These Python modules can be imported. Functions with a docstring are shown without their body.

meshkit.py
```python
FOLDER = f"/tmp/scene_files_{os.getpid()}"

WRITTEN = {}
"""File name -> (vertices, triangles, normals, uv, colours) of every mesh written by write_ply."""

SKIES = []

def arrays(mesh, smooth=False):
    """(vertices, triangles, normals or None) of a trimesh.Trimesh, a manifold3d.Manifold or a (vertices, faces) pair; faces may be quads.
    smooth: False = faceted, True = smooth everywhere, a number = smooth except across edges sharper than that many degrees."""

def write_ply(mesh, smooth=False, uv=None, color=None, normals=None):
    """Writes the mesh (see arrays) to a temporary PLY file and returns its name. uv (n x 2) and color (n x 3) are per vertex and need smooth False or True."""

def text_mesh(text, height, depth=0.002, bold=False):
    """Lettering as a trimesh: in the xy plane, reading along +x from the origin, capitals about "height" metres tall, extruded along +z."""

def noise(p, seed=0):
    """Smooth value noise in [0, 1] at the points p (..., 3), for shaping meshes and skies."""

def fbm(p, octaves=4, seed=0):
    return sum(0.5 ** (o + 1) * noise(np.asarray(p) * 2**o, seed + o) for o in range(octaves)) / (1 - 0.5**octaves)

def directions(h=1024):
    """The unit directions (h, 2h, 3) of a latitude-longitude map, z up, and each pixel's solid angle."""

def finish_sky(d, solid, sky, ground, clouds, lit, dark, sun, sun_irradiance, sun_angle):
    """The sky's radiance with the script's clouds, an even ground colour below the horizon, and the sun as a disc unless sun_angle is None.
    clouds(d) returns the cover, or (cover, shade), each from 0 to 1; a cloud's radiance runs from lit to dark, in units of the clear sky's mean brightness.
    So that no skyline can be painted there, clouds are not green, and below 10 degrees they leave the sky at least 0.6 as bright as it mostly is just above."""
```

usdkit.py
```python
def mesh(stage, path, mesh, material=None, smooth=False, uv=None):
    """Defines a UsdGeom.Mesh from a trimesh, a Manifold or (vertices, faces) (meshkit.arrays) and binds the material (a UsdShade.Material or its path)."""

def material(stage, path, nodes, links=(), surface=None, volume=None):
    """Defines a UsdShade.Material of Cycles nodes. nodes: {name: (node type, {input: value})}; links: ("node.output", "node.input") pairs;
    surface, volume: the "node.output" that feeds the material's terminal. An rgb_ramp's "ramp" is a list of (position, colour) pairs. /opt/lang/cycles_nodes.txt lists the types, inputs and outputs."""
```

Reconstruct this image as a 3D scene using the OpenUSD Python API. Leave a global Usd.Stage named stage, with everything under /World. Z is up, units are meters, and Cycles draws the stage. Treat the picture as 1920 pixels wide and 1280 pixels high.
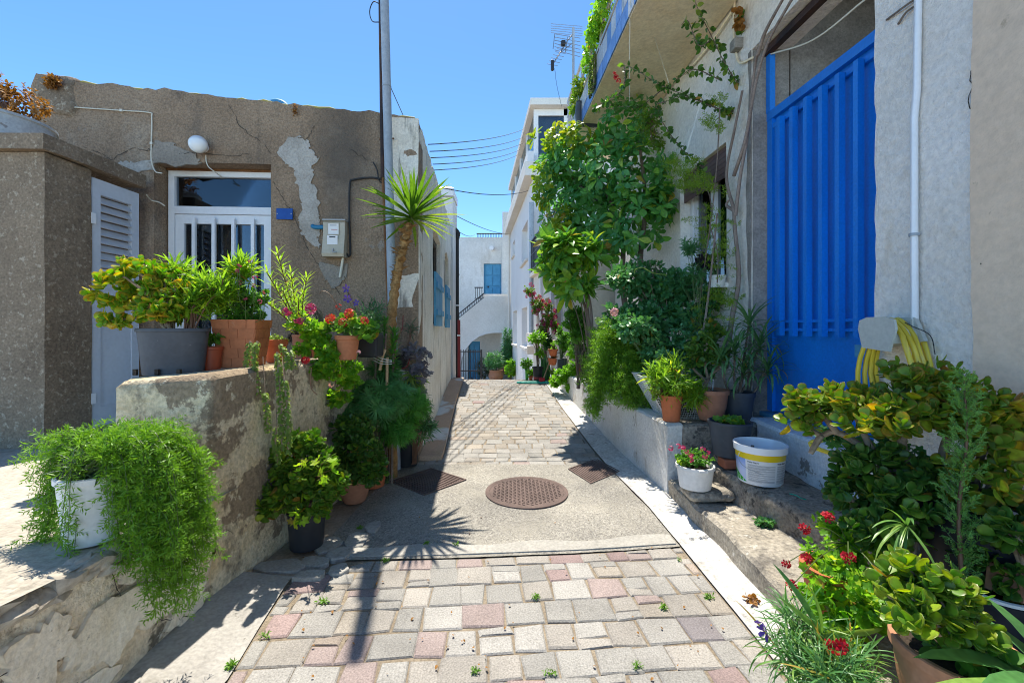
import math, random
import numpy as np, trimesh, usdkit, meshkit, manifold3d as m3
from shapely.geometry import Polygon, Point, LineString, box as sbox
from shapely import affinity
from pxr import Usd, UsdGeom, UsdLux, UsdShade, Gf, Sdf, Vt

# ------------------------------------------------------------------ stage, camera, sky, sun, exposure
stage = Usd.Stage.CreateInMemory()
UsdGeom.SetStageUpAxis(stage, UsdGeom.Tokens.z)
UsdGeom.SetStageMetersPerUnit(stage, 1.0)
UsdGeom.Xform.Define(stage, '/World')
UsdGeom.Scope.Define(stage, '/World/Looks')
EYE, HZ, FPX = 1.4, 615.0, 800.0            # eye height, horizon row, focal length in photo pixels
cam = UsdGeom.Camera.Define(stage, '/World/camera')
cam.AddTranslateOp().Set((0, 0, EYE)); cam.AddRotateXOp().Set(90.0)
cam.CreateFocalLengthAttr(15.0); cam.CreateHorizontalApertureAttr(36.0); cam.CreateVerticalApertureAttr(24.0)
cam.CreateVerticalApertureOffsetAttr(-0.469); cam.CreateClippingRangeAttr(Gf.Vec2f(0.05, 2000))
cam.CreateExposureAttr(1.13)
SUN_E, SUN_R = math.radians(67.0), math.atan2(-0.253, 0.967)
usdkit.material(stage, '/World/Looks/sky', {'s': ('sky_texture', {'sky_type': 'single_scattering', 'sun_disc': False, 'sun_elevation': SUN_E, 'sun_rotation': SUN_R, 'altitude': 30.0, 'air_density': 0.6, 'aerosol_density': 0.1, 'ozone_density': 1.0}),
    'h': ('hsv', {'hue': 0.494, 'saturation': 1.2}), 'b': ('background_shader', {'strength': 0.142})}, [('s.color', 'h.color'), ('h.color', 'b.color')], surface='b.background')
dome = UsdLux.DomeLight.Define(stage, '/World/sky')
UsdShade.MaterialBindingAPI.Apply(dome.GetPrim()).Bind(UsdShade.Material.Get(stage, '/World/Looks/sky'))
dome.GetPrim().SetCustomDataByKey('label', 'clear blue summer sky'); dome.GetPrim().SetCustomDataByKey('kind', 'structure')
sun = UsdLux.DistantLight.Define(stage, '/World/sun')
sun.CreateIntensityAttr(1.0); sun.CreateAngleAttr(0.5); sun.CreateNormalizeAttr(True); sun.CreateColorAttr(Gf.Vec3f(1.0, 0.93, 0.81))
sun.AddRotateXYZOp().Set((-(90 - math.degrees(SUN_E)), 0, -math.degrees(SUN_R)))

# ------------------------------------------------------------------ helpers
rng = np.random.default_rng(7)
A = np.array
UP = A([0, 0, 1.0])
def nrm(v):
    v = np.asarray(v, float); return v / np.maximum(np.linalg.norm(v, axis=-1, keepdims=True), 1e-9)
def P(px, py, d):
    return A([(px - 960) / FPX * d, d, EYE - (py - HZ) / FPX * d])
def G(px, py, z):
    d = (EYE - z) * FPX / (py - HZ); return A([(px - 960) / FPX * d, d, z])
def proj(p):
    p = np.asarray(p, float); return 960 + FPX * p[..., 0] / p[..., 1], HZ - FPX * (p[..., 2] - EYE) / p[..., 1]
def ss(a, b, x):
    t = np.clip((np.asarray(x, float) - a) / (b - a), 0, 1); return t * t * (3 - 2 * t)
def gz(y):
    return np.interp(y, [-300, 4.3, 4.9, 8.2, 8.8, 9.4, 10.5, 21, 400], [0, 0, .025, .275, .295, .27, .13, -1.32, -1.32])
def xl(y): return float(np.interp(y, [-5, 1.7, 2.0, 2.35, 2.6, 4.3, 4.42, 4.5, 4.7, 6.8, 8.35, 9.6, 14, 21], [-1.12, -1.13, -1.18, -1.23, -1.23, -1.18, -1.15, -.735, -.746, -.90, -.98, -1.07, -1.5, -2.4]))
def xr(y): return float(np.interp(y, [-5, 1.9, 3.34, 4.7, 6.8, 8.35, 9.6, 14, 21], [1.12, 1.10, 1.065, .93, .765, .68, .62, .4, -.1]))
def xw(y): return float(np.interp(y, [-5, 3.5, 7.5, 8.6, 12.6], [1.30, 1.295, .94, .86, .72]))

names, LOC = {}, {}
def path_for(parent, name):
    k = (parent, name); n = names.get(k, -1) + 1; names[k] = n
    return f'{parent}/{name}' + (f'_{n:03d}' if n else '')
def root_of(p): return '/'.join(p.split('/')[:3])
def keys(prim, **kw):
    for k, v in kw.items():
        if v is not None: prim.SetCustomDataByKey(k, v)
def thing(name, label, category, loc=(0, 0, 0), group=None, kind=None):
    p = path_for('/World', name); x = UsdGeom.Xform.Define(stage, p)
    loc = A(loc, float); x.AddTranslateOp().Set(Gf.Vec3d(*map(float, loc))); LOC[p] = loc
    if kind == 'structure': keys(x.GetPrim(), label=label, kind=kind)
    else: keys(x.GetPrim(), label=label, category=category, group=group, kind=kind)
    return p
def merge(ms):
    vs, fs, n = [], [], 0
    for m in ms:
        v, f, _ = meshkit.arrays(m); vs.append(v); fs.append(f + n); n += len(v)
    return np.vstack(vs), np.vstack(fs)
def add(parent, name, m, mat, smooth=False, kind=None, label=None, edge=None, tone=None):
    """one Mesh prim below a thing or a part; the mesh is given in world coordinates"""
    if isinstance(m, list): m = merge(m)
    p = path_for(parent, name); loc = LOC.get(root_of(p), np.zeros(3))
    v, f, _ = meshkit.arrays(m)
    g = usdkit.mesh(stage, p, (v - loc, f), mat, smooth)
    if edge is not None and smooth is True:
        UsdGeom.PrimvarsAPI(g).CreatePrimvar('edge', Sdf.ValueTypeNames.FloatArray, 'vertex').Set(Vt.FloatArray.FromNumpy(np.asarray(edge, np.float32)))
    if tone is not None: UsdGeom.PrimvarsAPI(g).CreatePrimvar('tone', Sdf.ValueTypeNames.FloatArray, 'vertex').Set(Vt.FloatArray.FromNumpy(np.full(len(g.GetPointsAttr().Get()), tone, np.float32)))
    keys(g.GetPrim(), kind=kind, label=label)
    return p
def solo(name, m, mat, label, category, smooth=False, group=None, kind=None):
    if isinstance(m, list): m = merge(m)
    p = path_for('/World', name); g = usdkit.mesh(stage, p, m, mat, smooth)
    if kind == 'structure': keys(g.GetPrim(), label=label, kind=kind)
    else: keys(g.GetPrim(), label=label, category=category, group=group, kind=kind)
    return p

# ---- meshes
def bx(lo, hi):
    lo, hi = A(lo, float), A(hi, float); m = trimesh.creation.box(np.abs(hi - lo)); m.apply_translation((lo + hi) / 2); return m.vertices.copy(), m.faces.copy()
def beam(a, b, w, h, up=UP):
    """box from a to b, w across, h along up"""
    a, b = A(a, float), A(b, float); y = nrm(b - a); x = nrm(np.cross(y, up)); z = np.cross(x, y); L = np.linalg.norm(b - a)
    v, f = bx((-w / 2, 0, -h / 2), (w / 2, L, h / 2)); return a + v[:, :1] * x + v[:, 1:2] * y + v[:, 2:] * z, f
def rbox(lo, hi, r=.01, edge=None, amp=0., freq=3., seed=0, rot=None):
    lo, hi = A(lo, float), A(hi, float); sp = m3.Manifold.sphere(r, 8)
    m = m3.Manifold.batch_hull([sp.translate([(lo[0] + r, hi[0] - r)[i], (lo[1] + r, hi[1] - r)[j], (lo[2] + r, hi[2] - r)[k]]) for i in (0, 1) for j in (0, 1) for k in (0, 1)])
    return rough(m, edge, amp, freq, seed)
def rough(m, edge, amp, freq=3., seed=0):
    if edge: m = m.refine_to_length(edge)
    mm = m.to_mesh(); v, f = np.array(mm.vert_properties[:, :3], float), np.array(mm.tri_verts)
    if amp: v = v + amp * 2 * np.stack([meshkit.fbm(v * freq + 7.3 * k, 4, seed + k) - .5 for k in range(3)], 1)
    return v, f
def prism(poly, z0, z1, r=.0, edge=None, amp=0., freq=3., seed=0):
    """vertical prism on a plan polygon with rounded rim, roughened"""
    poly = A(poly, float); x, y = poly.T
    if (x * np.roll(y, -1) - np.roll(x, -1) * y).sum() < 0: poly = poly[::-1]
    c = m3.CrossSection([poly])
    if r:
        parts = [c.offset(-r, m3.JoinType.Round, 2, 12).extrude(.001).translate([0, 0, z1 - .001]), c.extrude(max(z1 - z0 - r, .001)).translate([0, 0, z0])]
        m = m3.Manifold.batch_hull(parts)
    else: m = c.extrude(z1 - z0).translate([0, 0, z0])
    return rough(m, edge, amp, freq, seed)
def tube(pts, r, n=6):
    pts = np.asarray(pts, float); k = len(pts); r = np.broadcast_to(np.asarray(r, float), (k,))
    t = nrm(np.gradient(pts, axis=0)); ref = A([0.31, 0.17, 0.93]) if abs(t[0, 2]) < .9 else A([1, .2, .1])
    x = nrm(np.cross(t, ref)); 
    for i in range(1, k):
        q = x[i - 1] - t[i] * (x[i - 1] @ t[i]); x[i] = q / max(np.linalg.norm(q), 1e-9)
    y = np.cross(t, x); a = np.arange(n) / n * 2 * np.pi
    v = (pts[:, None] + r[:, None, None] * (np.cos(a)[None, :, None] * x[:, None] + np.sin(a)[None, :, None] * y[:, None])).reshape(-1, 3)
    i, j = np.meshgrid(np.arange(k - 1), np.arange(n), indexing='ij'); i, j = i.ravel(), j.ravel(); j2 = (j + 1) % n
    f = np.vstack([np.stack([i * n + j, i * n + j2, (i + 1) * n + j2], 1), np.stack([i * n + j, (i + 1) * n + j2, (i + 1) * n + j], 1)])
    c0, c1 = len(v), len(v) + 1; v = np.vstack([v, pts[0], pts[-1]]); jj = np.arange(n); jn = (jj + 1) % n
    f = np.vstack([f, np.stack([np.full(n, c0), jn, jj], 1), np.stack([np.full(n, c1), (k - 1) * n + jj, (k - 1) * n + jn], 1)])
    return v, f
def bez(pts, n=12):
    """Catmull-Rom through the points"""
    p = np.asarray(pts, float); p = np.vstack([2 * p[0] - p[1], p, 2 * p[-1] - p[-2]]); out = []
    for i in range(1, len(p) - 2):
        t = np.linspace(0, 1, n, endpoint=(i == len(p) - 3))[:, None]
        out.append(.5 * (2 * p[i] + (p[i + 1] - p[i - 1]) * t + (2 * p[i - 1] - 5 * p[i] + 4 * p[i + 1] - p[i + 2]) * t**2 + (3 * p[i] - p[i - 1] - 3 * p[i + 1] + p[i + 2]) * t**3))
    return np.vstack(out)
def lathe(prof, c=(0, 0, 0), n=32, sx=1., sy=1., rz=0., tilt=None):
    prof = A(prof, float); k = len(prof); a = np.arange(n) / n * 2 * np.pi + rz
    v = np.stack([prof[:, :1] * np.cos(a) * sx, prof[:, :1] * np.sin(a) * sy, np.broadcast_to(prof[:, 1:2], (k, n))], -1).reshape(-1, 3)
    i, j = np.meshgrid(np.arange(k - 1), np.arange(n), indexing='ij'); i, j = i.ravel(), j.ravel(); j2 = (j + 1) % n
    f = np.vstack([np.stack([i * n + j, i * n + j2, (i + 1) * n + j2], 1), np.stack([i * n + j, (i + 1) * n + j2, (i + 1) * n + j], 1)])
    if tilt is not None: v = v @ A(tilt).T
    return v + A(c, float), f
def Rx(a): c, s = math.cos(a), math.sin(a); return A([[1, 0, 0], [0, c, -s], [0, s, c]])
def Ry(a): c, s = math.cos(a), math.sin(a); return A([[c, 0, s], [0, 1, 0], [-s, 0, c]])
def Rz(a): c, s = math.cos(a), math.sin(a); return A([[c, -s, 0], [s, c, 0], [0, 0, 1]])
def sheet(xs_of_y, ys, nx, zoff=0., zfun=gz, amp=0., seed=0):
    """ground sheet between two edges x0(y), x1(y)"""
    v = []
    for y in ys:
        a, b = xs_of_y(y)
        for x in np.linspace(a, b, nx): v.append((x, y, float(zfun(y)) + zoff))
    v = A(v); k = len(ys)
    if amp: v[:, 2] += amp * (meshkit.fbm(v * [2.2, 2.2, 0] + seed, 4, seed) - .5)
    i, j = np.meshgrid(np.arange(k - 1), np.arange(nx - 1), indexing='ij'); i, j = i.ravel(), j.ravel(); q = i * nx + j
    return v, np.vstack([np.stack([q, q + 1, q + nx + 1], 1), np.stack([q, q + nx + 1, q + nx], 1)])
def arch_poly(poly, org, u, n, t, edge=.2, amp=.0, seed=0, toprough=0.):
    """wall: shapely polygon in (u, z), extruded t behind the plane through org with outward normal n"""
    m = trimesh.creation.extrude_polygon(poly, t, engine='earcut')
    if edge: m = m.subdivide_to_size(edge)
    m.merge_vertices(); v = m.vertices; org, u, n = A(org, float), nrm(u), nrm(n)
    w = org + v[:, :1] * u + v[:, 1:2] * UP - (t - v[:, 2:]) * n
    if amp: w = w + n * (amp * 2 * (meshkit.fbm(w * 1.7, 3, seed) - .5))[:, None]
    if toprough:
        top = v[:, 1] > poly.bounds[3] - .35
        w[:, 2] += np.where(top, toprough * 2 * (meshkit.fbm(w * 5, 4, seed + 3) - .5), 0)
    f = m.faces if np.dot(np.cross(u, UP), n) > 0 else m.faces[:, ::-1]
    return w, f
def wob(a, n=9, amp=.01, seed=0):
    """jitter a polyline of points"""
    a = np.asarray(a, float); t = np.linspace(0, 1, len(a)); q = np.linspace(0, 1, n * (len(a) - 1) + 1)
    o = np.stack([np.interp(q, t, a[:, k]) for k in range(a.shape[1])], 1); r = np.random.default_rng(seed); o[1:-1] += r.normal(0, amp, o[1:-1].shape); return o
def blob2(c, rx, ry, seed, n=28, jag=.25):
    a = np.arange(n) / n * 2 * np.pi; r = 1 + jag * 2 * (meshkit.fbm(np.stack([np.cos(a) * 1.5, np.sin(a) * 1.5, a * 0 + seed], 1), 4, seed) - .5) * 1.6
    return Polygon(np.stack([c[0] + rx * r * np.cos(a), c[1] + ry * r * np.sin(a)], 1)).buffer(0)

# ------------------------------------------------------------------ materials
def mat(name, nodes, links, surface='p.BSDF'): return usdkit.material(stage, f'/World/Looks/{name}', nodes, links, surface=surface)
def plain(name, col, rough=.5, metal=0., spec=.5, **kw):
    return mat(name, {'p': ('principled_bsdf', {'base_color': col, 'roughness': rough, 'metallic': metal, 'specular_ior_level': spec, **kw})}, [])
def worn(name, ramp, scale=3., detail=8., fine=60., fine_amt=.25, rough=.9, bump=.4, bdist=.01, stretch=(1, 1, 1), spec=.3, layers=(), rand=0., bscale=None, nrough=.62):
    """base: noise ramp of colours; layers: (ramp position lo, hi, colour, scale, stretch, strength) masks laid over it"""
    N = {'g': ('geometry', {}), 'm': ('mapping', {'scale': stretch}), 'n': ('noise_texture', {'scale': scale, 'detail': detail, 'roughness': nrough}),
         'r': ('rgb_ramp', {'ramp': ramp}), 'nf': ('noise_texture', {'scale': fine, 'detail': 4.0, 'roughness': .6}), 'rf': ('rgb_ramp', {'ramp': [(.3, (1 - fine_amt,) * 3), (.7, (1 + fine_amt * .6,) * 3)]}),
         'x': ('mix_color', {'blend_type': 'multiply', 'fac': 1.0, 'use_clamp': False}), 'bn': ('noise_texture', {'scale': bscale or fine, 'detail': 6.0, 'roughness': .65}),
         'bp': ('bump', {'strength': bump, 'distance': bdist}), 'p': ('principled_bsdf', {'roughness': rough, 'specular_ior_level': spec})}
    L = [('g.position', 'm.vector'), ('m.vector', 'n.vector'), ('n.fac', 'r.fac'), ('g.position', 'nf.vector'), ('nf.fac', 'rf.fac'), ('g.position', 'bn.vector'), ('bn.fac', 'bp.height'), ('bp.normal', 'p.normal')]
    last = 'r.color'
    for i, (lo, hi, col, sc, st, amt) in enumerate(layers):
        N |= {f'lm{i}': ('mapping', {'scale': st, 'location': (3.1 * i + 1.7, 5.3 * i, 2.2 * i)}), f'ln{i}': ('noise_texture', {'scale': sc, 'detail': 11.0, 'roughness': .70}), f'lr{i}': ('map_range', {'from_min': lo, 'from_max': hi, 'to_min': 0., 'to_max': amt, 'clamp': True}), f'lx{i}': ('mix_color', {'b': col})}
        L += [('g.position', f'lm{i}.vector'), (f'lm{i}.vector', f'ln{i}.vector'), (f'ln{i}.fac', f'lr{i}.value'), (f'lr{i}.result', f'lx{i}.fac'), (last, f'lx{i}.a')]; last = f'lx{i}.result'
    L += [(last, 'x.a'), ('rf.color', 'x.b')]; last = 'x.result'
    if rand:
        N |= {'o': ('attribute', {'attribute': 'tone'}), 'om': ('map_range', {'to_min': 1 - rand, 'to_max': 1 + rand}), 'oc': ('combine_color', {}), 'ox': ('mix_color', {'blend_type': 'multiply', 'fac': 1.0, 'use_clamp': False})}
        L += [('o.fac', 'om.value'), ('om.result', 'oc.r'), ('om.result', 'oc.g'), ('om.result', 'oc.b'), (last, 'ox.a'), ('oc.color', 'ox.b')]; last = 'ox.result'
    return mat(name, N, L + [(last, 'p.base_color')])
def leafmat(name, ramp, rough=.45, trans=.35, tcol=1.7, spec=.4, edge=None):
    if not any(q in name for q in ('petal', 'dry', 'purple', 'stonecrop', 'grey', 'cypress', 'yucca')):   # a few yellowed and withered leaves among the green
        ramp = [(q * .93, tuple(min(x * (1.75 - .45 * q), .5) for x in c)) for q, c in ramp] + [(.955, ramp[-1][1]), (.968, (.40, .33, .05)), (1, (.36, .20, .06))]
    N = {'g': ('geometry', {}), 'o': ('attribute', {'attribute': 'tone'}), 'ad': ('math', {'math_type': 'add'}), 'fr': ('math', {'math_type': 'fraction'}), 'r': ('rgb_ramp', {'ramp': ramp}),
         'n': ('noise_texture', {'scale': 45.0, 'detail': 2.0}), 'nm': ('map_range', {'from_min': .3, 'from_max': .7, 'to_min': .8, 'to_max': 1.2}), 'cc': ('combine_color', {}), 'x': ('mix_color', {'blend_type': 'multiply', 'fac': 1.0, 'use_clamp': False}),
         'p': ('principled_bsdf', {'roughness': rough, 'specular_ior_level': spec}), 't': ('translucent_bsdf', {}), 'h': ('mix_color', {'blend_type': 'multiply', 'fac': 1.0, 'b': (tcol * 1.05, tcol, tcol * .45), 'use_clamp': False}), 's': ('mix_closure', {'fac': trans})}
    L = [('g.random_per_island', 'ad.value1'), ('o.fac', 'ad.value2'), ('ad.value', 'fr.value1'), ('fr.value', 'r.fac'), ('g.position', 'n.vector'), ('n.fac', 'nm.value'), ('nm.result', 'cc.r'), ('nm.result', 'cc.g'), ('nm.result', 'cc.b')]
    src = 'r.color'
    if edge:
        N |= {'a': ('attribute', {'attribute': 'edge'}), 'e': ('mix_color', {'b': edge}), 'pw': ('math', {'math_type': 'power', 'value2': 2.2}), 'em': ('math', {'math_type': 'multiply', 'value2': .5})}
        L += [('a.fac', 'pw.value1'), ('pw.value', 'em.value1'), ('em.value', 'e.fac'), ('r.color', 'e.a')]; src = 'e.result'
    L += [(src, 'x.a'), ('cc.color', 'x.b'), ('x.result', 'p.base_color'), ('x.result', 'h.a'), ('h.result', 't.color'), ('p.BSDF', 's.closure1'), ('t.BSDF', 's.closure2')]
    return mat(name, N, L, 's.closure')
# colours ------------------------------------------------------------
m_roughcast = worn('roughcast', [(.25, (.225, .155, .10)), (.5, (.33, .232, .152)), (.75, (.41, .30, .205))], 1.1, 9, 60, .40, bump=1.0, bdist=.022, bscale=48,
    layers=[(.54, .68, (.135, .105, .08), 2.4, (1.6, 1.6, .22), .6), (.57, .66, (.44, .36, .27), 1.6, (1, 1, .7), .5), (.56, .70, (.085, .075, .068), 1.0, (1, 1, .45), .75), (.62, .66, (.36, .33, .29), 2.3, (1, 1, 1), .6)])
def stain(path, c, r_in, r_out, stretch, col, amt):
    """adds a dark weathering stain of irregular outline round the point c to a worn material"""
    m = UsdShade.Material.Get(stage, path); node = lambda n, k, **kw: (lambda q: ([q.CreateInput(a_, Sdf.ValueTypeNames.Float3 if np.ndim(v_) else (Sdf.ValueTypeNames.Token if isinstance(v_, str) else (Sdf.ValueTypeNames.Bool if isinstance(v_, bool) else Sdf.ValueTypeNames.Float))).Set(Gf.Vec3f(*v_) if np.ndim(v_) else v_) for a_, v_ in kw.items()], q.CreateIdAttr('cycles_' + k), q)[2])(UsdShade.Shader.Define(stage, f'{path}/{n}'))
    T_ = Sdf.ValueTypeNames.Token; con = lambda a_, o, b_, i: b_.CreateInput(i, T_).ConnectToSource(a_.CreateOutput(o, T_))
    g = UsdShade.Shader.Get(stage, path + '/g'); x = UsdShade.Shader.Get(stage, path + '/x'); mp = node('sm', 'mapping', scale=stretch, location=tuple(-a_ * b_ for a_, b_ in zip(c, stretch))); ln = node('sl', 'vector_math', math_type='length'); ns = node('sn', 'noise_texture', scale=2.4, detail=8.0); ad = node('sa', 'math', math_type='multiply_add', value2=r_out * 1.1); mr = node('sr', 'map_range', from_min=r_in + r_out * .55, from_max=r_out * 1.55, to_min=amt, to_max=0.0, clamp=True); mx = node('sx', 'mix_color', b=col)
    con(g, 'position', mp, 'vector'); con(mp, 'vector', ln, 'vector1'); con(g, 'position', ns, 'vector'); con(ns, 'fac', ad, 'value1'); con(ln, 'value', ad, 'value3'); con(ad, 'value', mr, 'value'); con(mr, 'result', mx, 'fac'); con(x, 'result', mx, 'a'); p = UsdShade.Shader.Get(stage, path + '/p'); p.GetInput('base_color').ConnectToSource(mx.CreateOutput('result', T_))
stain('/World/Looks/roughcast', (-1.75, 4.4, 3.15), .1, .75, (1.5, 1, .75), (.085, .072, .06), .8)
m_oldside = worn('peeling_whitewash', [(.35, (.70, .64, .53)), (.65, (.84, .80, .71))], 2, 8, 50, .2, bump=.5, bdist=.012,
    layers=[(.56, .66, (.16, .14, .115), 5.0, (1.6, 1.6, .22), .8), (.66, .70, (.30, .27, .23), 9, (1, 1, .5), .7)])
m_concrete_dark = worn('lichened_concrete', [(.3, (.155, .112, .075)), (.7, (.28, .212, .145))], 2.2, 9, 55, .4, bump=.7, bdist=.012,
    layers=[(.55, .62, (.42, .36, .27), 21, (1, 1, 1), .75), (.60, .66, (.07, .063, .058), 1.6, (1, 1, .5), .6)])
m_planter = worn('planter_plaster', [(.32, (.58, .45, .26)), (.5, (.70, .59, .41)), (.68, (.60, .44, .23))], 1.8, 9, 45, .35, bump=1.0, bdist=.025, bscale=28,
    layers=[(.525, .545, (.28, .21, .14), 1.9, (1, 1, 1), .95), (.60, .63, (.72, .64, .48), 11, (1, 1, 1), .8), (.57, .68, (.12, .10, .075), 6, (1, 1, .6), .75), (.62, .66, (.20, .15, .10), 16, (1, 1, 1), .7)])
m_retain = worn('mouldy_limewash', [(.3, (.62, .51, .35)), (.6, (.80, .70, .545))], 1.6, 8, 55, .25, bump=1.0, bdist=.035, bscale=13,
    layers=[(.50, .56, (.33, .28, .21), 2.6, (1, 1, .8), .85), (.54, .60, (.085, .075, .058), 5.5, (1, 1, 1.4), .85), (.56, .66, (.56, .36, .19), 2.1, (1, 1, 1), .6), (.62, .66, (.80, .76, .68), 7, (1, 1, 1), .8)])
m_terrace = worn('terrace_concrete', [(.3, (.36, .32, .26)), (.7, (.50, .455, .38))], 1.6, 9, 45, .3, bump=.55, bdist=.01, layers=[(.60, .66, (.17, .15, .125), 4.5, (1, 1, 1), .6)])
m_gravel = mat('exposed_aggregate', {'g': ('geometry', {}), 'v': ('voronoi_texture', {'scale': 105.0}), 'b': ('rgb_to_bw', {}), 'r': ('rgb_ramp', {'ramp': [(.1, (.17, .163, .15)), (.4, (.26, .25, .228)), (.7, (.32, .307, .278)), (.95, (.43, .415, .375))]}),
    'n': ('noise_texture', {'scale': 1.7, 'detail': 7.0}), 'nr': ('rgb_ramp', {'ramp': [(.35, (.78, .77, .76)), (.65, (1.12, 1.10, 1.06))]}), 'x': ('mix_color', {'blend_type': 'multiply', 'fac': 1.0, 'use_clamp': False}),
    'n2': ('noise_texture', {'scale': 2.6, 'detail': 9.0, 'roughness': .65}), 'k': ('map_range', {'from_min': .48, 'from_max': .62, 'to_min': 0.0, 'to_max': .55, 'clamp': True}), 'y': ('mix_color', {'b': (.30, .285, .25)}),
    'bp': ('bump', {'strength': .6, 'distance': .008}), 'p': ('principled_bsdf', {'roughness': .9, 'specular_ior_level': .25})},
    [('g.position', 'v.vector'), ('v.color', 'b.color'), ('b.val', 'r.fac'), ('g.position', 'n.vector'), ('n.fac', 'nr.fac'), ('g.position', 'n2.vector'), ('n2.fac', 'k.value'), ('k.result', 'y.fac'), ('r.color', 'y.a'), ('y.result', 'x.a'), ('nr.color', 'x.b'), ('x.result', 'p.base_color'), ('v.distance', 'bp.height'), ('bp.normal', 'p.normal')])
m_smoothcon = worn('smooth_concrete', [(.3, (.30, .285, .255)), (.7, (.40, .385, .35))], 2.5, 8, 70, .25, bump=.35, bdist=.006, layers=[(.6, .68, (.2, .19, .17), 5, (1, 1, 1), .6)])
m_whitestrip = worn('white_limewash_floor', [(.3, (.44, .425, .395)), (.6, (.60, .59, .565))], 2, 9, 40, .35, bump=.6, bdist=.01, layers=[(.50, .62, (.36, .34, .31), 4.2, (1, 1, 1), .75), (.60, .66, (.22, .20, .175), 9, (1, 1, 1), .7)])
m_pinkkerb = worn('pink_worn_kerb', [(.44, (.63, .61, .58)), (.5, (.46, .31, .21)), (.62, (.50, .34, .235))], 1.7, 9, 60, .2, bump=.35, bdist=.006, layers=[(.62, .68, (.24, .21, .18), 6, (1, 1, 1), .6)])
m_greystrip = worn('grey_gutter', [(.3, (.27, .255, .235)), (.65, (.44, .425, .395))], 1.8, 9, 60, .22, bump=.45, bdist=.008, layers=[(.56, .64, (.24, .225, .2), 3.4, (1, 1, 1), .8), (.63, .67, (.10, .095, .08), 9, (1, 1, 1), .8)])
m_bed = worn('sandy_joint', [(.3, (.17, .135, .095)), (.7, (.29, .24, .175))], 6, 6, 90, .4, bump=.4)
m_earth = worn('earth', [(.3, (.16, .13, .10)), (.7, (.26, .22, .18))], .6, 8, 12, .3)
PAV = [worn(f'paver_{n}', [(.3, tuple(.86 * A(c))), (.7, tuple(1.1 * A(c)))], 5, 7, 130, .38, bump=.5, bdist=.006, rand=.13, layers=[(.50, .66, tuple(.60 * A(c)), 1.5, (1, 1, 1), .6), (.62, .70, tuple(.58 * A(c)), 24, (1, 1, 1), .65), (.66, .70, (.62, .6, .55), 60, (1, 1, 1), .4)])
       for n, c in (('grey', (.295, .285, .265)), ('beige', (.325, .302, .272)), ('sand', (.315, .282, .24)), ('pale', (.335, .322, .30)), ('pink', (.325, .262, .246)), ('rose', (.305, .228, .218)), ('tan', (.325, .272, .228)), ('slate', (.215, .195, .20)))]
m_stonestep = worn('rough_step_stone', [(.3, (.20, .17, .135)), (.65, (.40, .355, .29))], 4, 9, 45, .45, bump=1., bdist=.02, layers=[(.54, .60, (.075, .07, .065), 13, (1, 1, 1), .85), (.62, .66, (.60, .57, .51), 9, (1, 1, 1), .6)])
m_stepcon = worn('step_concrete', [(.3, (.30, .265, .21)), (.7, (.43, .39, .325))], 2.5, 9, 45, .4, bump=.9, bdist=.02, bscale=30, layers=[(.52, .60, (.13, .12, .108), 6, (1, 1, 1), .7), (.60, .64, (.64, .62, .57), 8, (1, 1, 1), .75)])
m_planterwhite = worn('planter_whitewash', [(.3, (.62, .60, .55)), (.6, (.79, .785, .76))], 1.5, 8, 50, .18, bump=.8, bdist=.02, bscale=22, layers=[(.55, .63, (.38, .32, .24), 4.2, (1, 1, .6), .8), (.645, .68, (.14, .12, .10), 7, (1, 1, .7), .8)])
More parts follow.
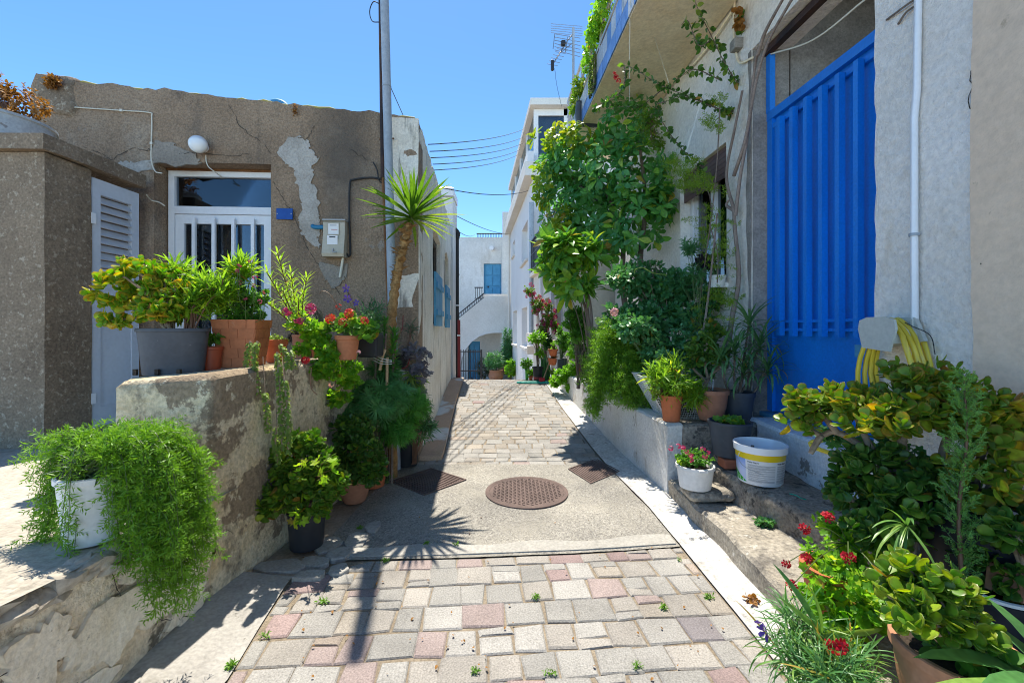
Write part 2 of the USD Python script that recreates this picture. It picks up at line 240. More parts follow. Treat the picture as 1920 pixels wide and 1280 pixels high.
m_housewhite = worn('house_whitewash', [(.3, (.82, .775, .70)), (.6, (.90, .87, .82))], 1.2, 9, 30, .14, bump=1.0, bdist=.03, bscale=17, layers=[(.55, .68, (.70, .57, .40), 2.6, (1, 1, .45), .55), (.58, .64, (.74, .72, .69), 5.5, (1, 1, .8), .4), (.66, .69, (.38, .32, .24), 9, (1, 1, .6), .7)])
m_beige = worn('beige_wall', [(.3, (.74, .58, .43)), (.7, (.80, .64, .48))], .8, 8, 25, .10, bump=.6, bdist=.02, bscale=9, layers=[(.55, .66, (.60, .44, .29), 1.4, (1, 1, .3), .45), (.66, .69, (.42, .32, .22), 7, (1, 1, .8), .6)])
m_soffit = worn('soffit_cream', [(.3, (.72, .58, .39)), (.55, (.85, .74, .55)), (.75, (.76, .60, .38))], 1.9, 9, 30, .16, bump=.7, bdist=.02, bscale=9, layers=[(.58, .68, (.46, .36, .24), 3.1, (1, 1, 1), .6)])
m_threshold = worn('threshold_white', [(.3, (.64, .63, .61)), (.6, (.80, .80, .79))], 2.5, 8, 50, .15, bump=.8, bdist=.02, bscale=24, layers=[(.55, .59, (.25, .225, .19), 4.1, (1, 1, 1), .9)])
m_reveal = worn('grey_reveal', [(.3, (.20, .185, .165)), (.7, (.33, .31, .28))], 5, 8, 60, .3, bump=.6)
m_farwhite = worn('far_white', [(.3, (.58, .555, .50)), (.65, (.74, .725, .69))], .5, 9, 12, .1, layers=[(.56, .70, (.42, .37, .30), .8, (1.5, 1.5, .4), .65)])
m_house2 = worn('pale_render', [(.3, (.66, .655, .64)), (.7, (.73, .725, .71))], .6, 7, 20, .06, layers=[(.64, .72, (.48, .45, .4), .9, (1.5, 1.5, .4), .5)])
m_house3 = worn('cream_render', [(.3, (.62, .57, .49)), (.7, (.72, .68, .61))], .8, 7, 20, .1)
m_whitepaint = plain('white_paint', (.78, .78, .78), .35)
m_alu = worn('white_aluminium', [(.3, (.68, .70, .72)), (.7, (.76, .77, .79))], 2, 5, 40, .05, rough=.4, bump=.05, spec=.5)
m_alushut = worn('grey_white_shutter', [(.3, (.48, .52, .58)), (.7, (.56, .60, .66))], 2, 6, 30, .06, rough=.45, bump=.06, spec=.4)
m_blue = worn('blue_door_paint', [(.3, (.003, .145, .56)), (.55, (.004, .185, .68)), (.8, (.006, .225, .76))], 2.2, 8, 60, .12, rough=.42, bump=.12, bdist=.004, spec=.5, stretch=(1, 1, .4), layers=[(.56, .66, (.004, .10, .40), 1.9, (1, 1, .25), .6), (.685, .70, (.30, .36, .42), 23, (1, 1, 1), .6), (.70, .715, (.16, .07, .03), 6, (1, 1, .6), .8)])
m_skyblue = worn('sky_blue_paint', [(.3, (.065, .26, .44)), (.7, (.10, .34, .54))], 3, 7, 40, .15, rough=.6, bump=.2)
m_tileblue = worn('blue_tile', [(.3, (.06, .14, .36)), (.7, (.14, .25, .50))], 9, 5, 60, .2, rough=.35, bump=.1, rand=.25)
m_tilegrey = worn('grey_tile', [(.3, (.34, .37, .40)), (.7, (.48, .50, .52))], 7, 6, 50, .2, rough=.5, bump=.2, rand=.2)
m_galv = worn('galvanised', [(.3, (.26, .30, .34)), (.7, (.36, .40, .44))], 6, 7, 40, .15, rough=.55, bump=.08, spec=.6)
m_rustpipe = worn('rusty_pipe', [(.4, (.030, .022, .024)), (.6, (.075, .04, .03)), (.75, (.18, .08, .035))], 4, 8, 60, .3, rough=.8)
m_rust = worn('rust', [(.3, (.12, .055, .025)), (.7, (.25, .12, .05))], 6, 8, 60, .3, rough=.85)
m_iron = worn('cast_iron', [(.3, (.085, .055, .047)), (.7, (.155, .105, .09))], 5, 8, 90, .3, rough=.75, bump=.3, spec=.4)
m_black = plain('black_metal', (.018, .018, .02), .5)
m_cable = plain('black_cable', (.012, .012, .013), .6)
m_whitecable = plain('cream_cable', (.60, .57, .47), .6)
m_bluecable = plain('teal_conduit', (.01, .16, .30), .45)
m_meter = worn('meter_case', [(.3, (.40, .355, .265)), (.7, (.48, .43, .335))], 4, 6, 40, .08, rough=.5, bump=.05)
m_metertop = plain('meter_lid_grey', (.33, .33, .33), .5)
m_print = plain('white_print', (.72, .70, .68), .5)
m_inkgrey = plain('grey_ink', (.30, .29, .29), .6)
m_ink = plain('dark_ink', (.04, .04, .045), .6)
m_plaque = worn('blue_plaque', [(.3, (.006, .055, .26)), (.7, (.010, .08, .34))], 9, 5, 60, .1, rough=.45, bump=.05)
m_opal = plain('opal_glass', (.74, .76, .76), .18, coat_weight=.3)
m_dark = plain('dark_interior', (.05, .048, .045), .9)
m_crack = plain('crack_dark', (.035, .028, .022), .95)
m_pane = mat('window_pane', {'f': ('fresnel', {'IOR': 1.9}), 't': ('transparent_bsdf', {'color': (.55, .58, .60)}), 'g': ('glossy_bsdf', {'roughness': .03, 'color': (.9, .95, 1.0)}), 's': ('mix_closure', {})}, [('f.fac', 's.fac'), ('t.BSDF', 's.closure1'), ('g.BSDF', 's.closure2')], 's.closure')
m_bluepane = mat('blue_tinted_pane', {'f': ('fresnel', {'IOR': 2.4}), 't': ('transparent_bsdf', {'color': (.22, .42, .60)}), 'g': ('glossy_bsdf', {'roughness': .04, 'color': (.75, .9, 1.0)}), 's': ('mix_closure', {})}, [('f.fac', 's.fac'), ('t.BSDF', 's.closure1'), ('g.BSDF', 's.closure2')], 's.closure')
m_shutbrown = worn('brown_shutter', [(.3, (.11, .065, .06)), (.7, (.17, .105, .095))], 6, 6, 40, .15, rough=.55, bump=.1)
m_brownwood = worn('brown_wood', [(.3, (.10, .055, .035)), (.7, (.2, .115, .07))], 8, 7, 60, .3, stretch=(1, 1, .15), rough=.75)
m_greywood = worn('old_grey_wood', [(.3, (.07, .058, .048)), (.7, (.15, .125, .10))], 8, 7, 60, .3, stretch=(1, 1, .15), rough=.85)
m_cane = worn('cane', [(.3, (.33, .22, .12)), (.7, (.52, .38, .22))], 12, 6, 60, .25, stretch=(1, 1, .3), rough=.75)
TERRA = [worn(f'terracotta_{i}', [(.3, tuple(.85 * A(c))), (.7, tuple(1.12 * A(c)))], 6, 7, 50, .12, rough=.75, bump=.15, layers=[(.62, .70, (.62, .47, .37), 9, (1, 1, .7), .35)]) for i, c in enumerate([(.44, .155, .068), (.46, .13, .05), (.38, .165, .095), (.42, .20, .11), (.36, .12, .065)])]
m_redpot = plain('red_brown_plastic', (.30, .055, .020), .45)
m_greypot = worn('grey_plastic_pot', [(.3, (.042, .047, .056)), (.7, (.068, .074, .086))], 7, 6, 40, .12, rough=.5, bump=.05, layers=[(.66, .72, (.3, .3, .3), 14, (1, 1, 1), .5)])
m_blackpot = worn('black_plastic_pot', [(.3, (.014, .015, .018)), (.7, (.026, .027, .031))], 7, 6, 40, .12, rough=.42, bump=.05, layers=[(.68, .72, (.2, .19, .17), 18, (1, 1, 1), .5)])
m_whitepot = worn('white_plastic_pot', [(.3, (.62, .60, .56)), (.7, (.73, .72, .69))], 3, 7, 40, .1, rough=.5, bump=.08, layers=[(.62, .70, (.42, .36, .28), 5, (1, 1, .4), .5)])
m_tin = worn('rusty_white_tin', [(.3, (.58, .55, .50)), (.6, (.68, .66, .62))], 4, 7, 40, .1, rough=.6, layers=[(.54, .58, (.24, .11, .05), 8, (1, 1, .6), .9)])
m_soil = worn('potting_soil', [(.3, (.030, .022, .016)), (.7, (.07, .05, .035))], 18, 6, 90, .5, bump=.8, bdist=.02)
m_zinc = worn('weathered_zinc_tub', [(.3, (.27, .32, .36)), (.7, (.38, .43, .46))], 4, 8, 40, .2, rough=.6, layers=[(.60, .66, (.12, .10, .09), 9, (1, 1, 1), .7)])
m_hose = mat('yellow_hose', {'g': ('geometry', {}), 'n': ('noise_texture', {'scale': 9.0, 'detail': 4.0}), 'r': ('rgb_ramp', {'ramp': [(.35, (.62, .47, .02)), (.65, (.68, .52, .06)), (.8, (.62, .50, .17))]}), 'p': ('principled_bsdf', {'roughness': .4})}, [('g.position', 'n.vector'), ('n.fac', 'r.fac'), ('r.color', 'p.base_color')])
m_tealhose = plain('teal_hose', (.01, .34, .27), .4)
m_holder = worn('grey_plastic_holder', [(.3, (.44, .47, .44)), (.7, (.54, .56, .52))], 6, 5, 40, .1, rough=.5, bump=.05)
m_bucketwhite = plain('bucket_white', (.76, .77, .79), .35)
m_bucketyellow = plain('bucket_yellow', (.72, .52, .01), .35)
m_bucketblue = mat('bucket_sky_print', {'g': ('geometry', {}), 's': ('separate_xyz', {}), 'm': ('map_range', {'from_min': .42, 'from_max': .58}), 'r': ('rgb_ramp', {'ramp': [(0, (.55, .58, .74)), (.5, (.22, .33, .66)), (1, (.04, .22, .56))]}), 'p': ('principled_bsdf', {'roughness': .35})}, [('g.position', 's.vector'), ('s.z', 'm.value'), ('m.result', 'r.fac'), ('r.color', 'p.base_color')])
m_bucketgreen = plain('bucket_green', (.02, .33, .02), .4)
m_wiremesh = plain('white_wire', (.62, .62, .60), .4)
m_redmetal = plain('red_post_paint', (.24, .02, .02), .5)
m_bark = worn('grey_brown_bark', [(.3, (.11, .08, .06)), (.7, (.23, .175, .135))], 14, 7, 80, .35, stretch=(1, 1, .35), bump=.6)
m_vinebark = worn('vine_bark', [(.3, (.17, .125, .10)), (.7, (.31, .245, .205))], 12, 7, 80, .3, stretch=(1, 1, .3), bump=.6)
m_greenstem = plain('green_stem', (.075, .12, .03), .55)
m_redstem = plain('reddish_stem', (.16, .075, .04), .6)
m_jadestem = worn('jade_stem', [(.3, (.20, .145, .10)), (.7, (.34, .255, .18))], 14, 6, 60, .25, bump=.3)
m_yuccatrunk = worn('yucca_trunk', [(.3, (.22, .115, .04)), (.7, (.42, .25, .10))], 22, 6, 60, .35, bump=.7)
m_antenna = plain('antenna_metal', (.16, .17, .18), .5, .3)
m_orange = plain('orange_plastic', (.60, .16, .01), .4)
m_redbroom = plain('red_bristle', (.42, .01, .02), .6)
m_curtain = plain('white_curtain', (.7, .7, .7), .8)
# leaves
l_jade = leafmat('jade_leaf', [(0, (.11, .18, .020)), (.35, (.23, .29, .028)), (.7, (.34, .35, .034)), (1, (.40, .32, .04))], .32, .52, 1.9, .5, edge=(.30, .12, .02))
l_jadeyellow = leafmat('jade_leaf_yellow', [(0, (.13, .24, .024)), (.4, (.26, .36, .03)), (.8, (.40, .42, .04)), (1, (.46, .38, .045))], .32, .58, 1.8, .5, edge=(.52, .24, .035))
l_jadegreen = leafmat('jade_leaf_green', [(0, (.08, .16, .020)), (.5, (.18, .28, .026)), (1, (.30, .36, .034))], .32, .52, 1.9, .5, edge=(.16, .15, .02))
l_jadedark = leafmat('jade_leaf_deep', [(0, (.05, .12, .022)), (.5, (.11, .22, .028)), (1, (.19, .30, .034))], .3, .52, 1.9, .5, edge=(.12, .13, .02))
l_fern = leafmat('asparagus_fern', [(0, (.085, .18, .013)), (.5, (.16, .27, .018)), (1, (.29, .37, .03))], .5, .35)
l_feather = leafmat('feathery_leaf', [(0, (.05, .16, .025)), (.5, (.10, .26, .028)), (1, (.17, .34, .035))], .5, .35)
l_bluefeather = leafmat('blue_green_leaf', [(0, (.05, .15, .045)), (.5, (.10, .24, .065)), (1, (.17, .32, .085))], .5, .3)
l_lav = leafmat('grey_green_leaf', [(0, (.075, .12, .075)), (1, (.14, .20, .12))], .6, .25)
l_lime = leafmat('lime_strap', [(0, (.09, .18, .016)), (.5, (.19, .30, .02)), (1, (.32, .40, .035))], .42, .55)
l_strap = leafmat('strap_leaf', [(0, (.045, .12, .035)), (.5, (.09, .19, .042)), (1, (.18, .28, .06))], .38, .3)
l_darkstrap = leafmat('dark_strap_leaf', [(0, (.04, .11, .045)), (.5, (.075, .175, .06)), (1, (.13, .25, .08))], .35, .25)
l_ivy = leafmat('ivy_geranium', [(0, (.08, .19, .014)), (.5, (.18, .31, .018)), (1, (.31, .39, .03))], .42, .52)
l_geran = leafmat('geranium_leaf', [(0, (.05, .14, .016)), (.5, (.10, .22, .02)), (1, (.19, .30, .028))], .45, .35)
l_schef = leafmat('umbrella_leaf', [(0, (.05, .16, .045)), (.5, (.10, .28, .055)), (.85, (.19, .37, .05)), (1, (.32, .42, .04))], .33, .4, 1.7, .5)
l_scheflime = leafmat('umbrella_leaf_young', [(0, (.10, .17, .014)), (1, (.26, .28, .02))], .35, .4)
l_rubber = leafmat('loquat_leaf', [(0, (.05, .15, .022)), (.5, (.12, .26, .028)), (1, (.26, .38, .03))], .32, .3, 1.8, .5)
l_bush = leafmat('dark_bush_leaf', [(0, (.04, .13, .045)), (.5, (.08, .22, .06)), (1, (.15, .30, .08))], .36, .3)
l_poin = leafmat('bush_leaf', [(0, (.045, .14, .05)), (.5, (.09, .23, .065)), (1, (.18, .33, .10))], .3, .25, 1.6, .6)
l_vine = leafmat('vine_leaf', [(0, (.028, .08, .016)), (.6, (.06, .15, .022)), (1, (.15, .23, .03))], .38, .35)
l_boug = leafmat('bougainvillea_leaf', [(0, (.06, .12, .012)), (1, (.20, .25, .03))], .45, .4)
l_cyp = leafmat('cypress_leaf', [(0, (.18, .38, .09)), (1, (.36, .55, .16))], .5, .3)
l_purple = leafmat('grey_purple_leaf', [(0, (.16, .155, .20)), (1, (.28, .27, .31))], .5, .2)
l_sedum = leafmat('trailing_stonecrop', [(0, (.22, .33, .07)), (1, (.42, .50, .14))], .5, .3)
l_yucca = leafmat('yucca_leaf', [(0, (0.060, 0.156, 0.014)), (.5, (0.120, 0.240, 0.019)), (1, (0.240, 0.336, 0.030))], .35, .4)
l_dry = leafmat('dry_leaf', [(0, (.30, .14, .03)), (1, (.50, .27, .07))], .7, .3, 1.2)
l_brownsucc = leafmat('purple_brown_succulent', [(0, (.075, .045, .035)), (1, (.14, .085, .055))], .5, .2)
l_weed = leafmat('weed', [(0, (.08, .17, .02)), (1, (.19, .28, .03))], .5, .35)
f_red = leafmat('red_petal', [(0, (.42, .006, .02)), (1, (.55, .012, .05))], .5, .3, 1.1)
f_coral = leafmat('coral_petal', [(0, (.60, .055, .05)), (1, (.72, .12, .10))], .5, .3, 1.1)
f_pink = leafmat('pink_petal', [(0, (.50, .035, .16)), (1, (.68, .16, .34))], .5, .3, 1.1)
f_purple = leafmat('violet_petal', [(0, (.11, .06, .42)), (1, (.18, .11, .55))], .5, .3, 1.1)
f_palepink = leafmat('pale_pink_petal', [(0, (.62, .34, .40)), (1, (.72, .48, .54))], .5, .3, 1.1)

# ------------------------------------------------------------------ leaf shapes: base at the origin, unit length along y, face up z
def T_strip(w=.08, droop=.8, n=6, fold=.25, prof=None):
    t = np.linspace(0, 1, n + 1); a = droop * t**1.3; ds = 1 / n
    y = np.concatenate([[0], np.cumsum(np.cos((a[1:] + a[:-1]) / 2) * ds)]); z = -np.concatenate([[0], np.cumsum(np.sin((a[1:] + a[:-1]) / 2) * ds)])
    wd = w * (np.interp(t, *prof) if prof else np.interp(t, [0, .15, .5, .85, 1], [.55, .9, 1, .6, .03]))
    v = np.vstack([np.stack([-wd, y, z + fold * wd], 1), np.stack([0 * wd, y, z], 1), np.stack([wd, y, z + fold * wd], 1)]); k = n + 1; i = np.arange(n); f = []
    for c in (0, 1):
        o, p = c * k, (c + 1) * k; f += [np.stack([o + i, p + i, p + i + 1], 1), np.stack([o + i, p + i + 1, o + i + 1], 1)]
    return v, np.vstack(f)
OV = ([0, .06, .25, .5, .75, .92, 1], [.06, .45, .9, 1, .72, .3, .02])
OBOV = ([0, .1, .3, .6, .85, 1], [.12, .3, .62, 1, .8, .08])
def T_leaf(w=.3, droop=.35, prof=OV, n=5, fold=.2, stalk=0.):
    v, f = T_strip(w, droop, n, fold, prof)
    if stalk: v = v * (1 - stalk) + A([0, stalk, 0]); v = np.vstack([v, [[-.012, 0, 0], [.012, 0, 0], [0, stalk, 0]]]); f = np.vstack([f, [[len(v) - 3, len(v) - 2, len(v) - 1]]])
    return v, f
def T_jade():
    ys = A([.0, .14, .40, .68, .90, 1.0]); wd = A([.06, .13, .33, .42, .29, .0]); th = A([.04, .045, .05, .05, .04, .0]); n = 8; a = np.arange(n) / n * 2 * np.pi
    v = np.stack([wd[:, None] * np.cos(a), np.repeat(ys[:, None], n, 1), th[:, None] * np.sin(a) + (.16 * ys**2)[:, None]], -1).reshape(-1, 3); k = len(ys)
    i, j = np.meshgrid(np.arange(k - 1), np.arange(n), indexing='ij'); i, j = i.ravel(), j.ravel(); j2 = (j + 1) % n
    f = np.vstack([np.stack([i * n + j, (i + 1) * n + j2, i * n + j2], 1), np.stack([i * n + j, (i + 1) * n + j, (i + 1) * n + j2], 1)])
    e = (np.abs(np.cos(a))[None] > .9) * np.clip((ys[:, None] - .25) * 2, 0, 1); e = np.maximum(e, (ys[:, None] > .88) * 1.0 + 0 * a); return v, f, e.ravel()
def T_lobed(lobes=5, depth=.18, cup=.22):
    n = lobes * 5; a = np.linspace(-np.pi * .90, np.pi * .90, n); r = .5 * (1 - depth * (.5 - .5 * np.cos(lobes * (a + np.pi * .9) / (np.pi * 1.8) * 2 * np.pi + np.pi))) 
    v = np.vstack([[[0, .38, -.06]], np.stack([r * np.sin(a), .45 + r * np.cos(a), cup * r**2 * 2 + .03 * np.cos(a * lobes)], 1), [[-.012, 0, -.12], [.012, 0, -.12]]]); i = np.arange(1, n)
    return v, np.vstack([np.stack([0 * i, i + 1, i], 1), [[n + 1, n + 2, 0]]])
def T_whorl(T, k, tilt, spread=2 * np.pi, rise=0.):
    """k copies of a leaf round the y axis, each leaning tilt from it"""
    vs, fs, m = [], [], 0
    for i in range(k):
        v, f = T[:2]; v = v @ Rx(-tilt).T; 
        v = v @ Ry(i / k * spread + .3 * math.sin(7 * i)).T; v = v + A([0, rise * i / k, 0]); vs.append(v); fs.append(f + m); m += len(v)
    return np.vstack(vs), np.vstack(fs)
def T_needles(k, L=.35, w=.018, seed=0, tilt=.9):
    """a twig of unit length carrying k needles"""
    r = np.random.default_rng(seed); vs, fs = [], []
    for i in range(k):
        y = .05 + .95 * i / k; a = i * 2.4 + r.normal(0, .3); t = tilt + r.normal(0, .2); l = L * (1.1 - .6 * i / k) * r.uniform(.7, 1.2)
        d = A([math.cos(a) * math.sin(t), math.cos(t), math.sin(a) * math.sin(t)]); s = nrm(np.cross(d, r.normal(size=3))) * w; b = A([0, y, 0]); o = 4 * i
        vs += [b - s * .5, b + d * l * .5 - s, b + d * l, b + d * l * .5 + s]; fs += [[o, o + 1, o + 2], [o, o + 2, o + 3]]
    n = len(vs); vs += [A([-.012, 0, 0]), A([.012, 0, 0]), A([0, 1, 0])]; fs += [[n, n + 1, n + 2]]
    return A(vs), A(fs)
def T_flower(k=5, cup=.25):
    n = 4; vs, fs = [], []
    for i in range(k):
        a = i / k * 2 * np.pi; c, s = math.cos(a), math.sin(a); o = len(vs)
        for x, y in ((0, .08), (-.32, .6), (-.2, .98), (.2, .98), (.32, .6)): vs.append((c * x - s * y, cup * y * y + .12 * (abs(x) > .1), s * x + c * y))
        fs += [[o, o + 1, o + 2], [o, o + 2, o + 3], [o, o + 3, o + 4]]
    return A(vs)[:, [0, 1, 2]], A(fs)
def T_head(k=14, seed=0, T=None, size=.45):
    """ball-shaped flower head of unit radius"""
    r = np.random.default_rng(seed); d = nrm(r.normal(size=(k, 3)) + A([0, .5, 0])); return join(*place(T or T_flower(), d * .7, d, r.normal(size=(k, 3)), np.full(k, size)))
def place(T, pos, d, up, s):
    tv, tf = T[:2]; y = nrm(d); x = nrm(np.cross(y, up)); z = np.cross(x, y); s = np.asarray(s, float); s = s[:, None] * np.ones(3) if s.ndim == 1 else s
    return pos[:, None] + (tv[None, :, :1] * s[:, None, :1]) * x[:, None] + (tv[None, :, 1:2] * s[:, None, 1:2]) * y[:, None] + (tv[None, :, 2:] * s[:, None, 2:]) * z[:, None], tf
def join(V, tf):
    n, k = V.shape[:2]; return V.reshape(-1, 3), (tf[None] + (np.arange(n) * k)[:, None, None]).reshape(-1, 3)
def leafset(t, Ts, pos, d, up, s, m, indiv=0, name='leaf', rest='foliage', minpx=9, smooth=True):
    """the largest leaves in the picture become parts of their own, the rest one stuff mesh"""
    if not len(pos): return
    Ts = Ts if isinstance(Ts, list) else [Ts]; L = s if s.ndim == 1 else s[:, 1]; c = pos + nrm(d) * L[:, None] * .5
    px, py = proj(c); size = L * FPX / np.maximum(c[:, 1], .2); ok = (px > -10) & (px < 1930) & (py > -10) & (py < 1290) & (c[:, 1] > .3) & (size >= minpx)
    order = np.argsort(-np.where(ok, size, 0))[:indiv]; single = set(order[ok[order]].tolist()) if indiv else set()
    vs, fs, es, n = [], [], [], 0
    kind = np.random.default_rng(len(pos)).integers(0, len(Ts), len(pos))
    for k, T in enumerate(Ts):
        idx = np.nonzero(kind == k)[0]
        if not len(idx): continue
        V, tf = place(T, pos[idx], d[idx], up[idx], s[idx]); e = T[2] if len(T) > 2 else None
        keep = A([i not in single for i in idx])
        for q, i in enumerate(idx):
            if not keep[q]: add(t, name, (V[q], tf), m, True if smooth else smooth, edge=e, tone=(i * .61803) % 1)
        if keep.any():
            v, f = join(V[keep], tf); vs.append(v); fs.append(f + n); n += len(v); es.append(np.tile(e, keep.sum()) if e is not None else np.zeros(0))
    if vs: add(t, rest, (np.vstack(vs), np.vstack(fs)), m, smooth, kind='stuff', edge=np.concatenate(es) if len(es[0]) else None)
def sample(blobs, n, r, shell=.55):
    w = A([b[1][0] * b[1][1] * b[1][2] for b in blobs])**.67; w = w / w.sum(); k = r.choice(len(blobs), n, p=w); u = nrm(r.normal(size=(n, 3))); rad = shell + (1 - shell) * r.random((n, 1))**.6
    C, R = A([b[0] for b in blobs]), A([b[1] for b in blobs]); return C[k] + u * rad * R[k], u
def bush(t, base, blobs, tips, lpt, Ts, size, m, stem=None, indiv=0, seed=0, back=.08, upb=.4, a0=.5, a1=1.3, stem_n=18, stem_r=.006, shell=.5, jit=.3, name='leaf', szj=.3, droop=0., sag=.0):
    """twigs in ellipsoids, each with lpt leaves set in a spiral; stems run to some of the twigs"""
    r = np.random.default_rng(seed); tip, u = sample(blobs, tips, r, shell)
    td = nrm(u + A([0, 0, upb]) + r.normal(0, jit, u.shape)); j = np.tile(np.arange(lpt), tips); q = (j + .5) / lpt; T = np.repeat(tip, lpt, 0); D = np.repeat(td, lpt, 0)
    pos = T - D * (back * (1 - q))[:, None]; az = j * 2.4 + np.repeat(r.uniform(0, 6.3, tips), lpt); e1 = nrm(np.cross(D, r.normal(size=3))); e2 = np.cross(D, e1); rad = np.cos(az)[:, None] * e1 + np.sin(az)[:, None] * e2
    al = (a1 + (a0 - a1) * q + r.normal(0, .15, len(q)))[:, None]; d = nrm(D * np.cos(al) + rad * np.sin(al) - A([0, 0, droop])); s = size * (1 + szj * r.uniform(-1, 1, len(q))) * (1.05 - .35 * q)
    leafset(t, Ts, pos, d, D + .4 * UP, s, m, indiv, name)
    if stem and stem_n:
        ms = []
        for i in range(min(stem_n, tips)):
            b = A(base) + r.normal(0, .012, 3) * [1, 1, 0]; e = tip[i]; mid = b * .5 + e * .5 + A([0, 0, .12 * np.linalg.norm(e - b)]) - .25 * (e - b) * [1, 1, 0] * r.random(); p = bez([b, mid, e - td[i] * back * .5, e], 6)
            ms.append(tube(p, np.linspace(stem_r, stem_r * .4, len(p)), 5))
        add(t, 'stem', merge(ms), stem, True)
    return tip
def flowers(t, pts, T, size, m, name='flower', seed=0, up=.6, face=(0, -1, .3)):
    r = np.random.default_rng(seed); pts = np.asarray(pts, float)
    for p in pts:
        d = nrm(A(face) + r.normal(0, .35, 3)); v, f = join(*place(T, p[None], d[None], r.normal(size=(1, 3)), A([size * r.uniform(.8, 1.2)]))); add(t, name, (v, f), m, True)
def pot(t, c, r1, r0, h, m, rim=.012, rimh=.03, sx=1., sy=1., n=36, soil=True, name='pot', rz=0., belly=0.):
    c = A(c, float); wall = max(.006, r1 * .05)
    mid = [(r0 + (r1 - r0) * q + belly * math.sin(math.pi * q), (h - rimh) * q) for q in np.linspace(0, 1, 8)]
    prof = [(0, .004), (r0 * .9, .004), (r0 * .97, 0), *mid, (r1 + rim, h - rimh + .002), (r1 + rim, h - .004), (r1 + rim - .004, h), (r1 - wall + .003, h), (r1 - wall, h - .006), (r0 * .9 - wall, h * .4), (0, h * .4)]
    add(t, name, lathe(prof, c, n, sx, sy, rz), m, 40)
    if soil: 
        rs = r1 - wall - .004; k = 16; add(t, 'soil', lathe([(rs * .98, h - .035), (rs * .7, h - .022), (rs * .35, h - .02), (0.0001, h - .017)], c, 24, sx, sy, rz), m_soil, True)
# ================================================================== GROUND
ys = np.concatenate([np.linspace(-60, -4, 8), np.arange(-3.5, 12, .25), np.linspace(12, 24, 25), np.linspace(27, 400, 12)])
solo('ground', sheet(lambda y: (-300., 300.), ys, 31, -.06), m_earth, 'bare earth under the village street', 'ground', kind='structure')
def inset(poly, d):
    q = poly.buffer(-d, join_style=2)
    return max(q.geoms, key=lambda g: g.area) if hasattr(q, 'geoms') and len(q.geoms) else q
def paver_mesh(poly, z, h, tilt, r):
    """one paving block: flat top, worn bevel, sides down into the joint"""
    p1 = poly; p2 = inset(poly, .009)
    if p2.is_empty or p2.geom_type != 'Polygon' or p1.area < .002: return None
    a = A(p1.exterior.coords)[:-1]; k = len(a); c = a.mean(0); b = c + (a - c) * (1 - .013 / max(np.sqrt(p1.area), .05)); b = b + r.normal(0, .0012, b.shape)
    def zz(q): return z(q[:, 1]) + (q - c) @ tilt
    v = np.vstack([np.column_stack([a, zz(a) - .045]), np.column_stack([a, zz(a) + h - .006]), np.column_stack([b, zz(b) + h]), [[c[0], c[1], float(z(c[1])) + h + .0012]]])
    i = np.arange(k); j = (i + 1) % k
    f = np.vstack([np.stack([o + i, o + j, o + k + j], 1) for o in (0, k)] + [np.stack([o + i, o + k + j, o + k + i], 1) for o in (0, k)] + [np.stack([2 * k + i, 2 * k + j, np.full(k, 3 * k)], 1)])
    return v, f
def lay(root, cells, region, seed, limit, weights):
    r = np.random.default_rng(seed); out = []
    for poly in cells:
        q = poly.intersection(region)
        if q.is_empty or q.geom_type != 'Polygon' or q.area < .0035: continue
        q = q.simplify(.004).buffer(.011).buffer(-.0145, join_style=1, quad_segs=1) if q.area > .008 else q.buffer(-.004)
        if q.is_empty or q.geom_type != 'Polygon': continue
        q = Polygon(A(q.exterior.coords)).simplify(.0035)
        m = paver_mesh(q, gz, r.normal(0, .0012), r.normal(0, .0045, 2), r)
        if m: out.append((q.centroid.y, m, PAV[r.choice(len(PAV), p=weights)]))
    out.sort(key=lambda o: o[0] if o[0] > 1.5 else 99); rest = {}
    for i, (y, m, mt) in enumerate(out):
        if i < limit: add(root, 'paver', m, mt, 25, tone=(i * .61803) % 1)
        else: rest.setdefault(mt.GetPath(), []).append(m)
    for k, ms in rest.items(): add(root, 'far_pavers', merge(ms), k, 25, kind='stuff')
def quad(r, x0, x1, y0, y1, rotfun, jit=.006):
    p = A([(x0, y0), (x1, y0), (x1, y1), (x0, y1)]) + r.normal(0, jit, (4, 2)); return Polygon(rotfun(p))
def border(y0, y1, n=24, lo=xl, hi=xr):
    q = np.linspace(y0, y1, n); return Polygon([(lo(y), y) for y in q] + [(hi(y), y) for y in q[::-1]])
# near paving: courses of mixed sizes, turned a few degrees
r = np.random.default_rng(3); near = thing('paving', 'grey, beige and pink concrete block paving in the foreground of the lane', 'paving', kind='structure')
ang = math.radians(4.5); R2 = A([[math.cos(ang), -math.sin(ang)], [math.sin(ang), math.cos(ang)]]); rot = lambda p: p @ R2.T
cells, y = [], .85
while y < 2.95:
    h = r.choice([.145, .17, .17, .19]); x = -1.5 + r.uniform(-.1, .1)
    while x < 1.5:
        w = r.choice([.145, .20, .125, .17]) if h < .16 else r.choice([.145, .13, .16, .20])
        if h > .16 and w < .18 and r.random() < .38:
            c = h * r.choice([.36, .64]); cells += [quad(r, x, x + w, y, y + c, rot), quad(r, x, x + w, y + c, y + h, rot)]
        else: cells.append(quad(r, x, x + w, y, y + h, rot))
        x += w
    y += h
front = Polygon([(xl(y), y) for y in np.linspace(.9, 2.36, 12)] + [(-.85, 2.57), (-.2, 2.60), (.5, 2.66), (1.085, 2.73)] + [(xr(y), y) for y in np.linspace(2.7, .9, 12)])
lay(near, cells, front, 5, 290, [.27, .24, .10, .19, .10, .06, .03, .01])
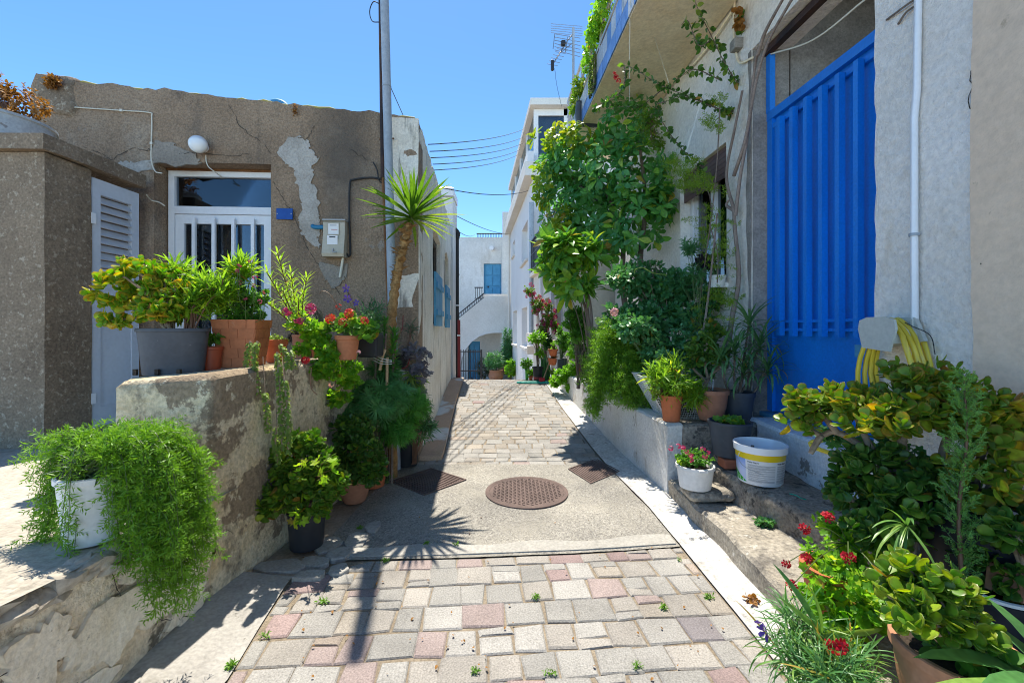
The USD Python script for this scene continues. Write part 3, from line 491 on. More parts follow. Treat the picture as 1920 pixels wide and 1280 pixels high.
# far paving up the lane
r = np.random.default_rng(4); far = thing('paving', 'pale block paving climbing the far lane between the houses', 'paving', kind='structure')
cells, y = [], 4.3
while y < 9.7:
    h = r.choice([.15, .12, .165, .14]); x = -1.3 + r.uniform(-.1, .1)
    while x < 1.2:
        w = r.choice([.15, .20, .165, .14]); cells.append(quad(r, x, x + w, y, y + h, lambda p: p @ A([[math.cos(.02), -math.sin(.02)], [math.sin(.02), math.cos(.02)]]).T, .007)); x += w
    y += h
lay(far, cells, Polygon(list(border(4.36, 9.55, 30).exterior.coords)), 6, 290, [.25, .27, .14, .29, .02, .01, .02, .0])
solo('paving_joints', [sheet(lambda y: (xl(y) - .05, xr(y) + .05), np.linspace(-2.5, 2.75, 20), 9, -.008), sheet(lambda y: (xl(y) - .03, xr(y) + .05), np.linspace(4.35, 21, 50), 9, -.008)], m_bed, 'sandy joints and bedding between the paving blocks', 'joints', kind='structure')
# concrete apron across the lane
def apx(y): return (xl(y) if y < 4.4 else -1.16), xr(y)
ys = np.linspace(2.55, 4.38, 24)
v, f = sheet(lambda y: (apx(y)[0] + .01, apx(y)[1] - .004), ys, 26, .002, amp=.012, seed=3)
sh = np.interp(v[:, 0], [-1.25, -.85, -.2, .5, 1.1], [.0, .03, .06, .12, .19]); v[:, 1] += sh * np.clip(1 - (v[:, 1] - 2.55) / .8, 0, 1); v[:, 1] += .014 * (meshkit.fbm(v * 6, 3, 8) - .5)
solo('concrete_apron', (v, f), m_gravel, 'rough aggregate concrete patch across the lane around the manhole', 'concrete', 40, kind='structure')
e = [(x, float(np.interp(x, [-1.2, -.85, -.2, .5, 1.07], [2.60, 2.615, 2.645, 2.70, 2.77]))) for x in np.linspace(-1.08, 1.06, 24)]
lip = Polygon([(x, y - .005) for x, y in e] + [(x, y + .115 + .02 * math.sin(9 * x)) for x, y in e[::-1]])
solo('concrete_lip', rough(m3.CrossSection([A(lip.exterior.coords)[:-1][::1]]).extrude(.02).translate([0, 0, -.012]), .06, .004, 4, 3), m_smoothcon, 'smooth concrete edging strip along the front of the rough concrete patch', 'edging', 40, kind='structure')
# margins
ys = np.concatenate([np.arange(-1, 9.4, .1)])
v, f = sheet(lambda y: (xr(y) + .004, xw(y) + .03), ys, 7, .006, amp=.012, seed=5); v[:, 2] += .02 * ss(.0, 1., (v[:, 0] - [xr(y) for y in v[:, 1]]) / .22)
solo('white_margin', (v, f), m_whitestrip, 'whitewashed concrete margin along the right side of the lane', 'margin', 40, kind='structure')
HX = lambda y: -.667 - .068 * y          # street face of the old house
ys = np.arange(4.5, 9.61, .1); z = lambda y: gz(y)
v, f = sheet(lambda y: (HX(y) - .02, xl(y) - .006), ys, 5, .045, amp=.012, seed=9); k = len(v)
sk = v.reshape(-1, 5, 3)[:, -1].copy(); sk[:, 2] -= .08; fr = v.reshape(-1, 5, 3)[0].copy(); fr[:, 2] -= .08; n = len(sk); i = np.arange(n - 1)
f = np.vstack([f, np.stack([i * 5 + 4, k + i, k + i + 1], 1), np.stack([i * 5 + 4, k + i + 1, i * 5 + 9], 1)]); v = np.vstack([v, sk, fr]); j = np.arange(4); f = np.vstack([f, np.stack([j, k + n + j, k + n + j + 1], 1), np.stack([j, k + n + j + 1, j + 1], 1)])
solo('pink_kerb', (v, f), m_pinkkerb, 'low kerb with worn pink and white paint beside the old house', 'kerb', 30, kind='structure')
ys = np.arange(-1, 2.5, .1)
v, f = sheet(lambda y: (-1.56, xl(y) - .004), ys, 7, .004, amp=.014, seed=11); v[:, 2] += .03 * ss(0, 1, (-1.2 - v[:, 0]) / .36)
solo('grey_gutter', (v, f), m_greystrip, 'sloping grey concrete gutter below the left retaining wall', 'gutter', 40, kind='structure')
v, f = sheet(lambda y: (-1.56, (xl(y) if y < 4.4 else -1.16) + .02), np.arange(2.4, 4.7, .1), 7, -.004, amp=.012, seed=12)
solo('pot_shelf', (v, f), worn('stained_concrete', [(.3, (.24, .19, .14)), (.7, (.40, .34, .27))], 2.5, 8, 50, .3, bump=.5), 'stained strip of concrete under the pots beside the planter wall', 'concrete', 40, kind='structure')
st = thing('stone_edging', 'irregular flat stones set between the wall foot and the paving', 'stones', kind='structure')
for i, (cx, cy, rx, ry, s) in enumerate([(-1.36, 2.50, .15, .075, 1), (-1.17, 2.53, .10, .055, 2), (-1.06, 2.62, .07, .075, 3), (-1.02, 2.80, .07, .095, 4), (-.97, 2.98, .055, .08, 5), (-1.14, 2.40, .085, .045, 6), (-1.0, 2.47, .06, .055, 8), (-1.19, 2.74, .075, .10, 9)]):
    rs_ = np.random.default_rng(s); an_ = np.sort(np.arange(7) / 7 * 6.283 + rs_.uniform(-.3, .3, 7)); b = Polygon(np.stack([cx + rx * rs_.uniform(.85, 1.35, 7) * np.cos(an_), cy + ry * rs_.uniform(.85, 1.35, 7) * np.sin(an_)], 1)).convex_hull
    add(st, 'stone', prism(A(b.exterior.coords)[:-1], -.03, .016 + .004 * (i % 3), .004, .04, .003, 9, i), [m_greystrip, m_smoothcon][i % 2], 40)
# covers
mh = thing('manhole_cover', 'round brown cast iron manhole cover in the concrete', 'manhole cover', (0.125, 3.64, 0))
c = A([.125, 3.64, .004]); add(mh, 'rim', lathe([(.318, 0), (.352, 0), (.352, .009), (.318, .009)], c, 48), m_iron, 30); add(mh, 'plate', lathe([(.316, 0), (.316, .008), (.0001, .008)], c, 48), m_iron, 30)
ms = []
for ix in range(-9, 10):
    for iy in range(-9, 10):
        x, y = .034 * ix, .034 * iy + .017 * (ix % 2)
        if math.hypot(x, y) < .295: ms.append(rbox((c[0] + x - .012, c[1] + y - .006, c[2] + .006), (c[0] + x + .012, c[1] + y + .006, c[2] + .0125), .002) if False else (lambda q: (q[0] @ Rz(.78 * (1 if (ix + iy) % 2 else -1)).T + A([c[0] + x, c[1] + y, c[2] + .0095]), q[1]))(bx((-.012, -.004, -.003), (.012, .004, .003))))
add(mh, 'tread_pattern', merge(ms), m_iron, kind='stuff')
def drain(corners, label):
    p = A(corners); c = p.mean(0); t = thing('drain_cover', label, 'drain cover', (c[0], c[1], 0), group='square drain covers')
    z = .006; u, w = p[1] - p[0], p[3] - p[0]
    q = lambda a, b, z: np.append(p[0] + u * a + w * b, z)
    def slab(a0, a1, b0, b1, z0, z1): return np.vstack([[q(a, b, z) for a, b in ((a0, b0), (a1, b0), (a1, b1), (a0, b1))] for z in (z0, z1)]), A([[0, 2, 1], [0, 3, 2], [4, 5, 6], [4, 6, 7]] + [x for i in range(4) for x in ([i, (i + 1) % 4, 4 + (i + 1) % 4], [i, 4 + (i + 1) % 4, 4 + i])])
    add(t, 'plate', slab(.02, .98, .02, .98, z - .012, z), m_iron)
    add(t, 'frame', [slab(-.03, 1.03, -.03, .0, -.005, z + .005), slab(-.03, 1.03, 1., 1.03, -.005, z + .005), slab(-.03, .0, 0., 1., -.005, z + .005), slab(1., 1.03, 0., 1., -.005, z + .005)], m_iron)
    for i in range(15): a = .05 + .9 * i / 14; add(t, 'rib', slab(a - .013, a + .013, .04, .96, z - .001, z + .006), m_iron)
drain([G(733.6, 903.5, 0)[:2], G(808, 879.6, 0)[:2], G(869, 899.5, 0)[:2], G(796, 928, 0)[:2]], 'brown iron drain cover half in the house shadow, left of the manhole')
drain([G(1068, 880, 0)[:2], G(1118, 862, 0)[:2], G(1161, 888, 0)[:2], G(1108, 906, 0)[:2]], 'brown iron drain cover by the white margin, right of the manhole')

# ================================================================== TERRACE, RETAINING WALL, PLANTER WALL (left)
tz = lambda y: float(np.interp(y, [1.2, 3.6], [.59, .45]))
xs = np.linspace(-1.56, -7, 26); ys = np.arange(-1.5, 4.7, .12)
v = A([(x if i else -1.53 + .03 * meshkit.fbm(A([0, y * 6, 3.]), 4, 2), y, tz(y) + .014 * (meshkit.fbm(A([x * 2, y * 2, 0.]), 4, 3) - .5) - (.018 * (meshkit.noise(A([y * 7, 0., 1.]), 4)) if not i else 0)) for y in ys for i, x in enumerate(xs)]); nx = len(xs); i, j = np.meshgrid(np.arange(len(ys) - 1), np.arange(nx - 1), indexing='ij'); q = (i * nx + j).ravel()
solo('terrace', (v, np.vstack([np.stack([q, q + nx + 1, q + 1], 1), np.stack([q, q + nx, q + nx + 1], 1)])), m_terrace, 'worn concrete terrace in front of the old house', 'terrace', 40, kind='structure')
w = prism([(-1.545, -1.5), (-1.535, 2.20), (-1.9, 2.17), (-1.9, -1.5)], -.05, .60, .03, .035, .026, 3.2, 4)
w[0][:, 2] += np.where(w[0][:, 2] > .3, np.interp(w[0][:, 1], [1.2, 3.6], [0, -.14]) - .028, 0)
er = np.random.default_rng(15); lumps = []
for k in range(74):
    y = -.6 + 2.74 * er.random(); sz = er.uniform(.02, .06); cc = A([-1.545 + er.normal(0, .012), y, tz(y) - .03 - .05 * er.random()**2]); lumps.append(rough(m3.Manifold.hull_points(cc + nrm(er.normal(size=(14, 3))) * sz * [.8, 1.5, .75]), .03, .008, 14, k))
solo('terrace_edge', merge(lumps), m_terrace, 'crumbling broken edge of the concrete terrace above the retaining wall', 'edge', 35, kind='stuff')
rw = thing('retaining_wall', 'mouldy flaking limewashed retaining wall under the left terrace', 'wall', (-1.7, .5, 0)); add(rw, 'wall', w, m_retain, True)
m_flake = worn('limewash_flake', [(.3, (.66, .56, .41)), (.6, (.82, .74, .60))], 3, 9, 50, .2, bump=.8, bdist=.02, bscale=18, layers=[(.56, .64, (.36, .29, .20), 4, (1, 1, 1), .7), (.63, .67, (.1, .09, .07), 8, (1, 1, 1), .7)])
for k, (y, z, ry, rz_) in enumerate([(1.38, .34, .12, .13), (1.62, .24, .16, .10), (1.9, .30, .14, .16), (1.22, .16, .10, .08), (2.02, .10, .13, .06), (1.75, .44, .10, .06), (1.48, .09, .12, .05)]):
    b = blob2((y, z), ry, rz_, 30 + k, 40, .55); b = max(b.geoms, key=lambda g: g.area) if hasattr(b, 'geoms') else b; m_ = trimesh.creation.extrude_polygon(b, .05, engine='earcut').subdivide_to_size(.05); v = m_.vertices; x_ = -1.518 + .010 * (meshkit.fbm(v * 7, 3, k) - .5) * 2; add(rw, 'plaster_flake', (np.stack([np.where(v[:, 2] > .02, x_, -1.6), v[:, 0], v[:, 1]], 1), m_.faces), m_flake, 40)
for k, pts in enumerate([[(1.15, .42), (1.3, .36), (1.36, .22), (1.5, .15), (1.55, .02)], [(1.6, .5), (1.66, .36), (1.78, .30), (1.85, .14), (2.0, .05)], [(2.15, .5), (2.2, .36), (2.34, .28), (2.4, .1)]]):
    q = wob([(-1.512, y, z) for y, z in pts], 7, .008, k); q[:, 0] = -1.520; kk = len(q); wd_ = er.uniform(.0006, .0022, kk); i_ = np.arange(kk - 1); t_ = nrm(np.gradient(q, axis=0)); sd_ = np.cross(t_, A([1, 0, 0])) * wd_[:, None]; add(rw, 'crack', (np.vstack([q - sd_, q + sd_]), np.vstack([np.stack([i_, i_ + 1, kk + i_ + 1], 1), np.stack([i_, kk + i_ + 1, kk + i_], 1)])), m_crack)
pw = thing('planter_wall', 'tall stained planter wall carrying the left row of flower pots', 'planter wall', (-1.9, 3.4, 0))
w = prism([(-1.535, 2.19), (-1.50, 2.9), (-1.42, 3.5), (-1.31, 4.40), (-2.45, 4.30), (-2.45, 3.0), (-2.24, 2.5), (-1.985, 2.13)], -.05, 1.13, .03, .06, .018, 2.2, 6); w[0][:, 2] += np.where(w[0][:, 2] > .9, np.interp(w[0][:, 0], [-2.3, -1.5], [-.035, .035]), 0)
add(pw, 'wall', w, m_planter, True)
# rows where pots stand: planter top z
PZ = lambda x: 1.13 + float(np.interp(x, [-2.3, -1.5], [-.035, .035]))

# ================================================================== OLD HOUSE (left)
def F(px, py):
    k = (px - 960) / FPX; d = 4.516 / (1 - .06 * k); return P(px, py, d)
A0 = A([-4.77, 4.23, 0]); u_f = nrm(A([1, .06, 0])); n_f = A([u_f[1], -u_f[0], 0])
def fu(p): return (p - A0) @ u_f
Lf = fu(F(785, 300))
OH = 'house_old'
oh = thing('old_house', 'old flat roofed house with brown roughcast front on the left', 'house', (-2.8, 4.4, .4))
rr = np.random.default_rng(12); top = [(u, 3.90 - (3.90 - 3.60) * (u / Lf) + rr.normal(0, .012)) for u in np.linspace(0.0, Lf, 46)]; top[0] = (.0, 3.80); top[1] = (.05, 3.93); top[-1] = (Lf, 3.55); top[-2] = (Lf - .04, 3.60)
ul, ur = fu(F(289, 400)), fu(F(508, 400)); zt = 3.075
body = Polygon([(0, -.1), (Lf, -.1)] + top[::-1]); hole = sbox(ul, .2, ur, zt)
fac = arch_poly(body.difference(hole), A0, u_f, n_f, .28, .16, .012, 2, .02); add(oh, 'front_wall', fac, m_roughcast, 35)
foff = lambda p: .012 * 2 * (meshkit.fbm(np.asarray(p, float) * 1.7, 3, 2) - .5)
def onf(px, py, o=0.): p = F(px, py); return p + n_f * (foff(p) + o)
corner = A0 + u_f * Lf; u_s = nrm(A([-.068, 1, 0])); n_s = A([u_s[1], -u_s[0], 0]); Ls = 4.45
rr = np.random.default_rng(13); tops = [(u, 3.565 + rr.normal(0, .014) - (.05 if 1.1 < u < 1.25 else 0)) for u in np.linspace(0, Ls, 40)]
side = Polygon([(0.001, -.1), (Ls, -.1)] + tops[::-1])
W1 = (5.78, 6.72, 1.46, 2.80); W2 = (7.45, 8.25, 1.44, 2.79); s_of = lambda y: (y - corner[1]) / u_s[1]
for w_ in (W1, W2): side = side.difference(Polygon([(s_of(w_[0]), w_[2]), (s_of(w_[1]), w_[2]), (s_of(w_[1]), w_[3] - .08), ((s_of(w_[0]) + s_of(w_[1])) / 2, w_[3]), (s_of(w_[0]), w_[3] - .08)]))
add(oh, 'side_wall', arch_poly(side, corner, u_s, n_s, .30, .2, .02, 5, .02), m_oldside, 35)
add(oh, 'back_wall', arch_poly(sbox(0, -.1, 3.2, 3.5), A0 + A([0, 4.4, 0]), A([1, .0, 0]), A([0, -1, 0]), .1, None), m_dark)
add(oh, 'left_wall', arch_poly(sbox(.28, -.1, 4.4, 3.75), A0 + A([0, 0, 0]), A([0, 1, 0]), A([-1, 0, 0]), .2, None), m_roughcast)
rf = prism([(-4.60, 4.54), (-1.27, 4.75), (-1.52, 8.75), (-4.60, 8.6)], 3.40, 3.50, 0, None); add(oh, 'roof', rf, m_concrete_dark)
lich = [tube(wob([A0 + u_f * u + UP * (3.90 - .30 * u / Lf + .012) - n_f * q for u in np.linspace(.12, Lf - .05, 12)], 3, .01, 5), .014, 5) for q in (.06,)]
add(oh, 'lichen', lich, plain('yellow_lichen', (.34, .30, .08), .95), True)
rb = [(lambda b: (b[0], b[1]))(rbox(A0 - n_f * .2 + u_f * .0 + A([-.02, 0, 3.50]) - A([.0, .18, 0]), A0 + A([.42, .12, 3.93]), .06, .06, .05, 5, 3))]
add(oh, 'broken_corner', rb, m_concrete_dark, 40)
for i, (poly, mt_) in enumerate([([(540, 262), (562, 258), (580, 268), (585, 282), (596, 296), (587, 318), (590, 345), (597, 375), (600, 405), (603, 428), (596, 448), (600, 462), (586, 462), (570, 440), (560, 415), (566, 380), (556, 345), (556, 320), (535, 305), (524, 285)], 0), ([(600, 492), (640, 500), (655, 490), (650, 520), (628, 540), (612, 528)], 1), ([(206, 308), (224, 304), (246, 306), (286, 300), (290, 318), (262, 328), (230, 330)], 0), ([(290, 262), (330, 272), (368, 290), (375, 306), (330, 312), (285, 308)], 1)]):
    q = A([[fu(F(*p)), F(*p)[2]] for p in poly]); pg = Polygon(q).buffer(.03).buffer(-.03); c = A(pg.exterior.coords); c = wob(c, 5, .010, i); c = c + np.random.default_rng(i).normal(0, .006, c.shape); pg = Polygon(c).buffer(.004).buffer(-.004)
    if hasattr(pg, 'geoms'): pg = max(pg.geoms, key=lambda g: g.area)
    pm = arch_poly(pg, A0 + n_f * .009, u_f, n_f, .02, .06, .012, 2); 
    pm[0][:] += n_f * (.008 * (meshkit.fbm(pm[0] * 9, 3, 4) - .3))[:, None]
    add(oh, 'plaster_patch', pm, worn(f'bare_plaster_{i}', [(.3, (.30, .265, .22)), (.6, (.47, .435, .385))] if not mt_ else [(.3, (.22, .19, .155)), (.7, (.33, .29, .24))], 3, 8, 55, .25, bump=.8, bdist=.02), 35)
def crack(pts, w=.007, s=0, fn=onf):
    q = [fn(px, py, .006) for px, py in pts]; q = wob(q, 6, .007, s); k = len(q); ww = w * np.random.default_rng(s).uniform(.35, 1.2, k); ww[0] = ww[-1] = .001
    t = nrm(np.gradient(q, axis=0)); sd = nrm(np.cross(t, n_f)); v = np.vstack([q - sd * ww[:, None] * .5, q + sd * ww[:, None] * .5]); i = np.arange(k - 1)
    return v, np.vstack([np.stack([i, i + 1, k + i + 1], 1), np.stack([i, k + i + 1, k + i], 1)])
for s, pts in enumerate([[(428, 196), (455, 240), (470, 255), (500, 275), (508, 290)], [(512, 340), (530, 370), (550, 400), (566, 440), (580, 470), (600, 500), (612, 520), (640, 553)], [(155, 275), (190, 288), (206, 300), (250, 280), (290, 283), (330, 290), (368, 287)], [(368, 287), (440, 293), (470, 290)], [(655, 280), (690, 300)], [(640, 508), (650, 540), (655, 560)], [(110, 160), (125, 178), (130, 170)], [(590, 235), (584, 250), (575, 262)]]):
    add(oh, 'crack', crack(pts, .0065, s), m_crack)
# door: frame, transom, sash, panes, bars
dorg = A0 - n_f * .16
def DF(u0, u1, z0, z1, t0, t1): return arch_poly(sbox(u0, z0, u1, z1), A0 - n_f * t0, u_f, n_f, t1 - t0, None)
zb, zd, zr = .45, 2.62, zt - .025; x0, x1 = ul + .015, ur - .01
dr = add(oh, 'door', [DF(x0, x0 + .06, zb, zr, .17, .24), DF(x1 - .06, x1, zb, zr, .17, .24), DF(x0 + .06, x1 - .06, zr - .055, zr, .17, .24), DF(x0 + .06, x1 - .06, zd - .02, zd + .06, .17, .24),
     DF(x0 + .065, x0 + .15, zb + .01, zd - .025, .18, .235), DF(x1 - .15, x1 - .065, zb + .01, zd - .025, .18, .235), DF(x0 + .15, x1 - .15, zd - .12, zd - .025, .18, .235), DF(x0 + .15, x1 - .15, zb + .01, zb + .55, .18, .235)], m_alu, label='white aluminium door with four upright bars and a glazed transom')
add(dr, 'pane', DF(x0 + .06, x1 - .06, zd + .06, zr - .055, .205, .211), m_pane); add(dr, 'pane', DF(x0 + .15, x1 - .15, zb + .55, zd - .12, .205, .211), m_pane)
for i in range(4): u = x0 + .15 + (x1 - x0 - .30) * (i + .62) / 4.1; add(dr, 'bar', DF(u - .016, u + .016, zb + .5, zd - .07, .135, .165), m_alu)
add(oh, 'rust_strip', DF(x0 - .01, x1 + .005, zr, zr + .022, .155, .25), m_rust)
add(oh, 'interior', [bx((-4.4, 6.0, .3), (-1.6, 6.06, 3.38))], m_dark)
# side windows with blue half shutters
for k, w_ in enumerate((W1, W2)):
    a, b = s_of(w_[0]), s_of(w_[1])
    def SF(u0, u1, z0, z1, t0, t1): return arch_poly(sbox(u0, z0, u1, z1), corner - n_s * t0, u_s, n_s, t1 - t0, None)
    wn = add(oh, 'window', [SF(a + .002, a + .07, w_[2] + .002, w_[3] - .085, .06, .12), SF(b - .07, b - .002, w_[2] + .002, w_[3] - .085, .06, .12), SF(a + .07, b - .07, w_[3] - .16, w_[3] - .085, .06, .12), SF((a + b) / 2 - .03, (a + b) / 2 + .03, w_[2], w_[3] - .16, .065, .115)], m_greywood, label='old grey wooden window with sky blue lower shutters')
    add(wn, 'pane', SF(a + .07, b - .07, w_[2] + .02, w_[3] - .16, .09, .095), m_pane)
    zm = w_[2] + .62 * (w_[3] - w_[2]) - .12
    for c0, c1 in ((a + .01, (a + b) / 2 - .005), ((a + b) / 2 + .005, b - .01)):
        add(wn, 'blue_shutter', SF(c0, c1, w_[2] - .03, zm, -.035, -.005), m_skyblue); add(wn, 'shutter_batten', [SF(c0 + .02, c1 - .02, w_[2] + .12, w_[2] + .2, -.06, -.037), SF(c0 + .02, c1 - .02, zm - .22, zm - .14, -.06, -.037)], m_skyblue)
    add(oh, 'interior', SF(a - .1, b + .1, w_[2] - .1, w_[3] + .1, .5, .52), m_dark)
# fittings on the front
wl = thing('wall_lamp', 'round opal globe lamp above the white door', 'lamp', F(383, 277)); c = onf(383, 278) + n_f * .09
g = trimesh.creation.icosphere(3, .088); gv = g.vertices * [1, .82, .95] @ Ry(.5).T; add(wl, 'globe', (gv + c, g.faces), m_opal, True); add(wl, 'base', tube([c - n_f * .10, c - n_f * .05], [.05, .045], 16), m_whitepaint, 30)
add(wl, 'cable', tube(bez([onf(388, 292, .012), onf(389, 304, .012), onf(393, 314, .012), onf(404, 323, .012), onf(404, 325, -.1)], 5), .005, 5), m_whitecable, True)
cabs = thing('wall_cable', 'thin cream cable stapled along the top of the old house front', 'cable', F(80, 195)); add(cabs, 'cable', tube(bez([onf(78, 194, .012), onf(140, 202, .012), onf(230, 209, .012), onf(282, 213, .012), onf(287, 222, .012), onf(286, 270, .012), onf(286, 300, .012), onf(293, 322, .012), onf(306, 326, .012)], 5), .0065, 5), m_whitecable, True)
for q in ((140, 202), (230, 209), (286, 270)): add(cabs, 'clip', (lambda c: bx(c - .012, c + .012))(onf(*q, .008)), m_whitecable)
mt = thing('electric_meter', 'beige electricity meter box on the brown house front', 'meter', F(632, 450))
m0, m1 = onf(612, 484), onf(652, 418); um, zm0, zm1 = fu(m0), m0[2], m1[2]; wm = fu(m1) - um
def MF(u0, u1, z0, z1, t0, t1): return arch_poly(sbox(um + u0, zm0 + z0, um + u1, zm0 + z1), A0 + n_f * t1, u_f, n_f, t1 - t0, None)
H = zm1 - zm0
cs = m3.CrossSection([A([(0, 0), (.11, 0), (.125, .03), (.085, H * .62), (.085, H - .02), (.075, H), (0, H)])]).extrude(wm); mm = cs.to_mesh(); vv = np.array(mm.vert_properties[:, :3]); O = A0 + u_f * um + UP * zm0 + n_f * .006
add(mt, 'case', (O + vv[:, :1] * n_f + vv[:, 1:2] * UP + vv[:, 2:] * u_f, np.array(mm.tri_verts)), m_meter, 25)
add(mt, 'lid', MF(-.006, wm + .006, H, H + .014, .004, .10), m_metertop)
add(mt, 'window', MF(wm * .22, wm * .72, H * .62, H * .92, .091, .094), m_print); add(mt, 'window_frame', [MF(wm * .2, wm * .22, H * .6, H * .94, .09, .099), MF(wm * .72, wm * .745, H * .6, H * .94, .09, .099), MF(wm * .22, wm * .72, H * .92, H * .94, .09, .099), MF(wm * .22, wm * .72, H * .6, H * .62, .09, .099)], m_meter)
for z, w0, w1, m_ in ((.86, .32, .62, m_inkgrey), (.74, .38, .66, plain('faint_red_ink', (.45, .16, .18), .6))): add(mt, 'print_line', MF(wm * w0, wm * w1, H * z, H * z + .006, .094, .096), m_)
add(mt, 'card', (lambda q: (q[0] + n_f * .0, q[1]))(MF(wm * .22, wm * .70, H * .33, H * .58, .111, .1135)), m_print); add(mt, 'print_line', MF(wm * .32, wm * .6, H * .52, H * .55, .1135, .115), m_ink)
add(mt, 'latch', tube([O + u_f * wm * .52 + UP * H * .2 + n_f * .12, O + u_f * wm * .53 + UP * H * .11 + n_f * .14, O + u_f * wm * .70 + UP * H * .10 + n_f * .14], .007, 6), m_metertop, True)
add(mt, 'outlet_cable', tube(bez([O + u_f * wm * .85 + n_f * .04, O + u_f * wm * .78 - UP * .08 + n_f * .03, O + u_f * wm * .66 - UP * .2 + n_f * .012], 6), .014, 7), m_whitecable, True)
add(mt, 'teal_conduit', tube(bez([onf(586, 424, .01), onf(594, 427, .02), onf(612, 427, .03)], 5), .022, 8), m_bluecable, True)
bc = thing('black_cable', 'black cable looping from the pole down to the meter box', 'cable', F(658, 400)); add(bc, 'cable', tube(bez([onf(716, 337, .02), onf(695, 334, .02), onf(664, 338, .02), onf(657, 346, .02), onf(656, 400, .02), onf(658, 470, .02), onf(656, 481, .03), onf(648, 472, .03)], 6), .0095, 6), m_cable, True)
add(bc, 'loop', tube(bez([onf(700, 305, .02), onf(708, 320, .03), onf(712, 340, .03), onf(722, 345, .03), onf(716, 330, .03)], 6), .007, 5), m_cable, True)
pq = thing('blue_plaque', 'small plain blue metal plaque between door and meter', 'plaque', F(535, 402)); q0, q1 = onf(520, 412), onf(550, 392); add(pq, 'plate', arch_poly(sbox(fu(q0), q0[2], fu(q1), q1[2]), A0 + n_f * .022, u_f, n_f, .014, None), m_plaque)
for (a, b) in ((522, 402), (548, 402)): p = onf(a, b, .02); add(pq, 'screw', tube([p, p + n_f * .006], .006, 8), m_galv)
# poles
def dp(px, py, d=4.26): return P(px, py, d)
gp = thing('utility_pole', 'tall grey galvanised pole standing before the old house corner', 'pole', (-1.15, 4.24, 0)); gb, gt = A([-1.150, 4.24, 0]), A([-1.305, 4.26, 5.95]); add(gp, 'pole', tube([gb, gb + (gt - gb) * .55, gt], [.043, .042, .042], 20), m_galv, 30)
for q in (.64, .22): c = gb + (gt - gb) * q; add(gp, 'collar', tube([c - UP * .006, c + UP * .006], .0455, 20), m_galv, 30)
rp = thing('service_pipe', 'thin dark rusty pipe fixed beside the galvanised pole', 'pipe', F(722, 600)); a, b, c_ = onf(716, 100, .03), onf(719, 335, .03), onf(728, 560, .03); tp = a + (a - b) * .85
add(rp, 'pipe', tube([tp, a, b], .022, 10), m_rustpipe, 30); add(rp, 'lower_pipe', tube([b, (b + c_) / 2, c_ + (c_ - b) * 1.0], .013, 8), m_rust, 30); add(rp, 'bracket', beam(onf(712, 262, .01), onf(740, 262, .03), .015, .01), m_rust)
add(rp, 'wire_hook', tube(bez([P(712, 8, 4.2), P(700, 4, 4.2), P(693, 22, 4.2), P(698, 40, 4.2), P(712, 42, 4.2)], 5), .005, 5), m_cable, True)
# roof drum
dt = thing('roof_drum', 'blue round drum lying on the roof of the old house', 'drum', P(515, 187, 5.6)); c = P(516, 213, 5.6)
add(dt, 'barrel', lathe([(.001, 0), (.19, 0), (.205, .02), (.205, .55), (.001, .56)], c, 32, tilt=Rx(-math.pi / 2)), m_skyblue, 30); add(dt, 'end_ring', lathe([(.12, -.012), (.15, -.018), (.17, -.004)], c, 32, tilt=Rx(-math.pi / 2)), m_skyblue, True); add(dt, 'stand', [bx(c + A([-.22, .05, -.75]), c + A([-.17, .45, -.10])), bx(c + A([.17, .05, -.75]), c + A([.22, .45, -.10])), bx(c + A([-.22, .10, -.21]), c + A([.22, .40, -.19]))], m_rust)

# ================================================================== GATE PILLAR, SHUTTER, TUB (far left)
gp_ = thing('gate_pillar', 'thick lichened concrete pillar with flat coping at the left edge', 'pillar', (-4.0, 3.4, .45))
add(gp_, 'pillar', prism([(-3.605, 3.29), (-3.605, 3.66), (-5.0, 3.66), (-5.0, 3.29)], .38, 2.765, .012, .08, .008, 3, 8), m_concrete_dark, 35)
add(gp_, 'coping', prism([(-3.565, 3.24), (-3.565, 4.16), (-3.95, 4.16), (-3.95, 3.74), (-5.0, 3.72), (-5.0, 3.24)][::-1], 2.765, 2.885, .0, .08, .010, 3, 9), m_concrete_dark, 35)
sd = thing('shutter_door', 'grey white louvred shutter door leaning in shade behind the pillar', 'shutter door', (-3.6, 3.9, .5))
X = -3.615; y0, y1, z0, z1 = 3.675, 4.135, .54, 2.70
def SD(ya, yb, za, zb_, t=.04, dx=0): return bx((X - t + dx, ya, za), (X + dx, yb, zb_))
add(sd, 'frame', [SD(y0, y0 + .075, z0, z1), SD(y1 - .075, y1, z0, z1), SD(y0 + .075, y1 - .075, z1 - .13, z1), SD(y0 + .075, y1 - .075, z0, z0 + .17), SD(y0 + .075, y1 - .075, 1.80, 1.92)], m_alushut); add(sd, 'panel', SD(y0 + .075, y1 - .075, z0 + .17, 1.80, .02, -.012), m_alushut)
for i in range(9):
    z = 1.94 + i * .070; v, f = bx((-.006, y0 + .078, -.036), (.006, y1 - .078, .036)); v = v @ Ry(-.62).T + A([X - .02, 0, z + .025]); add(sd, 'slat', (v, f), m_alushut)
add(sd, 'edge_post', bx((X - .05, y0 - .03, z0), (X - .005, y0 - .004, z1)), m_alu); add(sd, 'hinge', [bx((X + .001, y0 - .02, q), (X + .014, y0 + .02, q + .09)) for q in (.75, 2.3)], m_alu)
wc = thing('wall_cable', 'short cream cable between the coping end and the door frame', 'cable', F(280, 380)); add(wc, 'cable', tube(bez([A([-3.57, 4.17, 2.70]), onf(285, 376, .012), onf(300, 380, .012), onf(309, 386, .0)], 5), .006, 5), m_whitecable, True)
tb = thing('metal_tub', 'weathered zinc tub with a dried orange plant on the pillar', 'planter tub', (-4.22, 3.5, 2.89)); c = A([-4.24, 3.52, 2.887])
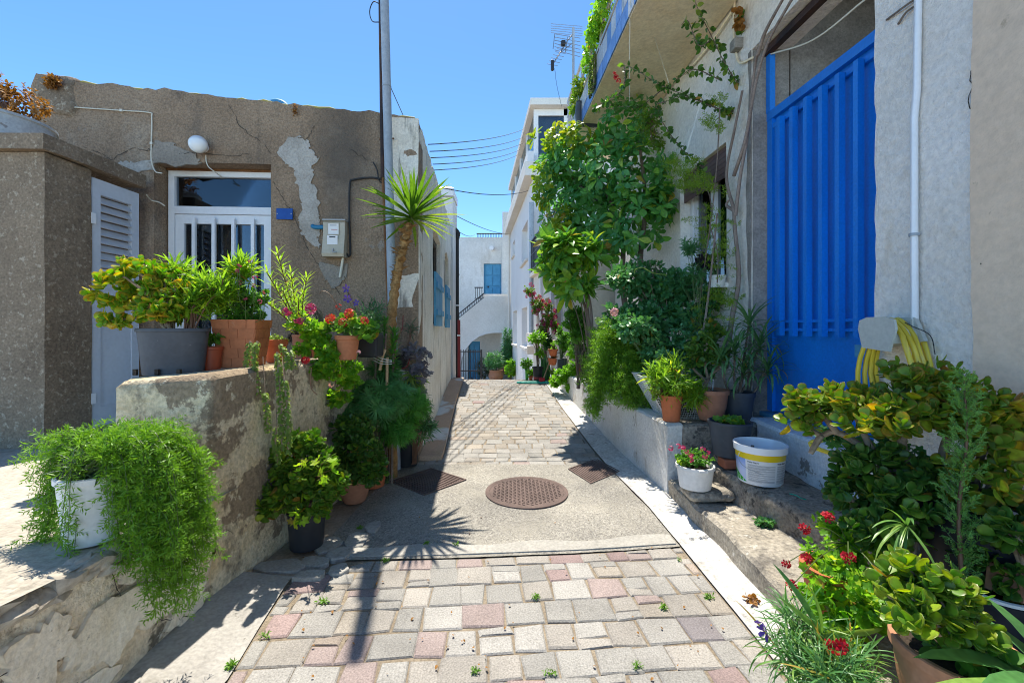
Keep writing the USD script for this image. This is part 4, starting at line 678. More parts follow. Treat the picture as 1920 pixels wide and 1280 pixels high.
add(tb, 'tub', lathe([(.001, 0), (.315, 0), (.325, .01), (.335, .19), (.345, .195), (.345, .215), (.325, .215), (.30, .18), (.001, .18)], c, 40), m_zinc, 30); add(tb, 'soil', lathe([(.315, .19), (.15, .205), (.001, .21)], c, 24), m_soil, True)
bush(tb, c + A([.1, 0, .2]), [(c + A([.12, 0, .36]), A([.26, .2, .18])), (c + A([.0, 0, .5]), A([.12, .1, .14])), (c + A([.2, -.05, .25]), A([.12, .1, .08]))], 150, 7, T_leaf(.32, .4), .035, l_dry, m_redstem, 0, 21, .07, a0=.6, a1=1.4, stem_n=40, stem_r=.004)
dw = thing('dry_plant', 'dried orange weed rooted in the broken house corner', 'plant', F(108, 165)); c = F(108, 160) + n_f * .06; bush(dw, c + A([.05, 0, .06]), [(c, A([.10, .04, .08]))], 40, 6, T_leaf(.32, .4), .032, l_dry, m_redstem, 0, 22, .05, stem_n=14, stem_r=.003)
dw = thing('dry_plant', 'tiny dried sprig hanging over the roof edge above the lamp', 'plant', F(555, 205)); c = F(555, 208) + n_f * .03; bush(dw, c + UP * .05, [(c, A([.02, .02, .06]))], 12, 5, T_leaf(.3, .4), .022, l_dry, m_redstem, 0, 23, .04, stem_n=6, stem_r=.002)
# ================================================================== STEPS AND PLANTER (right)
add_ = add
solo('lower_step', prism([(1.30, .5), (1.295, 3.52), (1.62, 3.52), (2.15, 2.0), (2.15, .5)][::-1], -.05, .155, .02, .06, .022, 3, 31), m_stepcon, 'low worn concrete step along the right margin', 'step', 35)
solo('upper_step', prism([(1.535, 3.53), (1.545, 3.30), (1.79, 2.42), (1.95, 1.6), (2.0, .5), (2.6, .5), (2.6, 3.53)], -.05, .335, .03, .05, .035, 4, 32), m_stonestep, 'rough pitted stone step carrying the paint bucket', 'step', 35)
solo('door_threshold', prism([(2.07, .5), (2.055, 3.72), (2.72, 3.74), (2.72, .5)], .2, .625, .02, .06, .02, 3, 33), m_threshold, 'peeling white threshold block under the blue door', 'threshold', 35)
pl = thing('raised_planter', 'long whitewashed raised planter bed along the right house', 'planter', (1.3, 5, 0))
add(pl, 'white_wall', prism([(1.295, 3.555), (1.12, 5.5), (.945, 7.5), (.855, 8.62), (1.0, 8.62), (1.09, 7.5), (1.27, 5.5), (1.44, 3.60)], -.1, .60, .018, .08, .018, 2.5, 34), m_planterwhite, 35)
add(pl, 'front_wall', prism([(1.44, 3.575), (1.44, 3.95), (2.3, 4.05), (2.3, 3.575)], -.05, .595, .02, .05, .022, 4, 35), m_stonestep, 35)
add(pl, 'soil', sheet(lambda y: (1.43 - .089 * (y - 3.55), 2.5), np.linspace(3.9, 8.6, 20), 8, .53, lambda y: 0, .05, 2), m_soil, 40)
solo('pad_stone', rbox((1.265, 3.02, .16), (1.60, 3.27, .235), .035, .04, .010, 5, 36), m_stepcon, 'flat rounded stone slab under the white flower bucket', 'stone slab', 35)

# ================================================================== MAIN HOUSE (right)
WX = lambda y: 2.38 - .05 * y
def W(px, py, o=0.): d = (2.38 - o) / ((px - 960) / FPX + .05); return P(px, py, d)
u_w = nrm(A([.05, -1, 0])); n_w = A([-1, -.05, 0]); n_w = nrm(n_w)          # u runs towards the camera
Y0, Y1 = 2.085, 8.15; WO = A([WX(Y1), Y1, 0]); wu = lambda y: (Y1 - y) / abs(u_w[1])
mh_ = thing('white_house', 'whitewashed house on the right with blue metal door and balcony', 'house', (2.3, 4, 0))
wall = sbox(0, -.1, wu(Y0), 7.4); dy0, dy1 = 2.644, 3.886; wy0, wy1, wz0, wz1 = 4.31, 5.36, 1.86, 3.28
def jag(u0, u1, z0, z1, s, amp=.006):
    r_ = np.random.default_rng(s); pts = [(u0, z0), (u1, z0)] + [(u1 + r_.normal(0, amp), z) for z in np.linspace(z0 + .05, z1 - .05, 40)] + [(u1, z1), (u0, z1)] + [(u0 + r_.normal(0, amp * .4), z) for z in np.linspace(z1 - .05, z0 + .05, 40)]
    return Polygon(pts).buffer(0)
wall = wall.difference(jag(wu(dy1), wu(dy0), .3, 3.93, 3)).difference(sbox(wu(wy1), wz0, wu(wy0), wz1))
add(mh_, 'front_wall', arch_poly(wall, WO, u_w, n_w, .34, .22, .010, 7), m_housewhite, 35)
woff = lambda p: .010 * 2 * (meshkit.fbm(np.asarray(p, float) * 1.7, 3, 7) - .5)
def WF(ya, yb, za, zb_, t0, t1): return arch_poly(sbox(wu(yb), za, wu(ya), zb_), WO - n_w * t0, u_w, n_w, t1 - t0, None)
add(mh_, 'end_wall', arch_poly(sbox(0, -.1, 2.2, 7.4), WO + A([0, -.002, 0]) - n_w * .34, A([-1, 0, 0]) * -1, A([0, -1, 0]), .2, None), m_dark)
add(mh_, 'inner_wall', WF(2.2, 8, 0, 4.5, 1.6, 1.65), m_dark); add(mh_, 'inner_ceiling', bx((2.55, 2.2, 4.40), (4.0, 8.0, 4.45)), m_dark)
# grey reveal beside the door
rv = Polygon([(0, .6), (.03 , .6)] + [(.0 + .05 + .02 * math.sin(3.1 * z) + .006 * math.sin(17 * z), z) for z in np.linspace(.62, 3.92, 50)] + [(0, 3.93)]).buffer(0)
add(mh_, 'bare_edge', arch_poly(affinity.scale(rv, -1, 1, origin=(0, 0)), WO + u_w * (wu(dy1) - .001) + n_w * .012, u_w, n_w, .006, .2, .0), m_reveal)
add(mh_, 'reveal', bx((WX(dy1) + .005, dy1 - .012, .6), (WX(dy1) + .33, dy1 - .002, 3.93)), m_reveal)
add(mh_, 'reveal', bx((WX(dy0) + .02, dy0 + .003, .6), (WX(dy0) + .33, dy0 + .012, 3.93)), m_reveal)
add(mh_, 'transom_recess', [bx((WX(dy1) + .345, dy1 - .01, 3.0), (WX(dy1) + 1.55, dy1 + .05, 4.38)), WF(dy0 - .5, dy1, .62, 3.3, 1.37, 1.40)], m_reveal)
bmz = 3.86
add(mh_, 'lintel_beam', [WF(dy0 + .01, dy1 - .01, bmz, bmz + .06, .09, .15)], m_rustpipe); add(mh_, 'transom_post', WF(dy1 - .07, dy1 - .015, 3.34, bmz, .12, .17), m_blue)
add(mh_, 'transom_wire', tube(bez([A([WX(3.84) + .13, 3.84, 3.86]), A([WX(3.4) + .2, 3.4, 3.70]), A([WX(2.9) + .2, 2.9, 3.66])], 6), .008, 5), m_whitecable, True)
# blue metal door
dz0, dz1 = .66, 3.345; D0, D1 = dy0 - .05, dy1 - .016
dd = add(mh_, 'metal_door', [WF(D0, D1, dz0, dz1, .165, .19), WF(D0, D1, dz1 - .075, dz1, .125, .164), WF(D1 - .07, D1, dz0, dz1 - .075, .13, .164), WF(D0, D0 + .06, dz0, dz1 - .075, .13, .164), WF(D0 + .06, D1 - .07, dz1 - .165, dz1 - .125, .135, .164), WF(D1 - .115, D1 - .09, 1.33, dz1 - .165, .14, .164)], m_blue, label='blue painted metal door with upright box bars')
for y in (3.655, 3.50, 3.345, 3.19, 3.035, 2.88): add(dd, 'bar', WF(y - .019, y + .019, 1.335, dz1 - .135, .085, .132), m_blue)
add(dd, 'cross_bar', WF(D0 + .06, D1 - .07, 1.445, 1.468, .133, .163), m_blue); add(dd, 'cross_bar', WF(D0 + .06, D1 - .07, 1.375, 1.398, .133, .163), m_blue)
add(dd, 'sticker', WF(2.905, 2.97, 1.20, 1.285, .160, .1648), m_skyblue)
kc = W(1622, 500, .02) ; kp = A([WX(2.70) + .12, 2.70, 1.78]); add(dd, 'key_chain', tube(bez([kp, kp + A([.0, .005, -.06]), kp + A([-.004, 0, -.12])], 5), .004, 5), m_galv, True)
a = np.linspace(0, 2 * np.pi, 20); add(dd, 'key_ring', tube(np.stack([kp[0] - .004 + 0 * a, kp[1] + .018 * np.cos(a), kp[2] - .138 + .02 * np.sin(a)], 1), .003, 5), m_galv, True); add(dd, 'latch', beam(kp + A([.02, .03, 0]), kp + A([-.01, -.03, 0]), .02, .02), m_black)
add(mh_, 'door_sill', WF(dy0, dy1, .61, .65, .06, .30), m_skyblue)
# window with roller shutter
wn = add(mh_, 'window', [WF(wy0 + .002, wy0 + .06, wz0, wz1, .13, .2), WF(wy1 - .06, wy1 - .002, wz0, wz1, .13, .2), WF(wy0 + .06, wy1 - .06, wz0, wz0 + .06, .13, .2), WF(4.78, 4.88, wz0 + .06, wz1, .14, .19), WF(wy0 + .06, wy0 + .13, wz0 + .06, wz1, .15, .19), WF(wy1 - .13, wy1 - .06, wz0 + .06, wz1, .15, .19)], m_alu, label='white framed window with brown roller shutter half down')
add(wn, 'pane', WF(wy0 + .06, wy1 - .06, wz0 + .06, wz1, .172, .178), m_pane); add(wn, 'curtain', [WF(4.5, 4.66, wz0, wz1, .30, .31), WF(5.0, 5.2, wz0, wz1, .30, .31)], m_curtain)
for i in range(6): z = 2.965 + i * .053; add(wn, 'shutter_slat', WF(wy0 + .012, wy1 - .012, z, z + .049, .045 + .012 * (i % 2) * 0, .062), m_shutbrown)
add(wn, 'sill', WF(wy0 - .04, wy1 + .04, wz0 - .05, wz0 - .001, -.06, .12), m_threshold)
add(mh_, 'window_room', WF(4.0, 5.7, 1.5, 3.4, .8, .83), m_dark)
# conduit
q = [W(1722, -30, .022), W(1720, 90, .022), W(1719, 170, .022), W(1714, 220, .022), W(1714, 440, .022), W(1715, 600, .022)]
add(mh_, 'conduit', tube(q, .0175, 12), m_alu, 30); add(mh_, 'conduit_clip', tube([q[4] - UP * .008, q[4] + UP * .008], .024, 12), m_galv, 30)
add(mh_, 'twig_root', tube(bez([W(1715, 0, .01), W(1700, 10, .02), W(1662, 38, .01)], 5), .006, 5), m_bark, True); add(mh_, 'twig_root', tube(bez([W(1715, 12, .01), W(1698, 25, .02), W(1684, 46, .01)], 5), .006, 5), m_bark, True)
for s, pts in enumerate([[(1848, 90), (1822, 140), (1818, 200), (1838, 235), (1840, 290), (1844, 330)], [(1846, 430), (1838, 470), (1846, 520), (1842, 600)]]):
    q = wob([W(*p) + n_w * .004 for p in pts], 6, .006, s); k = len(q); sd_ = nrm(np.cross(np.gradient(q, axis=0), n_w)) * .0025; i = np.arange(k - 1); add(mh_, 'crack', (np.vstack([q - sd_, q + sd_]), np.vstack([np.stack([i, i + 1, k + i + 1], 1), np.stack([i, k + i + 1, k + i], 1)])), m_crack)
add(mh_, 'wall_pipe', tube(bez([W(1372, 22, .03), W(1330, 85, .03), W(1284, 140, .03)], 4), .012, 6), m_soffit, True); 
jb = A(W(1382, 85, .03)); add(mh_, 'junction_box', rbox(jb - .05, jb + .05, .012), m_reveal, 30); add(mh_, 'wall_pipe', tube(bez([W(1378, -10, .02), W(1376, 60, .02), W(1380, 100, .02), W(1388, 118, .02), W(1412, 108, .02)], 5), .012, 6), m_soffit, True)
# balcony
BO = lambda y: 1.415 - .05 * y
bal = add(mh_, 'balcony_slab', prism([(BO(.8), .8), (BO(8.0), 8.0), (WX(8) - .012, 8.0), (WX(.8) - .012, .8)][::-1], 4.55, 4.86, 0, .3, .008, 2, 41), m_soffit, 35)
add(mh_, 'balcony_slab', bx((BO(.8) + .01, .85, 4.862), (BO(.8) + .02, .86, 4.87)), m_soffit)
r = np.random.default_rng(9)
y = 2.0
while y < 7.98:
    w_ = r.uniform(.16, .24)
    for k, (za, zb_) in enumerate(((4.56, 4.745), (4.75, 4.98))):
        mt_ = m_tileblue if (k == 0 and r.random() < .8) or (k == 1 and r.random() < .12) else m_tilegrey
        a, b = A([BO(y) - .012, y, 0]), A([BO(y + w_) - .012, min(y + w_ - .006, 7.99), 0]); v, f = bx((0, 0, za), (.02, 1, zb_)); v = np.stack([a[0] + (b[0] - a[0]) * v[:, 1] + v[:, 0] - .006 * r.random(), a[1] + (b[1] - a[1]) * v[:, 1], v[:, 2]], 1); add(bal, 'tile', (v, f), mt_, tone=r.random())
    y += w_
add(bal, 'kerb', prism([(BO(.8) + .012, .8), (BO(7.99) + .012, 7.99), (BO(7.99) + .09, 7.99), (BO(.8) + .09, .8)][::-1], 4.862, 4.985), m_tilegrey)
rl = add(mh_, 'balcony_railing', [beam((BO(.8) + .03, .8, z), (BO(8.0) + .03, 8.0, z), .035, .045) for z in (5.12, 5.36, 5.62)] + [beam((BO(8.0) + .03, 7.99, z), (WX(8.0), 7.99, z), .035, .045) for z in (5.12, 5.36, 5.62)], m_galv)
for y in np.arange(1.0, 8.05, 1.15): add(rl, 'post', bx((BO(y) + .012, y - .02, 4.985), (BO(y) + .048, y + .02, 5.60)), m_galv)
el = A([BO(6.6) - .05, 6.62, 4.60]); add(mh_, 'drain_elbow', tube(bez([el + A([.02, 0, .30]), el + A([-.0, 0, .12]), el + A([.03, 0, .0]), el + A([.16, 0, -.03]), el + A([.3, .02, -.02])], 6), .058, 14), m_greypot, True)
for i, (px, py, ex, ey) in enumerate([(1205, 0, 1246, 130), (1182, 0, 1180, 118)]): add(mh_, 'tie_string', tube([P(px, py, 4.25), P(ex, ey, 4.6 if i else 5.0), P(ex + (24 if not i else 0), ey + 80, 4.9)], .0035, 4), m_whitecable)
# beige neighbour
be = thing('beige_house', 'smooth beige rendered house wall at the right edge', 'house', (2.25, 1.5, 0))
r_ = np.random.default_rng(5); Yb = 2.09
bw = Polygon([(0, -.1)] + [(.0 + .010 * math.sin(2.2 * z) + r_.normal(0, .003), z) for z in np.linspace(0, 7.2, 70)] + [(4.5, 7.2), (4.5, -.1)])
add(be, 'wall', arch_poly(bw, A([WX(Yb) - .02, Yb, 0]), u_w, n_w, .30, .3, .006, 8), m_beige, 35)
pk = [(0 - .0, 0)]; 

# ================================================================== HOUSE WITH TERRACE beyond (cream)
H3 = lambda y: 1.15 - .107 * (y - 8.0)
u3 = nrm(A([.107, -1, 0])); n3 = nrm(A([-1, -.107, 0])); Y3a, Y3b = 8.3, 12.75; O3 = A([H3(Y3b), Y3b, 0]); h3u = lambda y: (Y3b - y) / abs(u3[1])
c3 = thing('cream_house', 'low cream house with a railed roof terrace behind the climbing plants', 'house', (1.2, 10, .3))
w3 = sbox(0, -1.2, h3u(Y3a), 2.9).difference(sbox(h3u(10.9), .2, h3u(10.2), 2.15)).difference(sbox(h3u(9.5), 1.15, h3u(8.9), 2.2)).difference(sbox(h3u(12.2), .1, h3u(11.7), 2.1))
add(c3, 'front_wall', arch_poly(w3, O3, u3, n3, .3, None), m_house3); add(c3, 'end_wall', bx((H3(Y3a) + .301, Y3a, -.2), (4.5, Y3a + .25, 2.9)), m_house3)
def HF(ya, yb, za, zb_, t0, t1): return arch_poly(sbox(h3u(yb), za, h3u(ya), zb_), O3 - n3 * t0, u3, n3, t1 - t0, None)
add(c3, 'roof', prism([(H3(8.3) - .12, 8.2), (H3(12.75) - .12, 12.8), (4.5, 12.8), (4.5, 8.2)][::-1], 2.905, 3.02), m_house3)
add(c3, 'door', [HF(10.2, 10.9, .2, 2.15, .12, .16)], m_brownwood); add(c3, 'door', [HF(11.7, 12.2, .1, 2.1, .12, .16)], m_brownwood)
w_ = add(c3, 'window', [HF(8.9, 8.96, 1.15, 2.2, .1, .16), HF(9.44, 9.5, 1.15, 2.2, .1, .16), HF(8.96, 9.44, 2.14, 2.2, .1, .16), HF(8.96, 9.44, 1.15, 1.2, .1, .16)], m_whitepaint); add(w_, 'pane', HF(8.96, 9.44, 1.2, 2.14, .12, .125), m_pane); add(w_, 'sill', HF(8.8, 9.6, 1.05, 1.145, -.1, .1), m_house3)
for y in (9.85, 11.25): add(c3, 'pilaster', HF(y - .09, y + .09, -.3, 2.9, -.07, -.001), m_house2)
add(c3, 'ledge', HF(11.35, 12.6, 1.0, 1.25, -.25, -.001), m_house3)
rl = add(c3, 'terrace_railing', [beam((H3(8.3) - .08, 8.3, 3.95), (H3(12.7) - .08, 12.7, 3.95), .05, .04), beam((H3(8.3) - .08, 8.3, 3.12), (H3(12.7) - .08, 12.7, 3.12), .03, .03), beam((H3(8.3) - .08, 8.3, 3.55), (H3(12.7) - .08, 12.7, 3.55), .02, .02)], m_black)
for y in np.arange(8.3, 12.71, .137): add(rl, 'baluster', bx((H3(y) - .09, y - .009, 3.02), (H3(y) - .072, y + .009, 3.935)), m_black)
bk = prism([(1.35, 8.6), (4.4, 8.6), (4.4, 12.6), (1.15, 12.6)], -.2, .0); 
ld = thing('laundry', 'white lace cloth hung over the terrace railing', 'cloth', (H3(10.4) - .1, 10.4, 3.9)); v, f = sheet(lambda y: (0, 1), np.linspace(9.9, 11.0, 14), 10, 0, lambda y: 0); v = np.stack([H3(v[:, 1]) - .12 - .03 * np.sin(v[:, 1] * 19) * v[:, 0], v[:, 1], 3.98 - .35 * v[:, 0] * (1 + .3 * np.sin(v[:, 1] * 5))], 1); add(ld, 'cloth', (v, f), m_curtain, True)

# ================================================================== PALE TWO STOREY HOUSE far right
H2 = lambda y: .65 - .09125 * (y - 13)
u2 = nrm(A([.09125, -1, 0])); n2 = nrm(A([-1, -.09125, 0])); Y2a, Y2b = 13.0, 21.0; O2 = A([H2(Y2b), Y2b, 0]); h2u = lambda y: (Y2b - y) / abs(u2[1])
h2 = thing('pale_house', 'tall pale grey house with recessed windows and glazed rooftop room', 'house', (.4, 15, 0))
wins = [(16.1, 14.35, 3.74, 5.05, 'tall recessed upper window'), (16.1, 14.5, .73, 2.13, ''), (19.6, 17.9, .70, 2.15, ''), (19.8, 18.8, 4.66, 5.3, 'small square upper window')]
w2 = sbox(0, -2, h2u(Y2a), 6.0)
for a, b, z0, z1, _ in wins: w2 = w2.difference(sbox(h2u(a), z0, h2u(b), z1))
add(h2, 'street_wall', arch_poly(w2, O2, u2, n2, .35, None), m_house2)
add(h2, 'end_wall', bx((H2(13) + .351, 13.0, -2), (5.5, 13.3, 6.0)), m_house2); add(h2, 'inner_wall', arch_poly(sbox(0, -1, 7.6, 6), O2 - n2 * .9, u2, n2, .02, None), m_dark)
def PF(ya, yb, za, zb_, t0, t1): return arch_poly(sbox(h2u(yb), za, h2u(ya), zb_), O2 - n2 * t0, u2, n2, t1 - t0, None)
for a, b, z0, z1, lb in wins:
    w_ = add(h2, 'window', [PF(b, b + .1, z0, z1, .2, .26), PF(a - .1, a, z0, z1, .2, .26), PF(b + .1, a - .1, z1 - .1, z1, .2, .26), PF(b + .1, a - .1, z0, z0 + .08, .2, .26)], m_whitepaint, label=lb or None); add(w_, 'pane', PF(b + .1, a - .1, z0 + .08, z1 - .1, .225, .23), m_pane); add(w_, 'sill', PF(b - .08, a + .08, z0 - .08, z0 - .002, -.08, .2), m_house3)
add(h2, 'cornice', prism([(H2(12.85) - .28, 12.85), (H2(21.1) - .28, 21.1), (5.5, 21.1), (5.5, 12.85)][::-1], 6.0, 6.42), m_house3)
add(h2, 'parapet', PF(12.9, 21.0, 6.425, 6.75, -.2, .0), m_house2)
pr = add(h2, 'rooftop_room', [bx((H2(13) + .02, 13.15, 6.425), (H2(13) + .16, 13.29, 8.15)), bx((H2(13) + .95, 13.15, 6.425), (H2(13) + 1.07, 13.29, 8.15)), bx((H2(13) + .16, 13.15, 6.425), (H2(13) + .95, 13.25, 6.6)), bx((2.0, 13.15, 6.425), (2.1, 13.29, 8.15)), bx((H2(13) + .16, 13.15, 7.95), (3.2, 13.25, 8.15))] + [beam((H2(y) + .09, y, 6.425), (H2(y) + .09, y, 8.15), .14, .12, A([0, 1, 0])) for y in (15, 17, 19, 20.9)] + [beam((H2(13.3) + .09, 13.3, 6.5), (H2(20.9) + .09, 20.9, 6.5), .12, .14)], m_house2, label='white framed glazed rooftop room with blue tinted panes')
for a, b in ((13.31, 14.93), (15.07, 16.93), (17.07, 18.93), (19.07, 20.83)): add(pr, 'pane', prism([(H2(a) + .08, a), (H2(b) + .08, b), (H2(b) + .10, b), (H2(a) + .10, a)][::-1], 6.58, 8.13), m_bluepane)
add(pr, 'pane', bx((H2(13) + .16, 13.2, 6.6), (H2(13) + .95, 13.22, 7.95)), m_pane); add(pr, 'curtain', bx((H2(13) + .16, 13.4, 6.5), (H2(13) + .95, 13.42, 8.0)), m_curtain)
add(pr, 'roof', prism([(H2(12.9) - .1, 12.9), (H2(21) - .1, 21.0), (4.5, 21.0), (4.5, 12.9)][::-1], 8.155, 8.36), m_house3); add(pr, 'back_wall', bx((2.6, 13.5, 6.43), (2.7, 20.9, 8.15)), m_house2); add(pr, 'end_panel', bx((2.1, 13.18, 6.425), (4.4, 13.28, 7.95)), m_house2)
add(h2, 'drainpipe', tube([A([H2(13) - .06, 12.93, z]) for z in (.9, 3, 5.2)], .075, 12), m_zinc, 30); add(h2, 'drainpipe', tube([A([H2(13) + .22, 12.93, z]) for z in (3.4, 4.6, 5.0)], .04, 10), m_galv, 30); add(h2, 'corner_pipe', tube([A([H2(20.9) - .08, 20.8, z]) for z in (-1.3, 2, 6)], .06, 10), m_house3, 30)
add(h2, 'pipe_base', prism([(.45, 12.7), (.95, 12.7), (.95, 12.98), (.45, 12.98)], .62, .86), m_house3)

# ================================================================== WHITE HOUSE END on the left, pipes
h4 = thing('white_corner_house', 'narrow white house end standing past the old brown house', 'house', (-1.6, 9.6, .3))
add(h4, 'wall', prism([(-1.265, 9.12), (-1.275, 9.88), (-6, 9.88), (-6, 9.12)], -1.0, 4.22, .03), m_house2, 30); add(h4, 'parapet', prism([(-1.25, 9.10), (-1.26, 9.90), (-6, 9.90), (-6, 9.10)], 4.225, 4.42, .04), m_whitepaint, 30)
bp = thing('black_drainpipe', 'black drainpipe on the white house corner past the blue shutters', 'drainpipe', (-1.2, 10.2, .2)); add(bp, 'pipe', tube([A([-1.245, 9.7, z]) for z in (.26, 2, 3.45)], .04, 10), m_black, 30); add(bp, 'head', tube(bez([A([-1.245, 9.7, 3.44]), A([-1.23, 9.68, 3.56]), A([-1.32, 9.66, 3.66])], 4), .052, 10), m_black, True)
for z in (.35, .8, 1.9, 2.6): add(bp, 'bracket', tube([A([-1.245, 9.7, z]), A([-1.245, 9.7, z + .03])], .05, 10), m_whitepaint if z == 1.9 else m_black, 30)
rpst = thing('red_post', 'dark red painted iron post where the lane crests', 'post', (-1.17, 9.35, .25)); add(rpst, 'post', bx((-1.19, 9.33, .2), (-1.135, 9.385, 1.58)), m_redmetal); add(rpst, 'clamp', bx((-1.20, 9.325, 1.22), (-1.125, 9.392, 1.26)), m_whitepaint)

# ================================================================== ARCHED BUILDING at the end
YA = 21.0
def E(px, py, d=YA): return P(px, py, d)
ab = thing('arched_house', 'white house closing the lane with an outer stair over an arch', 'house', (-1.5, 21.5, -1.3))
pts = [E(x, y)[[0, 2]] for x, y in [(850, 760), (850, 612), (858, 600), (908, 558), (914, 555), (958, 555), (965, 560), (965, 760)]]
arch = [E(x, y)[[0, 2]] for x, y in [(863, 760), (863, 690), (866, 672), (873, 655), (884, 641), (898, 631), (912, 626), (926, 624), (941, 624), (941, 760)]]
add(ab, 'stair_wall', arch_poly(Polygon(pts).difference(Polygon(arch)), A([0, YA, 0]), A([1, 0, 0]), A([0, -1, 0]), .35, None), m_farwhite)
ring = Polygon(arch).buffer(.10).difference(Polygon(arch)).intersection(sbox(-9, -1.3, 9, 9)); add(ab, 'arch_trim', arch_poly(ring, A([0, YA - .012, 0]), A([1, 0, 0]), A([0, -1, 0]), .03, None), m_house2)
bkY = 23.2
def E2(px, py): return P(px, py, bkY)
main = Polygon([E2(840, 445)[[0, 2]], E2(942, 445)[[0, 2]], E2(942, 760)[[0, 2]], E2(840, 760)[[0, 2]]]); dpoly = Polygon([E2(907, 494)[[0, 2]], E2(940, 494)[[0, 2]], E2(940, 556)[[0, 2]], E2(907, 556)[[0, 2]]]); d2 = Polygon([E2(878, 640)[[0, 2]], E2(900, 640)[[0, 2]], E2(900, 740)[[0, 2]], E2(878, 740)[[0, 2]]])
add(ab, 'main_wall', arch_poly(main.difference(dpoly).difference(d2), A([0, bkY, 0]), A([1, 0, 0]), A([0, -1, 0]), .4, None), m_farwhite)
add(ab, 'tower_wall', prism([(E(942, 0, bkY)[0], bkY - .3), (2.5, bkY - .3), (2.5, bkY + 4), (E(942, 0, bkY)[0], bkY + 4)], -1.5, 1.4 + 215 * bkY / FPX), m_farwhite)
add(ab, 'roof', bx((-4, bkY + .4, 6.0), (-.5, bkY + 4, 6.2)), m_farwhite); add(ab, 'side_wall', bx((-4.2, bkY - .02, -1.5), (-3.6, bkY + 4, 6.3)), m_farwhite)
b = dpoly.bounds; dY = bkY + .14
def LD(b, name_label):
    fr = add(ab, 'door', bx((b[0], dY, b[1]), (b[2], dY + .05, b[3])), m_skyblue, label=name_label); w_ = (b[2] - b[0]); h_ = (b[3] - b[1])
    for i in (0, 1):
        for z0, z1 in ((.04, .27), (.33, .62), (.66, .95)): add(fr, 'panel', rbox((b[0] + w_ * (.08 + .45 * i), dY - .035, b[1] + h_ * z0), (b[0] + w_ * (.47 + .45 * i), dY - .002, b[1] + h_ * z1), .012), m_skyblue)
    add(fr, 'knob', tube([A([b[0] + w_ * .25, dY - .07, b[1] + h_ * .3]), A([b[0] + w_ * .25, dY - .03, b[1] + h_ * .3])], .045, 10), m_black, 30)
LD(b, 'sky blue panelled door on the stair landing'); LD(d2.bounds, 'sky blue lower door seen through the arch')
add(ab, 'stair_vault', bx((-3.55, YA + .36, E(0, 618)[2]), (E(938, 0)[0] - .01, bkY - .01, E(0, 618)[2] + .2)), m_farwhite); add(ab, 'landing', bx((E(905, 0)[0], YA + .36, E(0, 556, bkY)[2] - .2), (1.2, bkY - .31, E(0, 556, bkY)[2] - .01)), m_farwhite)
add(ab, 'passage_wall', [bx((E(938, 0)[0], YA + .36, -1.4), (E(938, 0)[0] + .25, bkY - .31, 2.6))], m_farwhite); add(ab, 'wall_lamp', tube([A([E2(922, 0)[0], bkY - .2, E2(0, 466)[2]]), A([E2(922, 0)[0], bkY - .001, E2(0, 466)[2]])], .12, 12), m_whitepaint, 30)
def rail(name, a, b, h, n, lbl=None):
    a, b = A(a), A(b); g = add(ab, name, [beam(a + UP * h, b + UP * h, .05, .05), beam(a + UP * .08, b + UP * .08, .03, .03)], m_black, label=lbl)
    for i in range(n): p = a + (b - a) * (i + .5) / n; add(g, 'baluster', bx(p + A([-.014, -.014, .08]), p + A([.014, .014, h])), m_black)
rail('roof_railing', E2(890, 445) + A([0, 1.2, .1]), E2(941, 445) + A([0, 1.2, .1]), .36, 16); rail('stair_railing', E(858, 600) + A([0, .15, 0]), E(907, 560) + A([0, .15, 0]), .28, 12); rail('landing_railing', E(889, 562) + A([0, .2, -.0]), E(905, 562) + A([0, .2, 0]), .62, 4)
gt = thing('iron_gate', 'black wrought iron gate in front of the far archway', 'gate', E(883, 715, 19.5)); a, b = E(862, 735, 19.5), E(903, 735, 19.5); H = E(0, 655, 19.5)[2] - a[2]
add(gt, 'frame', [beam(a, a + UP * H, .05, .05, A([0, 1, 0])), beam(b, b + UP * H, .05, .05, A([0, 1, 0]))] + [beam(a + UP * H * q, b + UP * H * q, .04, .05) for q in (.05, .5, .95)], m_black)
for i in range(9): p = a + (b - a) * (i + .5) / 9; add(gt, 'bar', bx(p + A([-.015, -.015, 0]), p + A([.015, .015, H])), m_black)
fs = thing('stone_step', 'pale stone steps at the foot of the arched house', 'steps', (-.5, 20, -1.3)); add(fs, 'step', rbox((-.95, 19.4, -1.4), (.0, 20.0, -1.02), .04), m_smoothcon); add(fs, 'step', rbox((-.75, 20.02, -1.4), (.0, 20.9, -.80), .04), m_smoothcon)
